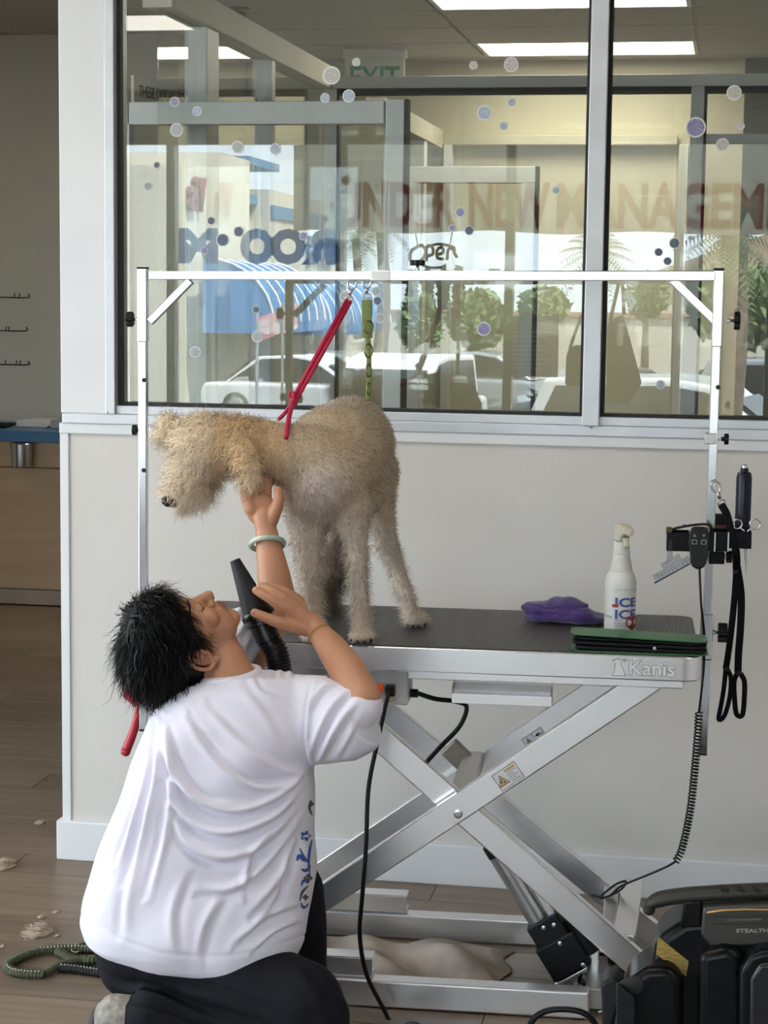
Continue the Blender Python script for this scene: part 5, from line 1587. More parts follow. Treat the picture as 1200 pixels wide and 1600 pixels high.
strap([(1152, 885), (1158, 930), (1157, 980), (1154, 1020), (1153, 1050)], 0.0085, 'webbing', M_nyl, ls)
strap([(1134, 1046), (1131, 1075), (1127, 1100), (1123, 1124), (1132, 1118), (1140, 1090), (1142, 1060), (1136, 1044)], 0.0055, 'loop_handle', M_nyl, ls)
strap([(1153, 1050), (1147, 1065), (1148, 1095), (1151, 1116), (1160, 1117), (1163, 1090), (1163, 1065), (1157, 1052)], 0.006, 'loop_handle', M_nyl, ls)
for p_ in ((1149, 893), (1136, 1046), (1155, 1052)):
    MB().obox(tpt(p_[0], p_[1], -0.035), tx * 0.006, tyv * 0.003, tz * 0.004).build('slide', M_black, ls, bevel=0.001)
def clasp(pa, pb, v, par, r=0.0022, ringr=0.009):
    a_, b_ = tpt(*pa, v), tpt(*pb, v)
    d_ = unit(b_ - a_)
    s_ = unit(np.cross(d_, tyv))
    L2 = np.linalg.norm(b_ - a_)
    # hook: open teardrop, then barrel, then swivel ring
    pts = [a_ + d_ * L2 * t_ + s_ * w_ for t_, w_ in ((0.48, 0.002), (0.36, 0.008), (0.18, 0.010), (0.03, 0.006), (0.0, 0.0), (0.03, -0.006), (0.18, -0.010), (0.36, -0.008), (0.48, -0.002))]
    MB().sweep(bez(pts, 40), r, 8).build('snap_hook', M_clasp, par, True)
    MB().cyl(a_ + d_ * L2 * 0.46, a_ + d_ * L2 * 0.74, r * 2.2, r * 1.7, 12).build('swivel_barrel', M_clasp, par, True)
    e_ = a_ + d_ * L2 * 0.88
    MB().sweep([e_ + d_ * ringr * 0.55 * math.cos(t_) + s_ * ringr * math.sin(t_) for t_ in np.linspace(0, 2 * PI, 21)[:-1]], r * 0.9, 8, closed=True).build('swivel_ring', M_clasp, par, True)
M_clasp = pm('nickel_clasp', (0.62, 0.58, 0.54), (0.45, 0.42, 0.40), 60, 0.25, 1.0)
clasp((1116, 752), (1128, 789), -0.025, ls)
# ---- pink-red grooming noose
M_red = pm('crimson_cord', (0.50, 0.012, 0.060), (0.40, 0.008, 0.045), 90, 0.6, 0, 0.5, 260)
rl = thing('red_leash', tpt(546, 470, 0), 'crimson cord leash from the overhead bar to the dog neck', 'leash')
clasp((551, 437), (545, 470), -0.005, rl, 0.0024, 0.008)
pA, pK = tpt(545, 470, -0.005), P(459, 626, -0.86)
for off in (-0.0042, 0.0042):
    o_ = unit(np.cross(pK - pA, tyv)) * off
    MB().sweep([pA + o_, (pA + pK) / 2 + o_ * 1.2, pK + o_], 0.0052, 10).build('cord', M_red, rl, True)
MB().ell(pK, tx * 0.011, tyv * 0.010, tz * 0.013, 14, 10).build('knot', M_red, rl, True)
MB().sweep(bez([pK, P(452, 617, -0.865), P(456, 611, -0.865), P(460, 620, -0.87)], 16), 0.003, 8).build('knot_loop', M_red, rl, True)
MB().sweep(bez([pK, P(452, 650, -0.965), P(447, 684, -1.035)], 16), 0.0058, 10).build('noose', M_red, rl, True)
MB().sweep(bez([pK, P(447, 643, -0.84), P(436, 655, -0.80)], 16), 0.0050, 10).build('noose', M_red, rl, True)
# ---- olive tether with graduated rings
M_olive = pm('olive_webbing', (0.20, 0.26, 0.085), (0.16, 0.21, 0.065), 80, 0.8, 0, 0.4, 300)
M_ring = pm('antique_brass_ring', (0.30, 0.24, 0.13), None, 40, 0.3, 1.0)
ot = thing('olive_tether', tpt(573, 470, 0), 'olive webbing tether with brass rings hanging from the overhead bar', 'tether')
clasp((573, 436), (573, 466), -0.004, ot, 0.0024, 0.010)
strap([(573.5, 468), (573.5, 488), (573.5, 503), (574, 528)], 0.0125, 'webbing', M_olive, ot, -0.004, 0.12)
strap([(574.5, 522), (576, 545), (576.5, 575), (576, 600), (575, 626)], 0.006, 'webbing', M_olive, ot, -0.004, 0.2)
for py_, r_, sx2 in ((511, 0.0125, 0.75), (548, 0.0135, 0.55), (579, 0.0125, 0.3), (608, 0.012, 0.16)):
    c = tpt(576, py_, -0.012)
    MB().sweep([c + tx * r_ * sx2 * math.cos(t_) + tz * r_ * 1.2 * math.sin(t_) + tyv * r_ * math.sqrt(1 - sx2 ** 2) * math.cos(t_) for t_ in np.linspace(0, 2 * PI, 25)[:-1]], 0.0021, 8, closed=True).build('brass_ring', M_ring, ot, True)
# ---- red slicker brush hung at the left post
M_redp = pm('red_brush_plastic', (0.48, 0.025, 0.045), None, 12, 0.4)
bq = tpt(207, 1085, 0.03)
br = thing('slicker_brush', bq, 'red slicker brush with long handle hanging behind the left steel post', 'brush')
sc2 = np.linalg.norm(bq - CAM) / FPX
MB().prism([((x - 207) * sc2, (1085 - y) * sc2) for x, y in ((199, 1062), (220, 1052), (226, 1085), (217, 1109), (190, 1090))], bq, tx, tz, tyv * 0.016).build('brush_head', M_redp, br, True, bevel=0.004, angle=40)
MB().sweep(bez([tpt(219, 1098, 0.038), tpt(214, 1125, 0.038), tpt(206, 1150, 0.038), tpt(197, 1172, 0.038)], 20), np.linspace(0.0095, 0.0125, len(bez([tpt(219, 1098, 0.038), tpt(214, 1125, 0.038), tpt(206, 1150, 0.038), tpt(197, 1172, 0.038)], 20))), 14).build('handle', M_redp, br, True)
MB().ball(tpt(196.5, 1174, 0.038), 0.0125).build('handle_end', M_redp, br, True)
MB().prism([((x - 207) * sc2, (1085 - y) * sc2) for x, y in ((200, 1095), (212, 1106), (210, 1110), (203, 1104))], bq + tyv * 0.02, tx, tz, tyv * 0.003).build('bristle_pad', M_black, br)
# ---- paracord leash on the floor behind the kneeling groomer
M_pc = pm('olive_paracord', (0.10, 0.11, 0.060), (0.06, 0.068, 0.040), 60, 0.85, 0, 0.5, 200)
M_pcb = pm('black_paracord', (0.014, 0.015, 0.016), None, 60, 0.8, 0, 0.5, 200)
M_pcw = pm('reflective_grey_thread', (0.55, 0.55, 0.55), None, 90, 0.5)
pc = thing('paracord_leash', PZ(70, 1510, 0), 'olive and black braided paracord leash coiled on the floor', 'leash')
def fp(px, py, z=0.012):
    return PZ(px, py, z)
def braided(pts, r, m_, nm, parent, white=True):
    path = bez([fp(*p_) for p_ in pts], 70)
    o_ = MB().sweep(path, r, 10, flat=0.8).build(nm, m_, parent, True)
    L2 = np.concatenate([[0], np.cumsum([np.linalg.norm(path[i + 1] - path[i]) for i in range(len(path) - 1)])])
    k_ = 0
    s0 = 0.008
    pa_ = np.array(path)
    mbr, mbw = MB(), MB()
    while s0 < L2[-1] - 0.006:
        c = np.array([np.interp(s0, L2, pa_[:, i]) for i in range(3)])
        d_ = unit(np.array([np.interp(min(s0 + 0.006, L2[-1]), L2, pa_[:, i]) for i in range(3)]) - c)
        e1, e2 = frame_of(d_)
        mbr.ell(c, d_ * 0.0042, e1 * r * 1.16, e2 * r * 0.98, 10, 6)
        if white:
            mbw.ell(c + e2 * r * 0.72 - tyv * r * 0.45, d_ * 0.0030, e1 * 0.0022, e2 * 0.0022, 8, 5)
        s0 += 0.0085
    mbr.build('braid_knots', m_, o_, True)['kind'] = 'stuff'
    if white:
        mbw.build('reflective_thread', M_pcw, o_, True)['kind'] = 'stuff'
braided([(150, 1483), (110, 1482), (60, 1486), (22, 1500), (12, 1512), (30, 1520), (70, 1522)], 0.0115, M_pc, 'braided_handle', pc)
braided([(90, 1487), (115, 1498), (150, 1500), (165, 1490)], 0.012, M_pc, 'braided_handle', pc, False)
MB().sweep(bez([fp(70, 1521), fp(95, 1508), fp(125, 1501), fp(165, 1498)], 30), 0.0095, 10).build('flat_braid', M_pc, pc, True)
braided([(92, 1511), (130, 1515), (165, 1521), (195, 1527)], 0.0125, M_pcb, 'braided_handle', pc)
ring(fp(118, 1482, 0.014), 0.011, 0.002, 'steel_ring', M_clasp, pc, (0.2, -0.6, 0.8))
braided([(122, 1482), (140, 1478), (175, 1474)], 0.0125, M_pcb, 'braided_handle', pc, False)
# ---- tufts of clipped fur on the floor
M_fur = pm('clipped_cream_fur', (0.72, 0.60, 0.47), (0.58, 0.47, 0.37), 60, 0.95)
def tuft(px, py, rx, rz, label, n=160, z0=0.0):
    c = PZ(px, py, z0)
    s3 = np.linalg.norm(c - CAM) / FPX
    m_ = MB()
    for k in range(int(n * 1.7)):
        a_ = rng.random() * 2 * PI
        q_ = math.sqrt(rng.random())
        hgt = 0.55 * rz * s3 * (1 - q_ * q_) * rng.random()
        p0 = c + np.array([math.cos(a_) * q_ * rx * s3 * 0.8, math.sin(a_) * q_ * rx * s3 * 1.2, 0.002 + hgt])
        t_ = a_ + 1.2 + 0.8 * rng.normal()
        ln = rx * s3 * (0.4 + 0.7 * rng.random())
        ct_ = 1.5 + 2.5 * rng.random()
        pts = [p0]
        for q2 in range(5):
            t_ += ct_ * 0.35
            pts.append(pts[-1] + np.array([math.cos(t_), math.sin(t_), 0.5 * (rng.random() - 0.5)]) * ln / 4)
        pts = [np.array([p_[0], p_[1], max(p_[2], z0 + 0.001)]) for p_ in pts]
        m_.sweep(pts, [0.0005, 0.0009, 0.0009, 0.0008, 0.0006, 0.0003], 3, caps=False)
    o_ = m_.build('fur_clump', M_fur, None, True)
    return tag(o_, label, 'fur', 'clipped fur on the floor')
tuft(58, 1457, 24, 20, 'largest pale fur clump on the floor left of the groomer', 420)
tuft(4, 1354, 20, 20, 'pale fur clump on the floor cut by the photo edge', 300)
tuft(62, 1286, 9, 5, 'small flat fur tuft on the floor beside the baseboard', 60)
tuft(64, 1434, 7, 5, 'small fur tuft just behind the largest clump', 50)
tuft(87, 1426, 6, 4, 'tiny fur wisp between the largest clump and the shirt', 40)
tuft(2, 1480, 5, 3, 'tiny fur wisp at the photo edge near the leash', 30)
tuft(50, 1524, 6, 3, 'tiny fur wisp under the paracord leash', 30)
tuft(90, 1463, 5, 3, 'tiny fur wisp to the right of the largest clump', 30)
tuft(685, 1440, 20, 5, 'thin fur wisp on the floor behind the table base', 80)
# ---- crumpled cream cloth lying under the table
M_cloth = pm('soiled_cream_cloth', (0.50, 0.42, 0.35), (0.30, 0.25, 0.22), 7, 0.95, 0, 0.5, 160)
NX, NY = 110, 40
ca, cb_ = T(-0.50, -0.16, 0), T(0.10, 0.14, 0)
vs = []
for j in range(NY + 1):
    for i in range(NX + 1):
        u_ = -0.52 + 0.70 * i / NX
        v_ = -0.19 + 0.37 * j / NY
        e_ = min(i, NX - i, 6) / 6.0 * min(j, NY - j, 5) / 5.0
        z_ = 0.004 + e_ * (0.026 + 0.014 * math.sin(9 * u_ + 22 * v_ + 2.2 * math.sin(11 * u_)) + 0.010 * math.sin(31 * u_ - 17 * v_ + 3 * math.sin(9 * v_)) + 0.006 * math.sin(47 * v_ + 23 * u_))
        vs.append(T(u_ + 0.012 * math.sin(40 * v_), v_ + 0.012 * math.sin(23 * u_), max(0.003, z_)))
fs = [(j * (NX + 1) + i, j * (NX + 1) + i + 1, (j + 1) * (NX + 1) + i + 1, (j + 1) * (NX + 1) + i) for j in range(NY) for i in range(NX)]
oc = MB().add(vs, fs).build('crumpled_cloth', M_cloth, None, True)
sol = oc.modifiers.new('thick', 'SOLIDIFY'); sol.thickness = 0.002; sol.offset = -1
tag(oc, 'crumpled cream cloth lying on the floor under the table', 'cloth')

# ================================================================== BLACK BLOWER / VACUUM UNIT, lower right
M_case = pm('satin_black_moulded_plastic', (0.004, 0.0045, 0.006), (0.003, 0.0035, 0.0045), 40, 0.30, 0, 0.1, 300, spec=0.2)
M_grip = pm('soft_black_grip', (0.028, 0.026, 0.022), None, 60, 0.55)
YM = -1.42
mc = P(1130, 1500, YM)
vac = thing('blower_unit', (mc[0], YM + 0.15, 0.0), 'bulky black moulded blower unit with handle in front of the table', 'blower')
def mp(px, py, Y=YM):
    return P(px, py, Y)
def slab(pts, Y0, Y1, nm, m_, bev=0.012, seg=3, parent=None, taper=None):
    p0 = [P(x_, y_, Y0) for x_, y_ in pts]
    n_ = len(p0)
    dep = np.array([0, Y1 - Y0, 0])
    b2 = [p_ + dep for p_ in p0]
    if taper:
        c_ = sum(p0) / n_
        b2 = [c_ + (p_ - c_) * taper + dep for p_ in p0]
    m_b = MB().add(p0 + b2, [tuple(range(n_ - 1, -1, -1)), tuple(range(n_, 2 * n_))] + [(k, (k + 1) % n_, n_ + (k + 1) % n_, n_ + k) for k in range(n_)])
    return m_b.build(nm, m_, parent or vac, True, bevel=bev, angle=50, seg=seg)
low = 1840
slab([(1022, 1480), (1034, 1462), (1068, 1440), (1130, 1434), (1330, 1424), (1330, low), (1012, low), (1010, 1540)], YM, YM + 0.17, 'housing', M_case, 0.02, 4)
# raised front panel with gold line and lettering
slab([(1098, 1418), (1330, 1405), (1330, 1475), (1110, 1480), (1095, 1462)], YM - 0.018, YM + 0.02, 'name_panel', pm('dark_bronze_plastic', (0.040, 0.037, 0.032), None, 20, 0.38), 0.006)
MB().sweep([P(x_, y_, YM - 0.0185) for x_, y_ in ((1104, 1426), (1130, 1422.5), (1165, 1421), (1200, 1421.5), (1260, 1422))], 0.0022, 8).build('gold_line', pm('gold_trim', (0.62, 0.36, 0.12), None, 20, 0.35, 0.6), vac, True)
for y_ in (1432, 1444):
    MB().sweep([P(x_, y_ - (x_ - 1110) * 0.01, YM - 0.0185) for x_ in (1112, 1150, 1200, 1260)], 0.0009, 6).build('groove_line', M_gask, vac)
ex_m, ez_m = _R, _U
t0_ = P(1150, 1457, YM - 0.0188)
text_at('name_lettering', 'STEALTH', 0.0105, t0_, unit(P(1250, 1456, YM - 0.0188) - t0_), (0, 0, 1), M_mark, vac, sx=1.5, bold=0.0003)
MB().sweep([P(1135, 1438, YM - 0.0185), P(1190, 1437, YM - 0.0185)], 0.0022, 6).build('emblem_bar', pm('dim_bronze_print', (0.10, 0.09, 0.08), None, 10, 0.5), vac)
# big rounded lobes of the lower front
slab([(1090, 1490), (1140, 1478), (1165, 1500), (1168, low), (1085, low)], YM - 0.045, YM + 0.02, 'front_lobe', M_case, 0.03, 5)
slab([(1155, 1520), (1170, 1494), (1190, 1486), (1340, 1480), (1340, low), (1153, low)], YM - 0.07, YM + 0.02, 'front_cover', M_case, 0.012, 4)
slab([(1172, 1530), (1186, 1506), (1330, 1498), (1330, low), (1168, low)], YM - 0.075, YM - 0.05, 'cover_inset', pm('black_gloss_inset', (0.010, 0.010, 0.013), None, 10, 0.3), 0.008, 3)
# carrying handle: swept bar with grip ribs, on an upright
hp = [P(x_, y_, YM + 0.02) for x_, y_ in ((1014, 1421), (1018, 1411), (1035, 1404), (1070, 1399), (1110, 1396), (1160, 1393), (1230, 1391), (1330, 1390))]
MB().sweep(bez(hp, 60), [0.0125 + 0.009 * min(1, k / 14) for k in range(len(bez(hp, 60)))], 16, flat=0.72).build('carry_handle', M_grip, vac, True)
MB().ball(hp[0], 0.0125).build('handle_nose', M_grip, vac, True)
for k in range(5):
    c = P(1128 + k * 25, 1386.5, YM + 0.005)
    MB().bar(c - tx * 0.003 + tz * 0.0, c + tx * 0.013 - tz * 0.004, 0.03, 0.005).build('grip_rib', pm('dark_grip_groove', (0.010, 0.009, 0.008), None, 10, 0.6), vac, bevel=0.001)
slab([(1068, 1408), (1098, 1406), (1098, 1450), (1062, 1452)], YM + 0.0, YM + 0.05, 'handle_upright', M_case, 0.006)
# yellow rating label on the slanted flank
lp = [P(x_, y_, YM - 0.001) for x_, y_ in ((1028, 1463), (1076, 1502), (1072, 1526), (1025, 1491))]
vs = [p_ - tyv * 0.0005 for p_ in lp] + [p_ + tyv * 0.0005 for p_ in lp]
M_ylab = pm('printed_yellow_label', (0.42, 0.28, 0.055), (0.20, 0.14, 0.04), 110, 0.5, stretch=(1, 1, 4))
MB().add(vs, [(0, 1, 2, 3), (7, 6, 5, 4), (0, 4, 5, 1), (1, 5, 6, 2), (2, 6, 7, 3), (3, 7, 4, 0)]).build('rating_label', M_ylab, vac)
# hose port on the flank: barrel with opening and louvred guard
slab([(975, 1548), (985, 1530), (1010, 1514), (1045, 1512), (1065, 1530), (1068, low), (972, low)], YM - 0.05, YM + 0.10, 'hose_port', M_case, 0.02, 4)
MB().ell(P(985, 1542, YM - 0.053), tx * 0.026, tyv * 0.004, tz * 0.022 + tx * 0.006, 24, 10).build('port_opening', M_gask, vac, True)
slab([(962, 1540), (968, 1540), (992, 1560), (992, low), (962, low)], YM - 0.075, YM - 0.055, 'louvre_guard', M_black, 0.003, 2)
for k in range(7):
    MB().sweep([P(966, 1551 + 9 * k, YM - 0.0755), P(986, 1561 + 9 * k, YM - 0.0755)], 0.0016, 6).build('louvre', M_rem, vac)
slab([(938, 1540), (946, 1533), (960, 1530), (972, 1545), (970, 1560), (958, 1600), (955, low), (944, low), (940, 1560)], YM - 0.04, YM + 0.05, 'latch', M_rem, 0.006, 3)
# cord looped at the foot of the unit
ck = bez([P(818, 1640, -1.30), P(830, 1598, -1.30), P(850, 1581, -1.30), P(880, 1577, -1.30), P(910, 1582, -1.30), P(930, 1600, -1.30), P(942, 1640, -1.30)], 50)
cl = [np.array(ck[0]) * np.array([1, 1, 0]) + np.array([-0.02, 0, 0.008])]
MB().sweep([cl[0]] + ck + [np.array([ck[-1][0] + 0.02, ck[-1][1], 0.008]), np.array([mc[0] - 0.02, YM + 0.1, 0.02])], 0.0065, 10).build('power_cord', M_blackrub, vac, True)
MB().sweep([P(x_, 1582 - (x_ - 930) * 0.12, -1.2) for x_ in (935, 950, 968)], 0.002, 6).build('wire_clip', M_steel, vac)
# ================================================================== DOG
def attr_mat(name, rough=0.85, sheen=0.2, attr='coat', spec=0.2, trans=0.0):
    m = bpy.data.materials.new(name); m.use_nodes = True
    nt = m.node_tree; b = nt.nodes['Principled BSDF']
    at_ = nt.nodes.new('ShaderNodeAttribute'); at_.attribute_name = attr
    no = nt.nodes.new('ShaderNodeTexNoise'); no.inputs['Scale'].default_value = 35
    tc = nt.nodes.new('ShaderNodeTexCoord'); nt.links.new(tc.outputs['Object'], no.inputs['Vector'])
    mr = nt.nodes.new('ShaderNodeMapRange'); mr.inputs['To Min'].default_value = 0.82; mr.inputs['To Max'].default_value = 1.12
    nt.links.new(no.outputs['Fac'], mr.inputs['Value'])
    mu = nt.nodes.new('ShaderNodeVectorMath'); mu.operation = 'SCALE'
    nt.links.new(at_.outputs['Color'], mu.inputs[0]); nt.links.new(mr.outputs[0], mu.inputs['Scale'])
    nt.links.new(mu.outputs[0], b.inputs['Base Color'])
    b.inputs['Roughness'].default_value = rough
    b.inputs['Sheen Weight'].default_value = sheen
    b.inputs['Specular IOR Level'].default_value = spec
    return m

def chain(mb, pts, n=18):
    """connected tapered limb through (px, py, Y, radius px)"""
    prev = None
    for px_, py_, Y_, r_ in pts:
        c = P(px_, py_, Y_)
        r = r_ * np.linalg.norm(c - CAM) / FPX
        if prev is not None:
            mb.cyl(prev[0], c, prev[1], r, n)
        mb.ball(c, r, n, 12)
        prev = (c, r)

def pell(mb, px_, py_, Y_, rx, ry, rz, rot=0.0, nu=20, nv=14):
    """ellipsoid: rx, rz in photo pixels across/up (rotated by rot in the picture plane), ry metres in depth"""
    c = P(px_, py_, Y_)
    s = np.linalg.norm(c - CAM) / FPX
    ax = _R * math.cos(rot) + _U * math.sin(rot)
    az = -_R * math.sin(rot) + _U * math.cos(rot)
    mb.ell(c, ax * rx * s, np.array([0, 1.0, 0]) * ry, az * rz * s, nu, nv)

d = MB()
chain(d, [(508, 748, -0.92, 68), (525, 712, -0.82, 79), (544, 693, -0.70, 70), (553, 692, -0.62, 62)], 24)
pell(d, 548, 664, -0.66, 52, 0.085, 44)
pell(d, 500, 770, -0.925, 54, 0.080, 50)
pell(d, 560, 760, -0.78, 44, 0.10, 44)
# neck and head, turned to the side and hanging down
chain(d, [(487, 722, -0.93, 58), (440, 708, -0.95, 48), (395, 697, -0.97, 42), (345, 690, -0.98, 40)])
pell(d, 325, 690, -0.985, 54, 0.060, 42, -0.25)
chain(d, [(318, 706, -0.985, 44), (300, 740, -0.985, 35), (285, 765, -0.985, 25), (274, 776, -0.985, 19)])
pell(d, 306, 765, -0.985, 30, 0.035, 22, 0.4)
pell(d, 264, 668, -0.93, 18, 0.03, 24, -0.3)          # far ear
pell(d, 380, 700, -1.02, 24, 0.03, 30, 0.3)
pell(d, 392, 728, -1.045, 17, 0.017, 42, 0.12)        # near ear
# legs
chain(d, [(482, 800, -0.93, 38), (480, 850, -0.94, 23), (484, 910, -0.945, 17.5), (490, 960, -0.95, 16), (494, 990, -0.955, 17)])
chain(d, [(545, 790, -0.92, 38), (555, 845, -0.93, 20), (560, 905, -0.94, 15), (563, 955, -0.945, 14.5), (566, 988, -0.955, 15)])
for cx in (492, 566):
    pell(d, cx, 993, -0.965, 22, 0.036, 11)
chain(d, [(583, 735, -0.64, 40), (590, 790, -0.655, 27), (602, 840, -0.66, 18), (622, 890, -0.655, 12), (632, 925, -0.68, 13), (643, 960, -0.70, 13)])
pell(d, 650, 968, -0.712, 19, 0.034, 11)
chain(d, [(530, 770, -0.62, 40), (520, 830, -0.61, 26), (512, 880, -0.60, 16), (512, 920, -0.60, 14), (514, 952, -0.60, 14)])
chain(d, [(552, 735, -0.56, 14), (545, 820, -0.54, 10), (535, 880, -0.55, 9), (524, 915, -0.565, 10)])
dme = remeshed(d, 'dog', 0.0055, 8, 0.6)
a = verts_of(dme); nn = normals_of(dme)
# keep the soles on the table top
a[:, 2] = np.maximum(a[:, 2], TT + 0.001)
set_verts(dme, a)

S2L = lambda c: tuple(((x / 255.0) / 12.92 if x / 255.0 <= 0.04045 else ((x / 255.0 + 0.055) / 1.055) ** 2.4) for x in c)
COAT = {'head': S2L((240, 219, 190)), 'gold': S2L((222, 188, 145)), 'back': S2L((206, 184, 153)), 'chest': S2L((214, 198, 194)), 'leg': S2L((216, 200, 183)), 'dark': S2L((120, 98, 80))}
def smooth01(x, a0, a1):
    t = np.clip((x - a0) / (a1 - a0), 0, 1)
    return t * t * (3 - 2 * t)
def coat_at(p):
    px_, py_ = pix_many(p)
    n_ = len(p)
    c = np.tile(np.array(COAT['back']), (n_, 1))
    mixc = lambda c, col_, w: c * (1 - w[:, None]) + np.array(col_) * w[:, None]
    front = p[:, 1] < -0.80
    c = mixc(c, COAT['leg'], smooth01(py_, 760, 840))
    c = mixc(c, COAT['chest'], np.exp(-((px_ - 500) / 50) ** 2 - ((py_ - 765) / 45) ** 2) * front * 0.9)
    c = mixc(c, COAT['gold'], smooth01(-px_, -470, -405) * (py_ < 790))
    c = mixc(c, COAT['head'], smooth01(-px_, -352, -318) * (py_ < 830))
    c = mixc(c, COAT['head'], 0.75 * np.exp(-((px_ - 400) / 16) ** 2 - ((py_ - 745) / 26) ** 2) * (p[:, 1] < -0.99))
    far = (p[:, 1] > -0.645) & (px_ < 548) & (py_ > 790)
    c = mixc(c, COAT['dark'], far * 0.55)  # shade on the far hind leg, painted into the coat
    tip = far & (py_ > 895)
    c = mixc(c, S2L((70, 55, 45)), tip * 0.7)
    return c, px_, py_, far
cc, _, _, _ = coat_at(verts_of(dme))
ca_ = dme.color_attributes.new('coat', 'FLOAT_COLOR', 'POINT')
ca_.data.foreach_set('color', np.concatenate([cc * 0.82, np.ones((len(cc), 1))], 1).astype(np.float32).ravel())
M_coat = attr_mat('dog_skin_and_undercoat')
dog = link('dog', dme, M_coat)
tag(dog, 'cream curly coated dog standing on the grooming table with head turned', 'dog')
# fur strands
M_furd = attr_mat('dog_fur', 0.75, 0.35)
def sample_surface(me, n, rg):
    v = verts_of(me); nv = normals_of(me)
    me.calc_loop_triangles()
    tri = np.empty(len(me.loop_triangles) * 3, np.int32); me.loop_triangles.foreach_get('vertices', tri); tri = tri.reshape(-1, 3)
    A, B, C = v[tri[:, 0]], v[tri[:, 1]], v[tri[:, 2]]
    ar = np.linalg.norm(np.cross(B - A, C - A), axis=1)
    idx = rg.choice(len(tri), n, p=ar / ar.sum())
    r1, r2 = np.sqrt(rg.random(n)), rg.random(n)
    w0, w1, w2 = 1 - r1, r1 * (1 - r2), r1 * r2
    pt = A[idx] * w0[:, None] + B[idx] * w1[:, None] + C[idx] * w2[:, None]
    t = tri[idx]
    nm = nv[t[:, 0]] * w0[:, None] + nv[t[:, 1]] * w1[:, None] + nv[t[:, 2]] * w2[:, None]
    nm /= np.linalg.norm(nm, axis=1)[:, None] + 1e-9
    return pt, nm
def norm_rows(x):
    return x / (np.linalg.norm(x, axis=1)[:, None] + 1e-9)
def strands(pt, nm, dirs, length, width, color, curl, rg, segs=4, droop=0.3, name='fur', nblend=0.7):
    """ribbon hairs: one mesh, normals follow the body"""
    n_ = len(pt)
    side = norm_rows(np.cross(dirs, nm) + 1e-4 * rg.normal(size=(n_, 3)))
    c1 = norm_rows(np.cross(dirs, rg.normal(size=(n_, 3))))
    c2 = np.cross(dirs, c1)
    ph = rg.random(n_) * 2 * PI
    fr = 3.0 + 3.0 * rg.random(n_)
    V = []
    for k in range(segs + 1):
        t = k / segs
        c = pt - nm * 0.001 + dirs * (length * t)[:, None] - np.array([0, 0, 1.0]) * (droop * length * t * t)[:, None]
        amp = curl * length * t
        c = c + c1 * (amp * np.cos(fr * t * 2 + ph))[:, None] + c2 * (amp * np.sin(fr * t * 2 + ph))[:, None]
        w = width * (1 - 0.85 * t ** 1.5)
        V.append(c - side * (w / 2)[:, None]); V.append(c + side * (w / 2)[:, None])
    V = np.stack(V, 1).reshape(-1, 3)
    per = 2 * (segs + 1)
    base = (np.arange(n_) * per)[:, None]
    F = []
    for k in range(segs):
        F.append(base + np.array([[2 * k, 2 * k + 1, 2 * k + 3, 2 * k + 2]]))
    F = np.stack(F, 1).reshape(-1, 4)
    me = bpy.data.meshes.new(name)
    me.vertices.add(len(V)); me.vertices.foreach_set('co', V.astype(np.float32).ravel())
    me.loops.add(F.size); me.loops.foreach_set('vertex_index', F.astype(np.int32).ravel())
    me.polygons.add(len(F)); me.polygons.foreach_set('loop_start', (np.arange(len(F)) * 4).astype(np.int32))
    me.update(calc_edges=True)
    at_ = me.color_attributes.new('coat', 'FLOAT_COLOR', 'POINT')
    cl_ = np.repeat(color, per, axis=0)
    at_.data.foreach_set('color', np.concatenate([cl_, np.ones((len(cl_), 1))], 1).astype(np.float32).ravel())
    me.shade_smooth()
    NN = norm_rows(nm * nblend + dirs * 0.25 + 0.25 * rg.normal(size=(n_, 3)))
    me.normals_split_custom_set_from_vertices(np.repeat(NN, per, axis=0).astype(np.float32))
    return me
rg = np.random.default_rng(5)
N = 64000
pt, nm = sample_surface(dme, N, rg)
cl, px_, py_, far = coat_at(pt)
nose_d = np.hypot(px_ - 266, py_ - 784)
head = smooth01(-px_, -440, -380) * (py_ < 830)
length = 0.0085 + 0.006 * rg.random(N)
length = length + head * (0.010 + 0.012 * rg.random(N))
beard = np.exp(-((px_ - 300) / 45) ** 2 - ((py_ - 765) / 40) ** 2) * (px_ < 350)
length += beard * 0.006
length[(py_ > 840)] *= 1.5
length[far & (py_ > 880)] *= 2.0
paw = py_ > 975
length[paw] *= 0.55
length *= 0.6 + 0.7 * rg.random(N)
flow = np.zeros((N, 3))
bodyz = (px_ > 430)
flow[bodyz] = np.array([0.25, 0.5, -0.6])
flow[~bodyz] = np.array([-0.35, -0.05, -0.5])
leg = py_ > 830
flow[leg] = np.array([0.1, 0.0, -0.9])
flow = flow - nm * np.sum(flow * nm, axis=1)[:, None]
dirs = nm * (0.55 + 0.5 * head)[:, None] + norm_rows(flow) * 0.65 + 0.42 * rg.normal(size=(N, 3))
dirs = norm_rows(dirs)
clump = 0.5 + 0.5 * np.sin(pt[:, 0] * 190 + 3 * np.sin(pt[:, 2] * 90)) * np.sin(pt[:, 2] * 170 + 2 * np.sin(pt[:, 1] * 120))
cl = cl * (0.80 + 0.48 * rg.random(N) + 0.24 * clump)[:, None]
keep = nose_d > 15
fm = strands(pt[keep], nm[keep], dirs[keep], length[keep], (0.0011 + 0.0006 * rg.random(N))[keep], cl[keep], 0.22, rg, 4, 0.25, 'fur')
fv = verts_of(fm)
fv[:, 2] = np.maximum(fv[:, 2], TT + 0.0006)
set_verts(fm, fv)
fo = link('fur', fm, M_furd, dog); fo['kind'] = 'stuff'
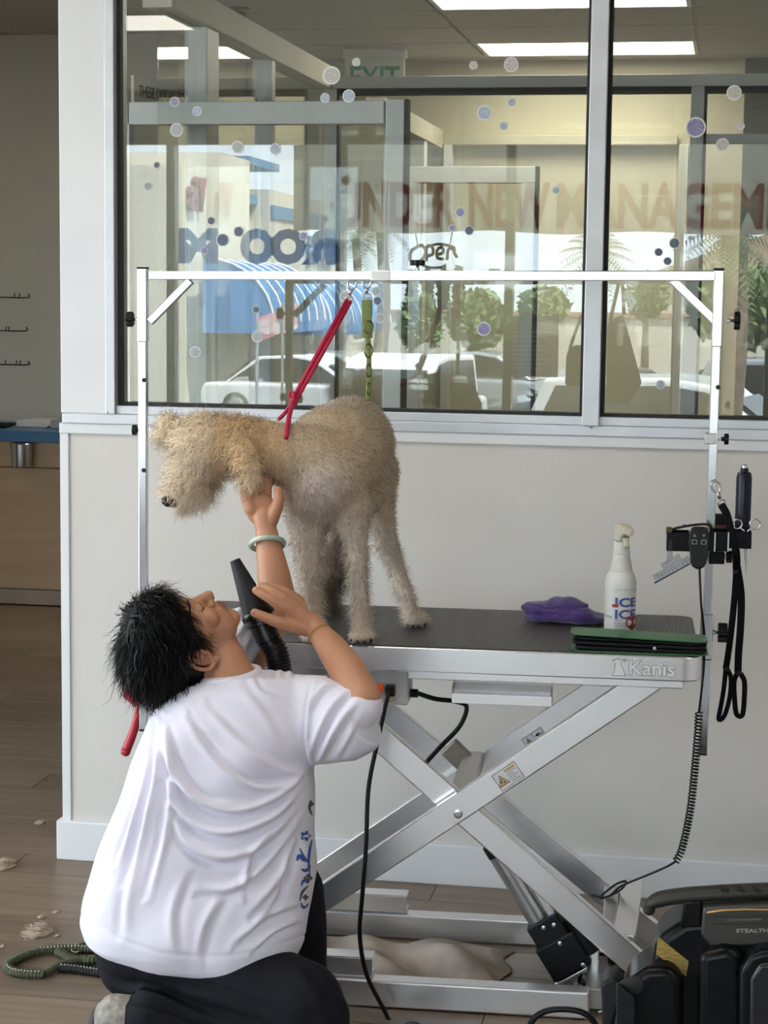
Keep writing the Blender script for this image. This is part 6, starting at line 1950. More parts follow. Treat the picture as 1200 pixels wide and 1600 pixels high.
# nose, eye, claws
M_nose = pm('black_wet_nose', (0.010, 0.009, 0.010), None, 120, 0.28, 0, 0.3, 300)
nb_ = MB()
pell(nb_, 264.5, 783, -1.014, 12, 0.020, 9.5, -0.35)
nb_.build('nose', M_nose, dog, True)
for dx in (-3, 5):
    e_ = MB(); pell(e_, 264 + dx, 785, -1.033, 2.4, 0.003, 2.8); e_.build('nostril', M_gask, dog, True)
ey_ = MB(); pell(ey_, 297, 726, -1.040, 5.0, 0.007, 4.6); ey_.build('eye', pm('dark_brown_eye', (0.015, 0.010, 0.008), None, 10, 0.1), dog, True)
M_claw = pm('dark_claw', (0.03, 0.025, 0.022), None, 30, 0.35)
for px_c, py_c, Y_c in ((550, 1000, -0.985), (559, 1003, -0.995), (569, 1003.5, -0.998), (580, 1001, -0.988), (478, 1000, -0.985), (488, 1003, -0.99), (637, 977, -0.735), (645, 980, -0.74), (655, 980.5, -0.742), (664, 977, -0.735)):
    q = P(px_c, py_c, Y_c); q[2] = max(q[2], TT + 0.004)
    MB().ell(q, (0.0038, 0, 0), (0, 0.0075, 0), (0, 0, 0.0045), 10, 8).build('claw', M_claw, dog, True)
# ================================================================== GROOMER
M_skin = pm('warm_tan_skin', (0.51, 0.25, 0.148), (0.47, 0.225, 0.132), 16, 0.48, 0, 0.12, 220, sub=0.15, spec=0.4)
HC = P(297, 1008, -1.36)                      # centre between the ears
hF = unit(np.array([0.25, 0.10, 0.96]))
hU = np.array([-0.80, -0.58, 0.12]); hU = unit(hU - hF * (hU @ hF))
hR = np.cross(hF, hU)
def H(f, u, r=0.0):
    return HC + hF * f + hU * u + hR * r
b = MB()
def he(f, u, r, af, au, ar, rot=0.0, nu=22, nv=16):
    """ellipsoid in head space, rot tilts it in the profile plane"""
    e1 = hF * math.cos(rot) + hU * math.sin(rot)
    e2 = -hF * math.sin(rot) + hU * math.cos(rot)
    b.ell(H(f, u, r), e1 * af, hR * ar, e2 * au, nu, nv)
he(-0.004, 0.045, 0, 0.094, 0.082, 0.074)            # cranium
he(0.040, 0.020, 0, 0.056, 0.070, 0.062)             # mid face
he(0.050, -0.040, 0, 0.044, 0.050, 0.050)            # jaw
he(0.072, -0.072, 0, 0.022, 0.020, 0.026)            # chin
he(0.010, -0.045, 0.030, 0.040, 0.026, 0.024, 0.4); he(0.010, -0.045, -0.030, 0.040, 0.026, 0.024, 0.4)
he(0.080, 0.038, 0, 0.016, 0.016, 0.045)             # brow
for s_ in (-1, 1):
    he(0.070, -0.008, s_ * 0.036, 0.022, 0.024, 0.024)    # cheek
    he(0.083, 0.016, s_ * 0.031, 0.010, 0.009, 0.013)     # closed lid
    he(0.094, -0.016, s_ * 0.012, 0.010, 0.007, 0.008)    # nostril wing
b.cap(H(0.086, 0.024), H(0.110, -0.010), 0.0085, 0.0115, 14)   # nose bridge to tip
b.cap(H(0.096, -0.018), H(0.110, -0.011), 0.010, 0.0105, 14)
he(0.092, -0.037, 0, 0.011, 0.0055, 0.020, -0.2)     # upper lip
he(0.090, -0.047, 0, 0.011, 0.0060, 0.017, 0.2)      # lower lip
he(0.084, -0.042, 0, 0.014, 0.018, 0.026)
# right ear (towards the viewer): helix ring, lobe and bowl
for s_ in (-1, 1):
    pts = [H(-0.004 + 0.020 * math.cos(t_) - 0.004, -0.002 + 0.031 * math.sin(t_), s_ * (0.079 + 0.006 * (1 - math.cos(t_)))) for t_ in np.linspace(-2.0, 2.3, 16) + PI * 0.0]
    pts = [H(-0.012 - 0.018 * math.cos(t_), 0.000 + 0.030 * math.sin(t_), s_ * (0.078 + 0.010 * max(0, math.cos(t_)))) for t_ in np.linspace(-1.9, 1.9, 18)]
    b.sweep(pts, 0.0048, 10); b.ball(pts[0], 0.0055, 10, 8); b.ball(pts[-1], 0.0048, 10, 8)
    he(-0.008, -0.002, s_ * 0.074, 0.018, 0.026, 0.006)
    he(-0.004, -0.032, s_ * 0.078, 0.008, 0.010, 0.006)
    he(0.004, -0.004, s_ * 0.079, 0.004, 0.008, 0.005)
# neck down into the collar
nb0 = P(356, 1068, -1.36)
b.cap(H(-0.030, -0.045), nb0, 0.056, 0.060, 22)
b.cap(H(0.010, -0.060), nb0 + hF * 0.01, 0.045, 0.056, 22)
b.cap(nb0, P(350, 1130, -1.36), 0.062, 0.09, 22)
def limb(pts):
    chain(b, pts, 20)
# right arm: shoulder - elbow - wrist
limb([(455, 1108, -1.34, 34), (520, 1104, -1.37, 30), (568, 1090, -1.40, 27), (545, 1050, -1.345, 29), (518, 1013, -1.285, 24), (500, 990, -1.245, 18), (488, 976, -1.235, 18)])
# right hand closing on the dryer nozzle
def hand_pts(lst):
    chain(b, lst, 14)
pell(b, 470, 962, -1.240, 22, 0.014, 17, -0.65)
limb([(488, 978, -1.235, 17), (474, 968, -1.242, 16), (462, 956, -1.250, 14)])
limb([(480, 975, -1.235, 15), (468, 945, -1.235, 10)])
limb([(476, 978, -1.240, 13), (452, 950, -1.262, 10.5)])
hand_pts([(453, 950, -1.262, 9.6), (438, 946, -1.272, 8.8), (425, 937, -1.277, 8.2), (411, 929, -1.275, 7.6), (400, 922.5, -1.270, 6.6)])      # index
hand_pts([(458, 943, -1.250, 9.4), (441, 932, -1.265, 8.6), (426, 924, -1.266, 8.0), (412, 917, -1.258, 7.2), (406, 915.5, -1.252, 6.4)])      # middle
hand_pts([(464, 939, -1.238, 9.0), (448, 926, -1.250, 8.2), (434, 920, -1.248, 7.4), (421, 914.5, -1.238, 6.6)])                              # ring
hand_pts([(470, 940, -1.226, 8.0), (456, 929, -1.228, 7.0), (446, 925, -1.218, 6.2), (438, 924, -1.206, 5.4)])                                # little
hand_pts([(478, 982, -1.246, 13), (452, 976, -1.264, 11.5), (428, 970, -1.276, 9.4), (412, 963.5, -1.277, 8.4), (398, 957.5, -1.272, 7.0)])    # thumb
# left arm, raised past the face to the dog's chest
limb([(330, 1075, -1.20, 50), (392, 1005, -1.13, 40), (434, 945, -1.085, 31), (428, 900, -1.07, 26), (421, 860, -1.055, 21), (416, 828, -1.045, 17), (413, 808, -1.04, 18)])
pell(b, 408, 796, -1.040, 24, 0.015, 26, 0.1)
hand_pts([(424, 812, -1.046, 12), (433, 792, -1.050, 10), (436, 778, -1.050, 8.6), (434, 766, -1.046, 7.2)])           # thumb
hand_pts([(393, 795, -1.045, 12), (386, 778, -1.042, 10), (384, 762, -1.030, 8.6), (387, 746, -1.012, 7.6)])           # index
hand_pts([(399, 786, -1.035, 10), (396, 764, -1.025, 9), (398, 746, -1.010, 8.2), (402, 735, -0.998, 7.4)])
hand_pts([(407, 782, -1.028, 10), (406, 760, -1.015, 9), (408, 744, -1.000, 8), (412, 734, -0.99, 7.2)])
hand_pts([(416, 784, -1.020, 9), (417, 764, -1.008, 8), (420, 750, -0.995, 7)])
pme = remeshed(b, 'person', 0.0024, 5, 0.5)
pme.materials.append(M_skin)
person = link('person', pme)
tag(person, 'kneeling groomer in white t-shirt and black trousers looking up at the dog', 'person')
# face details
M_lip = pm('muted_rose_lip', (0.30, 0.115, 0.090), None, 30, 0.4)
M_hair = pm('black_hair', (0.0045, 0.0042, 0.0048), (0.006, 0.0055, 0.006), 30, 0.4, spec=0.25)
bv = BVHTree.FromPolygons([tuple(v.co) for v in pme.vertices], [tuple(p_.vertices) for p_ in pme.polygons])
def onto(p_, dirn, off=0.0006):
    d_ = Vector([float(c) for c in dirn]); d_.normalize()
    o_ = Vector([float(c) for c in p_]) - d_ * 0.08
    hit, n_, i_, t_ = bv.ray_cast(o_, d_, 0.2)
    return (np.array(hit) - np.array(d_) * off) if hit is not None else V3(p_)
for u_, w_, nm_ in ((-0.0375, 0.0042, 'upper_lip'), (-0.0470, 0.0046, 'lower_lip')):
    pts = [onto(H(0.10, u_ + (-0.003 if abs(r_) > 0.017 else 0), r_), -hF, -0.001) for r_ in np.linspace(-0.020, 0.020, 13)]
    MB().sweep(pts, [w_ * math.sin(PI * (0.10 + 0.80 * k / 12)) for k in range(13)], 8).build(nm_, M_lip, person, True)
for s_ in (-1, 1):
    pts = [onto(H(0.09, 0.013 - 0.006 * math.sin(PI * k / 8), s_ * (0.018 + 0.026 * k / 8)), -hF, -0.0003) for k in range(9)]
    MB().sweep(pts, 0.0014, 6).build('closed_eye_lashes', M_hair, person, True)
    pts = [onto(H(0.09, 0.036 + 0.006 * math.sin(PI * (0.2 + 0.7 * k / 8)), s_ * (0.014 + 0.036 * k / 8)), -hF, -0.0004) for k in range(9)]
    MB().sweep(pts, [0.0016 + 0.0016 * math.sin(PI * k / 8) for k in range(9)], 6, flat=0.5).build('eyebrow', M_hair, person, True)
    MB().ell(onto(H(0.115, -0.021, s_ * 0.007), -hF - hU * -0.4, -0.001), hF * 0.0015, hU * 0.0028, hR * 0.0032, 10, 8).build('nostril', pm('dark_nostril', (0.06, 0.022, 0.016), None, 10, 0.7), person, True)
# finger nails of the near hand
M_nail = pm('pink_nail', (0.56, 0.30, 0.23), None, 20, 0.3)
for px_, py_, Y_ in ((400, 921, -1.30), (396, 957, -1.30), (406, 914, -1.29)):
    c = P(px_, py_, Y_)
    q = onto(c, unit(c - CAM), 0.0)
    MB().ell(q, _R * 0.0048 * 0.9 + _U * 0.0018, np.array([0, 0.0014, 0]), _U * 0.0038, 12, 8).build('finger_nail', M_nail, person, True)

# ---- t-shirt
def srow(py_, xl, xr, Yc, half):
    cl_, cr_ = P(xl, py_, Yc), P(xr, py_, Yc)
    return (cl_ + cr_) / 2, np.linalg.norm(cr_ - cl_) / 2, half
rows_ = [srow(1052, 330, 452, -1.37, 0.060), srow(1066, 285, 480, -1.37, 0.085), srow(1090, 258, 500, -1.37, 0.11), srow(1120, 236, 500, -1.375, 0.13), srow(1160, 223, 490, -1.38, 0.145), srow(1200, 207, 487, -1.385, 0.15),
         srow(1250, 190, 488, -1.39, 0.155), srow(1300, 172, 489, -1.395, 0.16), srow(1350, 155, 489, -1.40, 0.165), srow(1400, 139, 484, -1.41, 0.17), srow(1440, 134, 475, -1.42, 0.17), srow(1462, 141, 471, -1.42, 0.168), srow(1484, 175, 462, -1.42, 0.155), srow(1500, 228, 440, -1.42, 0.13), srow(1509, 275, 390, -1.42, 0.07)]
sm = MB()
NR = 48
vs = []
dvec = unit(np.array([_F[0], _F[1], 0]))
for c, hw, hd_ in rows_:
    for k in range(NR):
        t_ = 2 * PI * k / NR
        cx_, sx_ = math.cos(t_), math.sin(t_)
        cx_ = math.copysign(abs(cx_) ** 0.85, cx_); sx_ = math.copysign(abs(sx_) ** 0.85, sx_)
        vs.append(c + _R0 * hw * cx_ + dvec * hd_ * sx_)
fs = [(i * NR + k, i * NR + (k + 1) % NR, (i + 1) * NR + (k + 1) % NR, (i + 1) * NR + k) for i in range(len(rows_) - 1) for k in range(NR)]
fs += [tuple(range(NR - 1, -1, -1)), tuple((len(rows_) - 1) * NR + k for k in range(NR))]
fs = [tuple(reversed(f)) for f in fs]
sm.add(vs, fs)
# near sleeve
def tube_px(mb, pts, n=24):
    """elliptic tube through (px, py, Y, half height px, half depth m), axis mostly across"""
    rings = []
    P3 = [P(p_[0], p_[1], p_[2]) for p_ in pts]
    for i, p_ in enumerate(pts):
        d_ = unit(P3[min(i + 1, len(pts) - 1)] - P3[max(i - 1, 0)])
        up = unit(_U - d_ * (_U @ d_)); sd = np.cross(d_, up)
        s_ = np.linalg.norm(P3[i] - CAM) / FPX
        rings.append([P3[i] + up * p_[3] * s_ * math.cos(2 * PI * k / n) + sd * p_[4] * math.sin(2 * PI * k / n) for k in range(n)])
    m_ = len(rings)
    f_ = [(i * n + k, i * n + (k + 1) % n, (i + 1) * n + (k + 1) % n, (i + 1) * n + k) for i in range(m_ - 1) for k in range(n)]
    f_ += [tuple(range(n - 1, -1, -1)), tuple((m_ - 1) * n + k for k in range(n))]
    mb.add([q for r in rings for q in r], f_)
tube_px(sm, [(415, 1130, -1.35, 66, 0.085), (470, 1126, -1.36, 68, 0.085), (515, 1128, -1.375, 66, 0.078), (545, 1128, -1.385, 63, 0.072), (560, 1122, -1.39, 57, 0.068), (566, 1118, -1.392, 52, 0.062)])
chain(sm, [(440, 1102, -1.36, 46), (500, 1104, -1.37, 47), (545, 1106, -1.39, 40), (562, 1106, -1.40, 36)], 20)
# collar roll and far sleeve
tube_px(sm, [(300, 1092, -1.25, 52, 0.08), (345, 1040, -1.19, 50, 0.075), (385, 985, -1.14, 44, 0.066), (396, 972, -1.13, 40, 0.060)])
sme = remeshed(sm, 't_shirt', 0.0046, 12, 0.6)
a = verts_of(sme); nn = normals_of(sme)
px_, py_ = pix_many(a)
facing = np.clip(-(nn @ (_F)), 0, 1)
def fold(poly, w, dep, sgn=1.0):
    """signed crease along a polyline: valley with a ridge on one side"""
    poly = np.array(bez([(p_[0], p_[1], 0) for p_ in poly], 40))[:, :2]
    best = np.full(len(a), 1e9); sd = np.zeros(len(a)); tt = np.zeros(len(a))
    for i in range(len(poly) - 1):
        p0, p1 = poly[i], poly[i + 1]
        dx, dy = p1 - p0
        L2 = dx * dx + dy * dy + 1e-9
        t = np.clip(((px_ - p0[0]) * dx + (py_ - p0[1]) * dy) / L2, 0, 1)
        qx, qy = p0[0] + t * dx, p0[1] + t * dy
        dist = np.hypot(px_ - qx, py_ - qy)
        s_ = np.sign(dx * (py_ - qy) - dy * (px_ - qx))
        upd = dist < best
        best[upd] = dist[upd]; sd[upd] = (s_ * dist)[upd]; tt[upd] = ((i + t) / (len(poly) - 1))[upd]
    fade = np.sin(np.clip(tt, 0.03, 0.97) * PI) ** 0.6
    e = sd * sgn
    prof = -np.exp(-(e / w) ** 2) + 1.0 * np.exp(-((e - 1.7 * w) / (1.1 * w)) ** 2)
    return prof * dep * fade
disp = np.zeros(len(a))
FOLDS = [([(486, 1205), (440, 1250), (370, 1275), (300, 1255), (258, 1200), (240, 1130)], 7, 0.012, 1), ([(484, 1222), (430, 1285), (350, 1310), (285, 1285), (250, 1225)], 8, 0.011, 1),
         ([(482, 1245), (420, 1325), (340, 1350), (280, 1320), (262, 1270)], 9, 0.010, 1), ([(478, 1275), (430, 1350), (370, 1395), (310, 1400)], 9, 0.009, 1), ([(474, 1300), (440, 1380), (395, 1435)], 9, 0.009, 1),
         ([(240, 1118), (236, 1200), (218, 1290), (190, 1380)], 8, 0.010, -1), ([(252, 1120), (258, 1220), (248, 1310), (225, 1400)], 8, 0.009, -1), ([(263, 1125), (285, 1200), (320, 1240), (380, 1250)], 7, 0.008, 1),
         ([(225, 1180), (205, 1270), (175, 1350)], 7, 0.009, -1), ([(330, 1100), (380, 1150), (440, 1190), (480, 1200)], 9, 0.006, 1), ([(300, 1120), (340, 1180), (400, 1220), (470, 1212)], 8, 0.008, 1),
         ([(470, 1420), (420, 1440), (370, 1480)], 8, 0.009, 1), ([(468, 1445), (430, 1462), (395, 1492)], 6, 0.008, 1), ([(300, 1370), (280, 1430), (285, 1490)], 10, 0.005, 1), ([(360, 1400), (330, 1450), (320, 1500)], 10, 0.006, 1),
         ([(210, 1330), (190, 1400), (185, 1460)], 10, 0.005, -1), ([(430, 1300), (400, 1340), (385, 1400)], 7, 0.007, 1), ([(455, 1340), (440, 1400), (400, 1450)], 7, 0.008, 1),
         ([(560, 1078), (530, 1105), (505, 1150), (490, 1190)], 7, 0.008, 1), ([(572, 1095), (545, 1125), (520, 1165), (505, 1195)], 7, 0.008, 1), ([(535, 1066), (505, 1085), (485, 1120)], 6, 0.006, 1), ([(575, 1120), (555, 1150), (535, 1185)], 6, 0.006, 1),
         ([(487, 1062), (478, 1110), (476, 1160), (484, 1200)], 4, 0.007, -1), ([(400, 1052), (410, 1075), (440, 1085)], 6, 0.004, 1),
         ([(385, 1070), (420, 1110), (450, 1160)], 10, 0.004, 1)]
for poly, w, dep, sg_ in FOLDS:
    disp += fold(poly, w * 0.72, dep * 1.15, sg_)
disp *= smooth01(facing, 0.18, 0.6) * (1 - 0.85 * smooth01(px_, 535, 565))
# gathers along the shoulder line and soft noise
disp += 0.0022 * np.sin(px_ * 0.42) * np.exp(-((py_ - 1052) / 9) ** 2) * ((px_ > 380) & (px_ < 480))
disp += 0.0022 * np.sin(px_ * 0.055 + 1.3 * np.sin(py_ * 0.021)) + 0.0016 * np.sin(py_ * 0.06 + px_ * 0.03)
# hem: double stitched line
hemx = np.interp(px_, [134, 150, 200, 250, 300, 350, 400, 450, 475], [1446, 1460, 1490, 1505, 1512, 1511, 1503, 1489, 1478])
hd2 = hemx - py_
disp += -0.0025 * np.exp(-((hd2 - 17) / 2.2) ** 2) * (py_ > 1400)
far_slv = (a[:, 1] > -1.22) & (px_ > 355)
disp += 0.004 * np.sin((px_ * 0.8 + py_ * 0.55) * 0.33) * far_slv
a = a + nn * disp[:, None]
set_verts(sme, a)
M_shirt = pm('white_cotton_jersey', (0.79, 0.76, 0.87), (0.75, 0.72, 0.83), 5, 0.85, 0, 0.15, 500, sheen=0.15)
sme.materials.append(M_shirt)
shirt = link('t_shirt', sme, None, person)
shirt['label'] = 'white cotton t-shirt with blue floral print at the front edge'
bvs = BVHTree.FromPolygons([tuple(v) for v in a], [tuple(p_.vertices) for p_ in sme.polygons])
# collar band around the neck
col_pts = []
for k in range(28):
    t_ = 2 * PI * k / 28
    c = P(357, 1052, -1.36)
    col_pts.append(c + _R0 * 0.062 * math.cos(t_) + dvec * 0.070 * math.sin(t_) + tz * (0.010 * math.cos(t_) - 0.004))
MB().sweep(col_pts, 0.0085, 8, closed=True).build('collar', M_shirt, shirt, True)
# blue floral print: petals, stems and leaves laid on the shirt surface
M_pr = pm('blue_floral_print', (0.045, 0.13, 0.42), (0.035, 0.09, 0.30), 60, 0.8)
M_pr2 = pm('brown_floral_print', (0.10, 0.065, 0.065), (0.06, 0.05, 0.10), 60, 0.8)
def on_shirt(px0, py0):
    d_ = Vector([float(c) for c in pray(px0, py0)]); d_.normalize()
    hit, n_, i_, t_ = bvs.ray_cast(Vector([float(c) for c in CAM]), d_)
    if hit is None:
        return None
    return np.array(hit) + np.array(n_) * 0.0008
def motif(poly, m_, nm_='print_motif'):
    pts = [on_shirt(*p_) for p_ in poly]
    if any(p_ is None for p_ in pts):
        return
    c = sum(pts) / len(pts)
    n_ = len(pts)
    MB().add([c] + pts, [(0, 1 + k, 1 + (k + 1) % n_) for k in range(n_)]).build(nm_, m_, shirt)
def petals(cx, cy_, r, n_, m_):
    poly = []
    for k in range(n_ * 6):
        t_ = 2 * PI * k / (n_ * 6)
        rr_ = r * (0.55 + 0.45 * abs(math.cos(n_ * t_ / 2)))
        poly.append((cx + rr_ * math.cos(t_), cy_ + rr_ * math.sin(t_)))
    motif(poly, m_)
def stem(pts, w, m_):
    p_ = [q[:2] for q in bez([(x_, y_, 0) for x_, y_ in pts], 14)]
    poly = []
    for i, q in enumerate(p_):
        d_ = unit(p_[min(i + 1, len(p_) - 1)] - p_[max(i - 1, 0)])
        ww = w * (0.4 + 0.6 * math.sin(PI * i / (len(p_) - 1)))
        poly.append((q, np.array([-d_[1], d_[0]]) * ww))
    L_ = [on_shirt(*(q + o_)) for q, o_ in poly]; R_ = [on_shirt(*(q - o_)) for q, o_ in poly]
    if any(x_ is None for x_ in L_ + R_):
        return
    n_ = len(L_)
    MB().add(L_ + R_, [(i, i + 1, n_ + i + 1, n_ + i) for i in range(n_ - 1)]).build('print_stem', m_, shirt)
petals(477, 1306, 8.5, 5, M_pr)
stem([(484, 1370), (482, 1345), (484, 1325), (487, 1312)], 2.2, M_pr)
stem([(483, 1350), (474, 1338), (468, 1325)], 2.0, M_pr)
stem([(483, 1345), (474, 1343), (467, 1337), (464, 1345)], 3.2, M_pr)
stem([(485, 1352), (478, 1360), (470, 1358)], 2.6, M_pr)
petals(481, 1372, 7, 4, M_pr2)
stem([(482, 1380), (474, 1376), (470, 1384)], 2.2, M_pr)
stem([(481, 1384), (472, 1394), (468, 1408)], 2.0, M_pr2)
stem([(470, 1410), (474, 1418), (482, 1412)], 2.0, M_pr)
petals(477, 1402, 5, 4, M_pr2)
stem([(485, 1250), (483, 1262), (487, 1274)], 2.0, M_pr2)
petals(486, 1256, 4.5, 4, M_pr2)

# ---- trousers
M_trs = pm('black_jersey_trousers', (0.006, 0.006, 0.010), (0.009, 0.009, 0.013), 40, 0.8, 0, 0.3, 300, spec=0.2)
tr = MB()
pell(tr, 300, 1480, -1.42, 150, 0.155, 62, -0.12, 28, 18)
chain(tr, [(230, 1490, -1.43, 78), (300, 1528, -1.45, 84), (400, 1552, -1.48, 80), (470, 1568, -1.51, 66), (492, 1590, -1.52, 54)], 24)
chain(tr, [(492, 1600, -1.52, 52), (440, 1655, -1.53, 56), (330, 1640, -1.55, 58), (265, 1612, -1.57, 48), (232, 1592, -1.58, 44)], 22)
chain(tr, [(380, 1490, -1.28, 62), (425, 1430, -1.21, 58), (448, 1395, -1.19, 58), (456, 1440, -1.17, 54), (460, 1520, -1.16, 50), (462, 1600, -1.15, 44), (462, 1690, -1.15, 38)], 22)
tme = remeshed(tr, 'trousers', 0.007, 8, 0.6)
a = verts_of(tme); nn = normals_of(tme)
px_, py_ = pix_many(a)
facing = np.clip(-(nn @ (_F)), 0, 1)
disp = np.zeros(len(a))
for poly, w, dep, sg_ in (([(180, 1530), (240, 1545), (330, 1580), (420, 1600)], 7, 0.010, 1), ([(250, 1525), (340, 1545), (440, 1590)], 8, 0.007, 1), ([(470, 1500), (505, 1545), (520, 1590)], 8, 0.006, 1), ([(200, 1560), (270, 1580), (350, 1610)], 7, 0.008, 1)):
    disp += fold(poly, w, dep, sg_)
a = a + nn * (disp * smooth01(facing, 0, 0.3))[:, None]
a[:, 2] = np.maximum(a[:, 2], 0.004)
set_verts(tme, a)
tme.materials.append(M_trs)
link('trousers', tme, None, person)
# ---- shoe of the folded leg (sole towards the viewer's left) and far shoe
M_shoe = pm('grey_knit_shoe', (0.42, 0.38, 0.34), (0.22, 0.20, 0.18), 70, 0.85, 0, 0.6, 200)
M_sole = pm('black_shoe_sole', (0.010, 0.010, 0.011), None, 20, 0.6)
sh = MB()
chain(sh, [(200, 1590, -1.58, 34), (182, 1588, -1.585, 34), (172, 1612, -1.59, 27), (162, 1650, -1.60, 24), (160, 1700, -1.60, 20)], 18)
she = remeshed(sh, 'shoe', 0.005, 5)
av = verts_of(she); av[:, 2] = np.maximum(av[:, 2], 0.012); set_verts(she, av)
she.materials.append(M_shoe)
shoe = link('shoe', she, None, person); shoe['label'] = 'grey knit shoe with black sole'
so = MB()
chain(so, [(166, 1570, -1.585, 12), (153, 1590, -1.59, 12), (146, 1620, -1.60, 12), (144, 1690, -1.60, 12)], 14)
sol_me = remeshed(so, 'shoe_sole', 0.005, 4)
av = verts_of(sol_me); av[:, 2] = np.maximum(av[:, 2], 0.003); set_verts(sol_me, av)
sol_me.materials.append(M_sole)
link('shoe_sole', sol_me, None, shoe)
fs_ = MB()
q = P(470, 1700, -1.13)
fs_.ell((q[0] - 0.06, -1.13, 0.045), (0.13, 0.02, 0), (-0.006, 0.045, 0), (0, 0, 0.042), 20, 12)
fsh = fs_.build('shoe', M_sole, person, True)

# ---- hair: solid under-mass plus layered locks
hb_ = MB()
def hell(f, u, r, af, au, ar, rot=0.0):
    e1 = hF * math.cos(rot) + hU * math.sin(rot); e2 = -hF * math.sin(rot) + hU * math.cos(rot)
    hb_.ell(H(f, u, r), e1 * af, hR * ar, e2 * au, 24, 16)
hell(-0.020, 0.058, 0.0, 0.098, 0.090, 0.086)
hell(-0.050, 0.020, 0.0, 0.072, 0.074, 0.080)
hell(-0.072, -0.020, -0.004, 0.046, 0.046, 0.060)
hell(0.030, 0.088, 0.0, 0.060, 0.056, 0.074)
hell(0.030, 0.066, 0.040, 0.048, 0.044, 0.036)
hell(0.050, 0.095, 0.010, 0.052, 0.040, 0.055)
hme = remeshed(hb_, 'hair', 0.005, 4)
hme.materials.append(M_hair)
hair = link('hair', hme, None, person); hair['label'] = 'short tousled black hair'
rg2 = np.random.default_rng(21)
NH = 9000
hp_, hn_ = sample_surface(hme, NH, rg2)
lf = (hp_ - HC) @ hF; lu = (hp_ - HC) @ hU; lr = (hp_ - HC) @ hR
# keep the face clear
ok = ~((lf > 0.060) & (lu < 0.055)) & ~((np.abs(lf + 0.006) < 0.034) & (lu < 0.058) & (lr > 0.040)) & ~((lf > 0.012) & (lu < 0.012)) & (lu > -0.075)
hp_, hn_, lf, lu, lr = hp_[ok], hn_[ok], lf[ok], lu[ok], lr[ok]
n_ = len(hp_)
# locks sweep away from the crown and fall under gravity
crown = H(0.02, 0.14, 0.0)
fl = norm_rows(hp_ - crown)
fl = fl + np.array([0, 0, -0.55]) - 0.35 * hF
fl = fl - hn_ * np.sum(fl * hn_, axis=1)[:, None]
dirs = norm_rows(norm_rows(fl) * 0.85 + hn_ * (0.10 + 0.16 * rg2.random(n_))[:, None] + 0.14 * rg2.normal(size=(n_, 3)))
ln = 0.034 + 0.030 * rg2.random(n_) + 0.012 * (rg2.random(n_) < 0.10)
colr = np.tile(np.array([0.004, 0.0037, 0.004]), (n_, 1)) * (0.6 + 1.2 * rg2.random(n_))[:, None]
M_lock = attr_mat('black_hair_locks', 0.42, 0.0, spec=0.18)
lm = strands(hp_, hn_, dirs, ln, 0.0022 + 0.0018 * rg2.random(n_), colr, 0.10, rg2, 5, 0.25, 'hair_locks', nblend=0.5)
lo = link('hair_locks', lm, M_lock, hair); lo['kind'] = 'stuff'
# ---- jade bangle and gold chain bracelet
M_jade = pm('green_white_jade', (0.22, 0.42, 0.30), (0.62, 0.62, 0.56), 26, 0.15, sub=0.1)
bc = P(417.5, 850, -1.052)
ax_b = unit(P(421, 870, -1.058) - P(414, 820, -1.043)); ax_b = unit(ax_b + np.array([0.0, -0.35, 0.0]))
e1, e2 = frame_of(ax_b, (0, 1, 0))
sB = np.linalg.norm(bc - CAM) / FPX
bang = MB().sweep([bc + e1 * 25.5 * sB * math.cos(t_) + e2 * 25.5 * sB * math.sin(t_) for t_ in np.linspace(0, 2 * PI, 49)[:-1]], 0.0062, 12, closed=True).build('bangle', M_jade, person, True)
bang['label'] = 'pale green and white jade bangle'
M_gold = pm('gold_chain', (0.80, 0.52, 0.22), None, 20, 0.25, 1.0)
gc_ = P(492, 995, -1.250)
axg = unit(P(520, 1015, -1.29) - P(488, 976, -1.235))
g1, g2 = frame_of(axg, (0, 0, 1))
rgld = 19.5 * np.linalg.norm(gc_ - CAM) / FPX
brc = MB()
for k in range(34):
    t_ = 2 * PI * k / 34
    c = P(499, 992, -1.250) + g1 * rgld * math.cos(t_) + g2 * rgld * math.sin(t_)
    tg = -g1 * math.sin(t_) + g2 * math.cos(t_)
    rd_ = g1 * math.cos(t_) + g2 * math.sin(t_)
    sd3 = rd_ if k % 2 else axg
    brc.sweep([c + tg * 0.0036 * math.cos(q_) + sd3 * 0.0019 * math.sin(q_) for q_ in np.linspace(0, 2 * PI, 11)[:-1]], 0.0006, 5, closed=True)
bro = brc.build('chain_bracelet', M_gold, person, True); bro['label'] = 'thin gold chain bracelet'

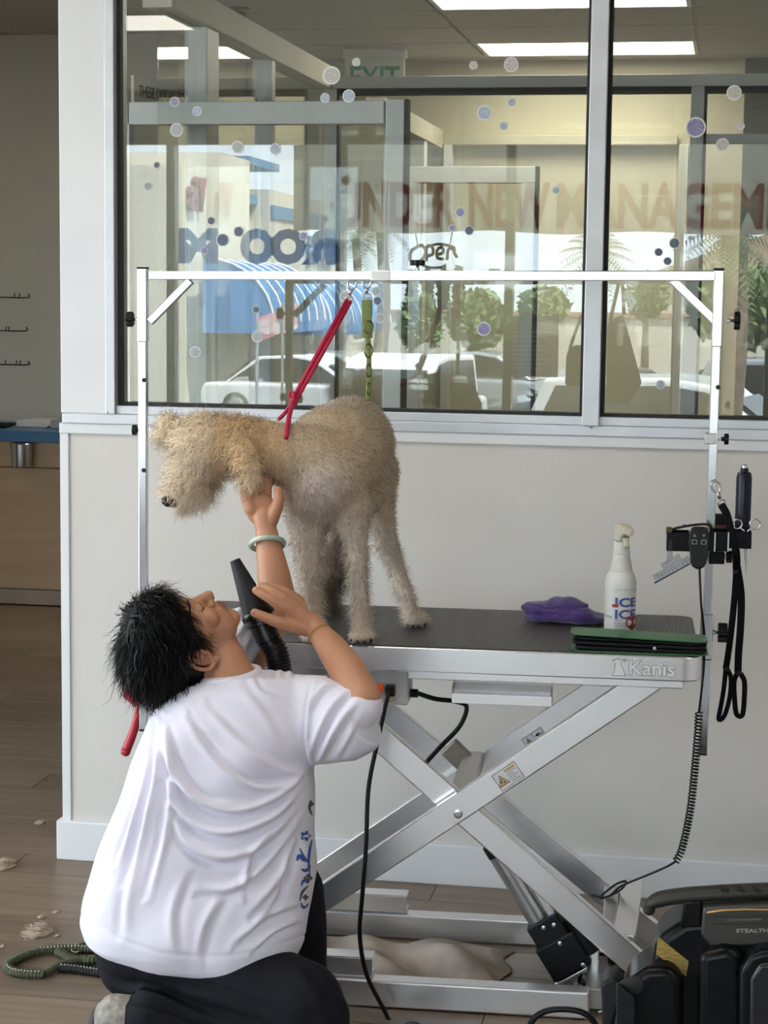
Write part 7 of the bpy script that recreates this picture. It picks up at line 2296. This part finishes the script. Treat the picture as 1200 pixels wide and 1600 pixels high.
# ================================================================== DRYER HOSE IN THE NEAR HAND
M_noz = pm('matt_black_nozzle', (0.012, 0.012, 0.013), None, 30, 0.5, spec=0.35)
M_hose = pm('black_ribbed_hose', (0.006, 0.006, 0.007), None, 30, 0.28)
YN = -1.215
n0, n1 = P(367, 875, YN), P(402, 958, YN)
dn = unit(n1 - n0)
sN = np.linalg.norm(n1 - CAM) / FPX
dry = thing('dryer_hose', P(430, 1040, YN), 'black tapered dryer nozzle on a ribbed hose held in the hand', 'dryer hose')
L_ = np.linalg.norm(n1 - n0)
MB().lathe(n0, dn, [(0, 8.2 * sN), (L_ * 0.9, 21.5 * sN), (L_ * 0.97, 22.5 * sN)], 32).build('nozzle', M_noz, dry, True, angle=40)
MB().lathe(n0 + dn * 0.0001, -dn, [(0, 6.6 * sN), (0.0006, 6.6 * sN)], 24).build('nozzle_opening', M_gask, dry)
MB().lathe(n1 - dn * 0.002, dn, [(-0.004, 23.5 * sN), (0.0, 25 * sN), (0.010, 25 * sN), (0.012, 22.5 * sN), (0.018, 22.5 * sN), (0.020, 24 * sN), (0.026, 24 * sN), (0.028, 20 * sN)], 32).build('locking_ring', M_hose, dry, True, angle=35)
for k in range(20):
    t_ = 2 * PI * k / 20
    g1_, g2_ = frame_of(dn)
    MB().obox(n1 + dn * 0.005 + (g1_ * math.cos(t_) + g2_ * math.sin(t_)) * 25.3 * sN, dn * 0.005, (-g1_ * math.sin(t_) + g2_ * math.cos(t_)) * 0.0016, (g1_ * math.cos(t_) + g2_ * math.sin(t_)) * 0.0012).build('grip_rib', M_hose, dry)
n2 = n1 + dn * 0.060
MB().lathe(n1 + dn * 0.024, dn, [(0, 19.5 * sN), (0.036, 19.5 * sN), (0.037, 17 * sN)], 28).build('cuff', M_hose, dry, True, angle=35)
hose_path = bez([n2, P(432, 1020, YN), P(438, 1050, YN), P(446, 1100, YN), P(452, 1180, -1.10), P(430, 1300, -1.09), np.array([-1.02, -1.12, 0.22]), np.array([-0.98, -1.16, 0.06]), np.array([-0.90, -1.22, 0.028]), np.array([-0.75, -1.30, 0.028])], 420)
hp2 = np.array(hose_path)
hl = np.concatenate([[0], np.cumsum(np.linalg.norm(np.diff(hp2, axis=0), axis=1))])
pts, rad = [], []
nrb = int(hl[-1] / 0.0065)
for i in range(nrb * 4):
    s0 = hl[-1] * i / (nrb * 4)
    pts.append(np.array([np.interp(s0, hl, hp2[:, j]) for j in range(3)]))
    rad.append((19.5 if i % 4 in (0, 1) else 17.2) * sN)
MB().sweep(pts, rad, 18).build('ribbed_hose', M_hose, dry, True, angle=60)
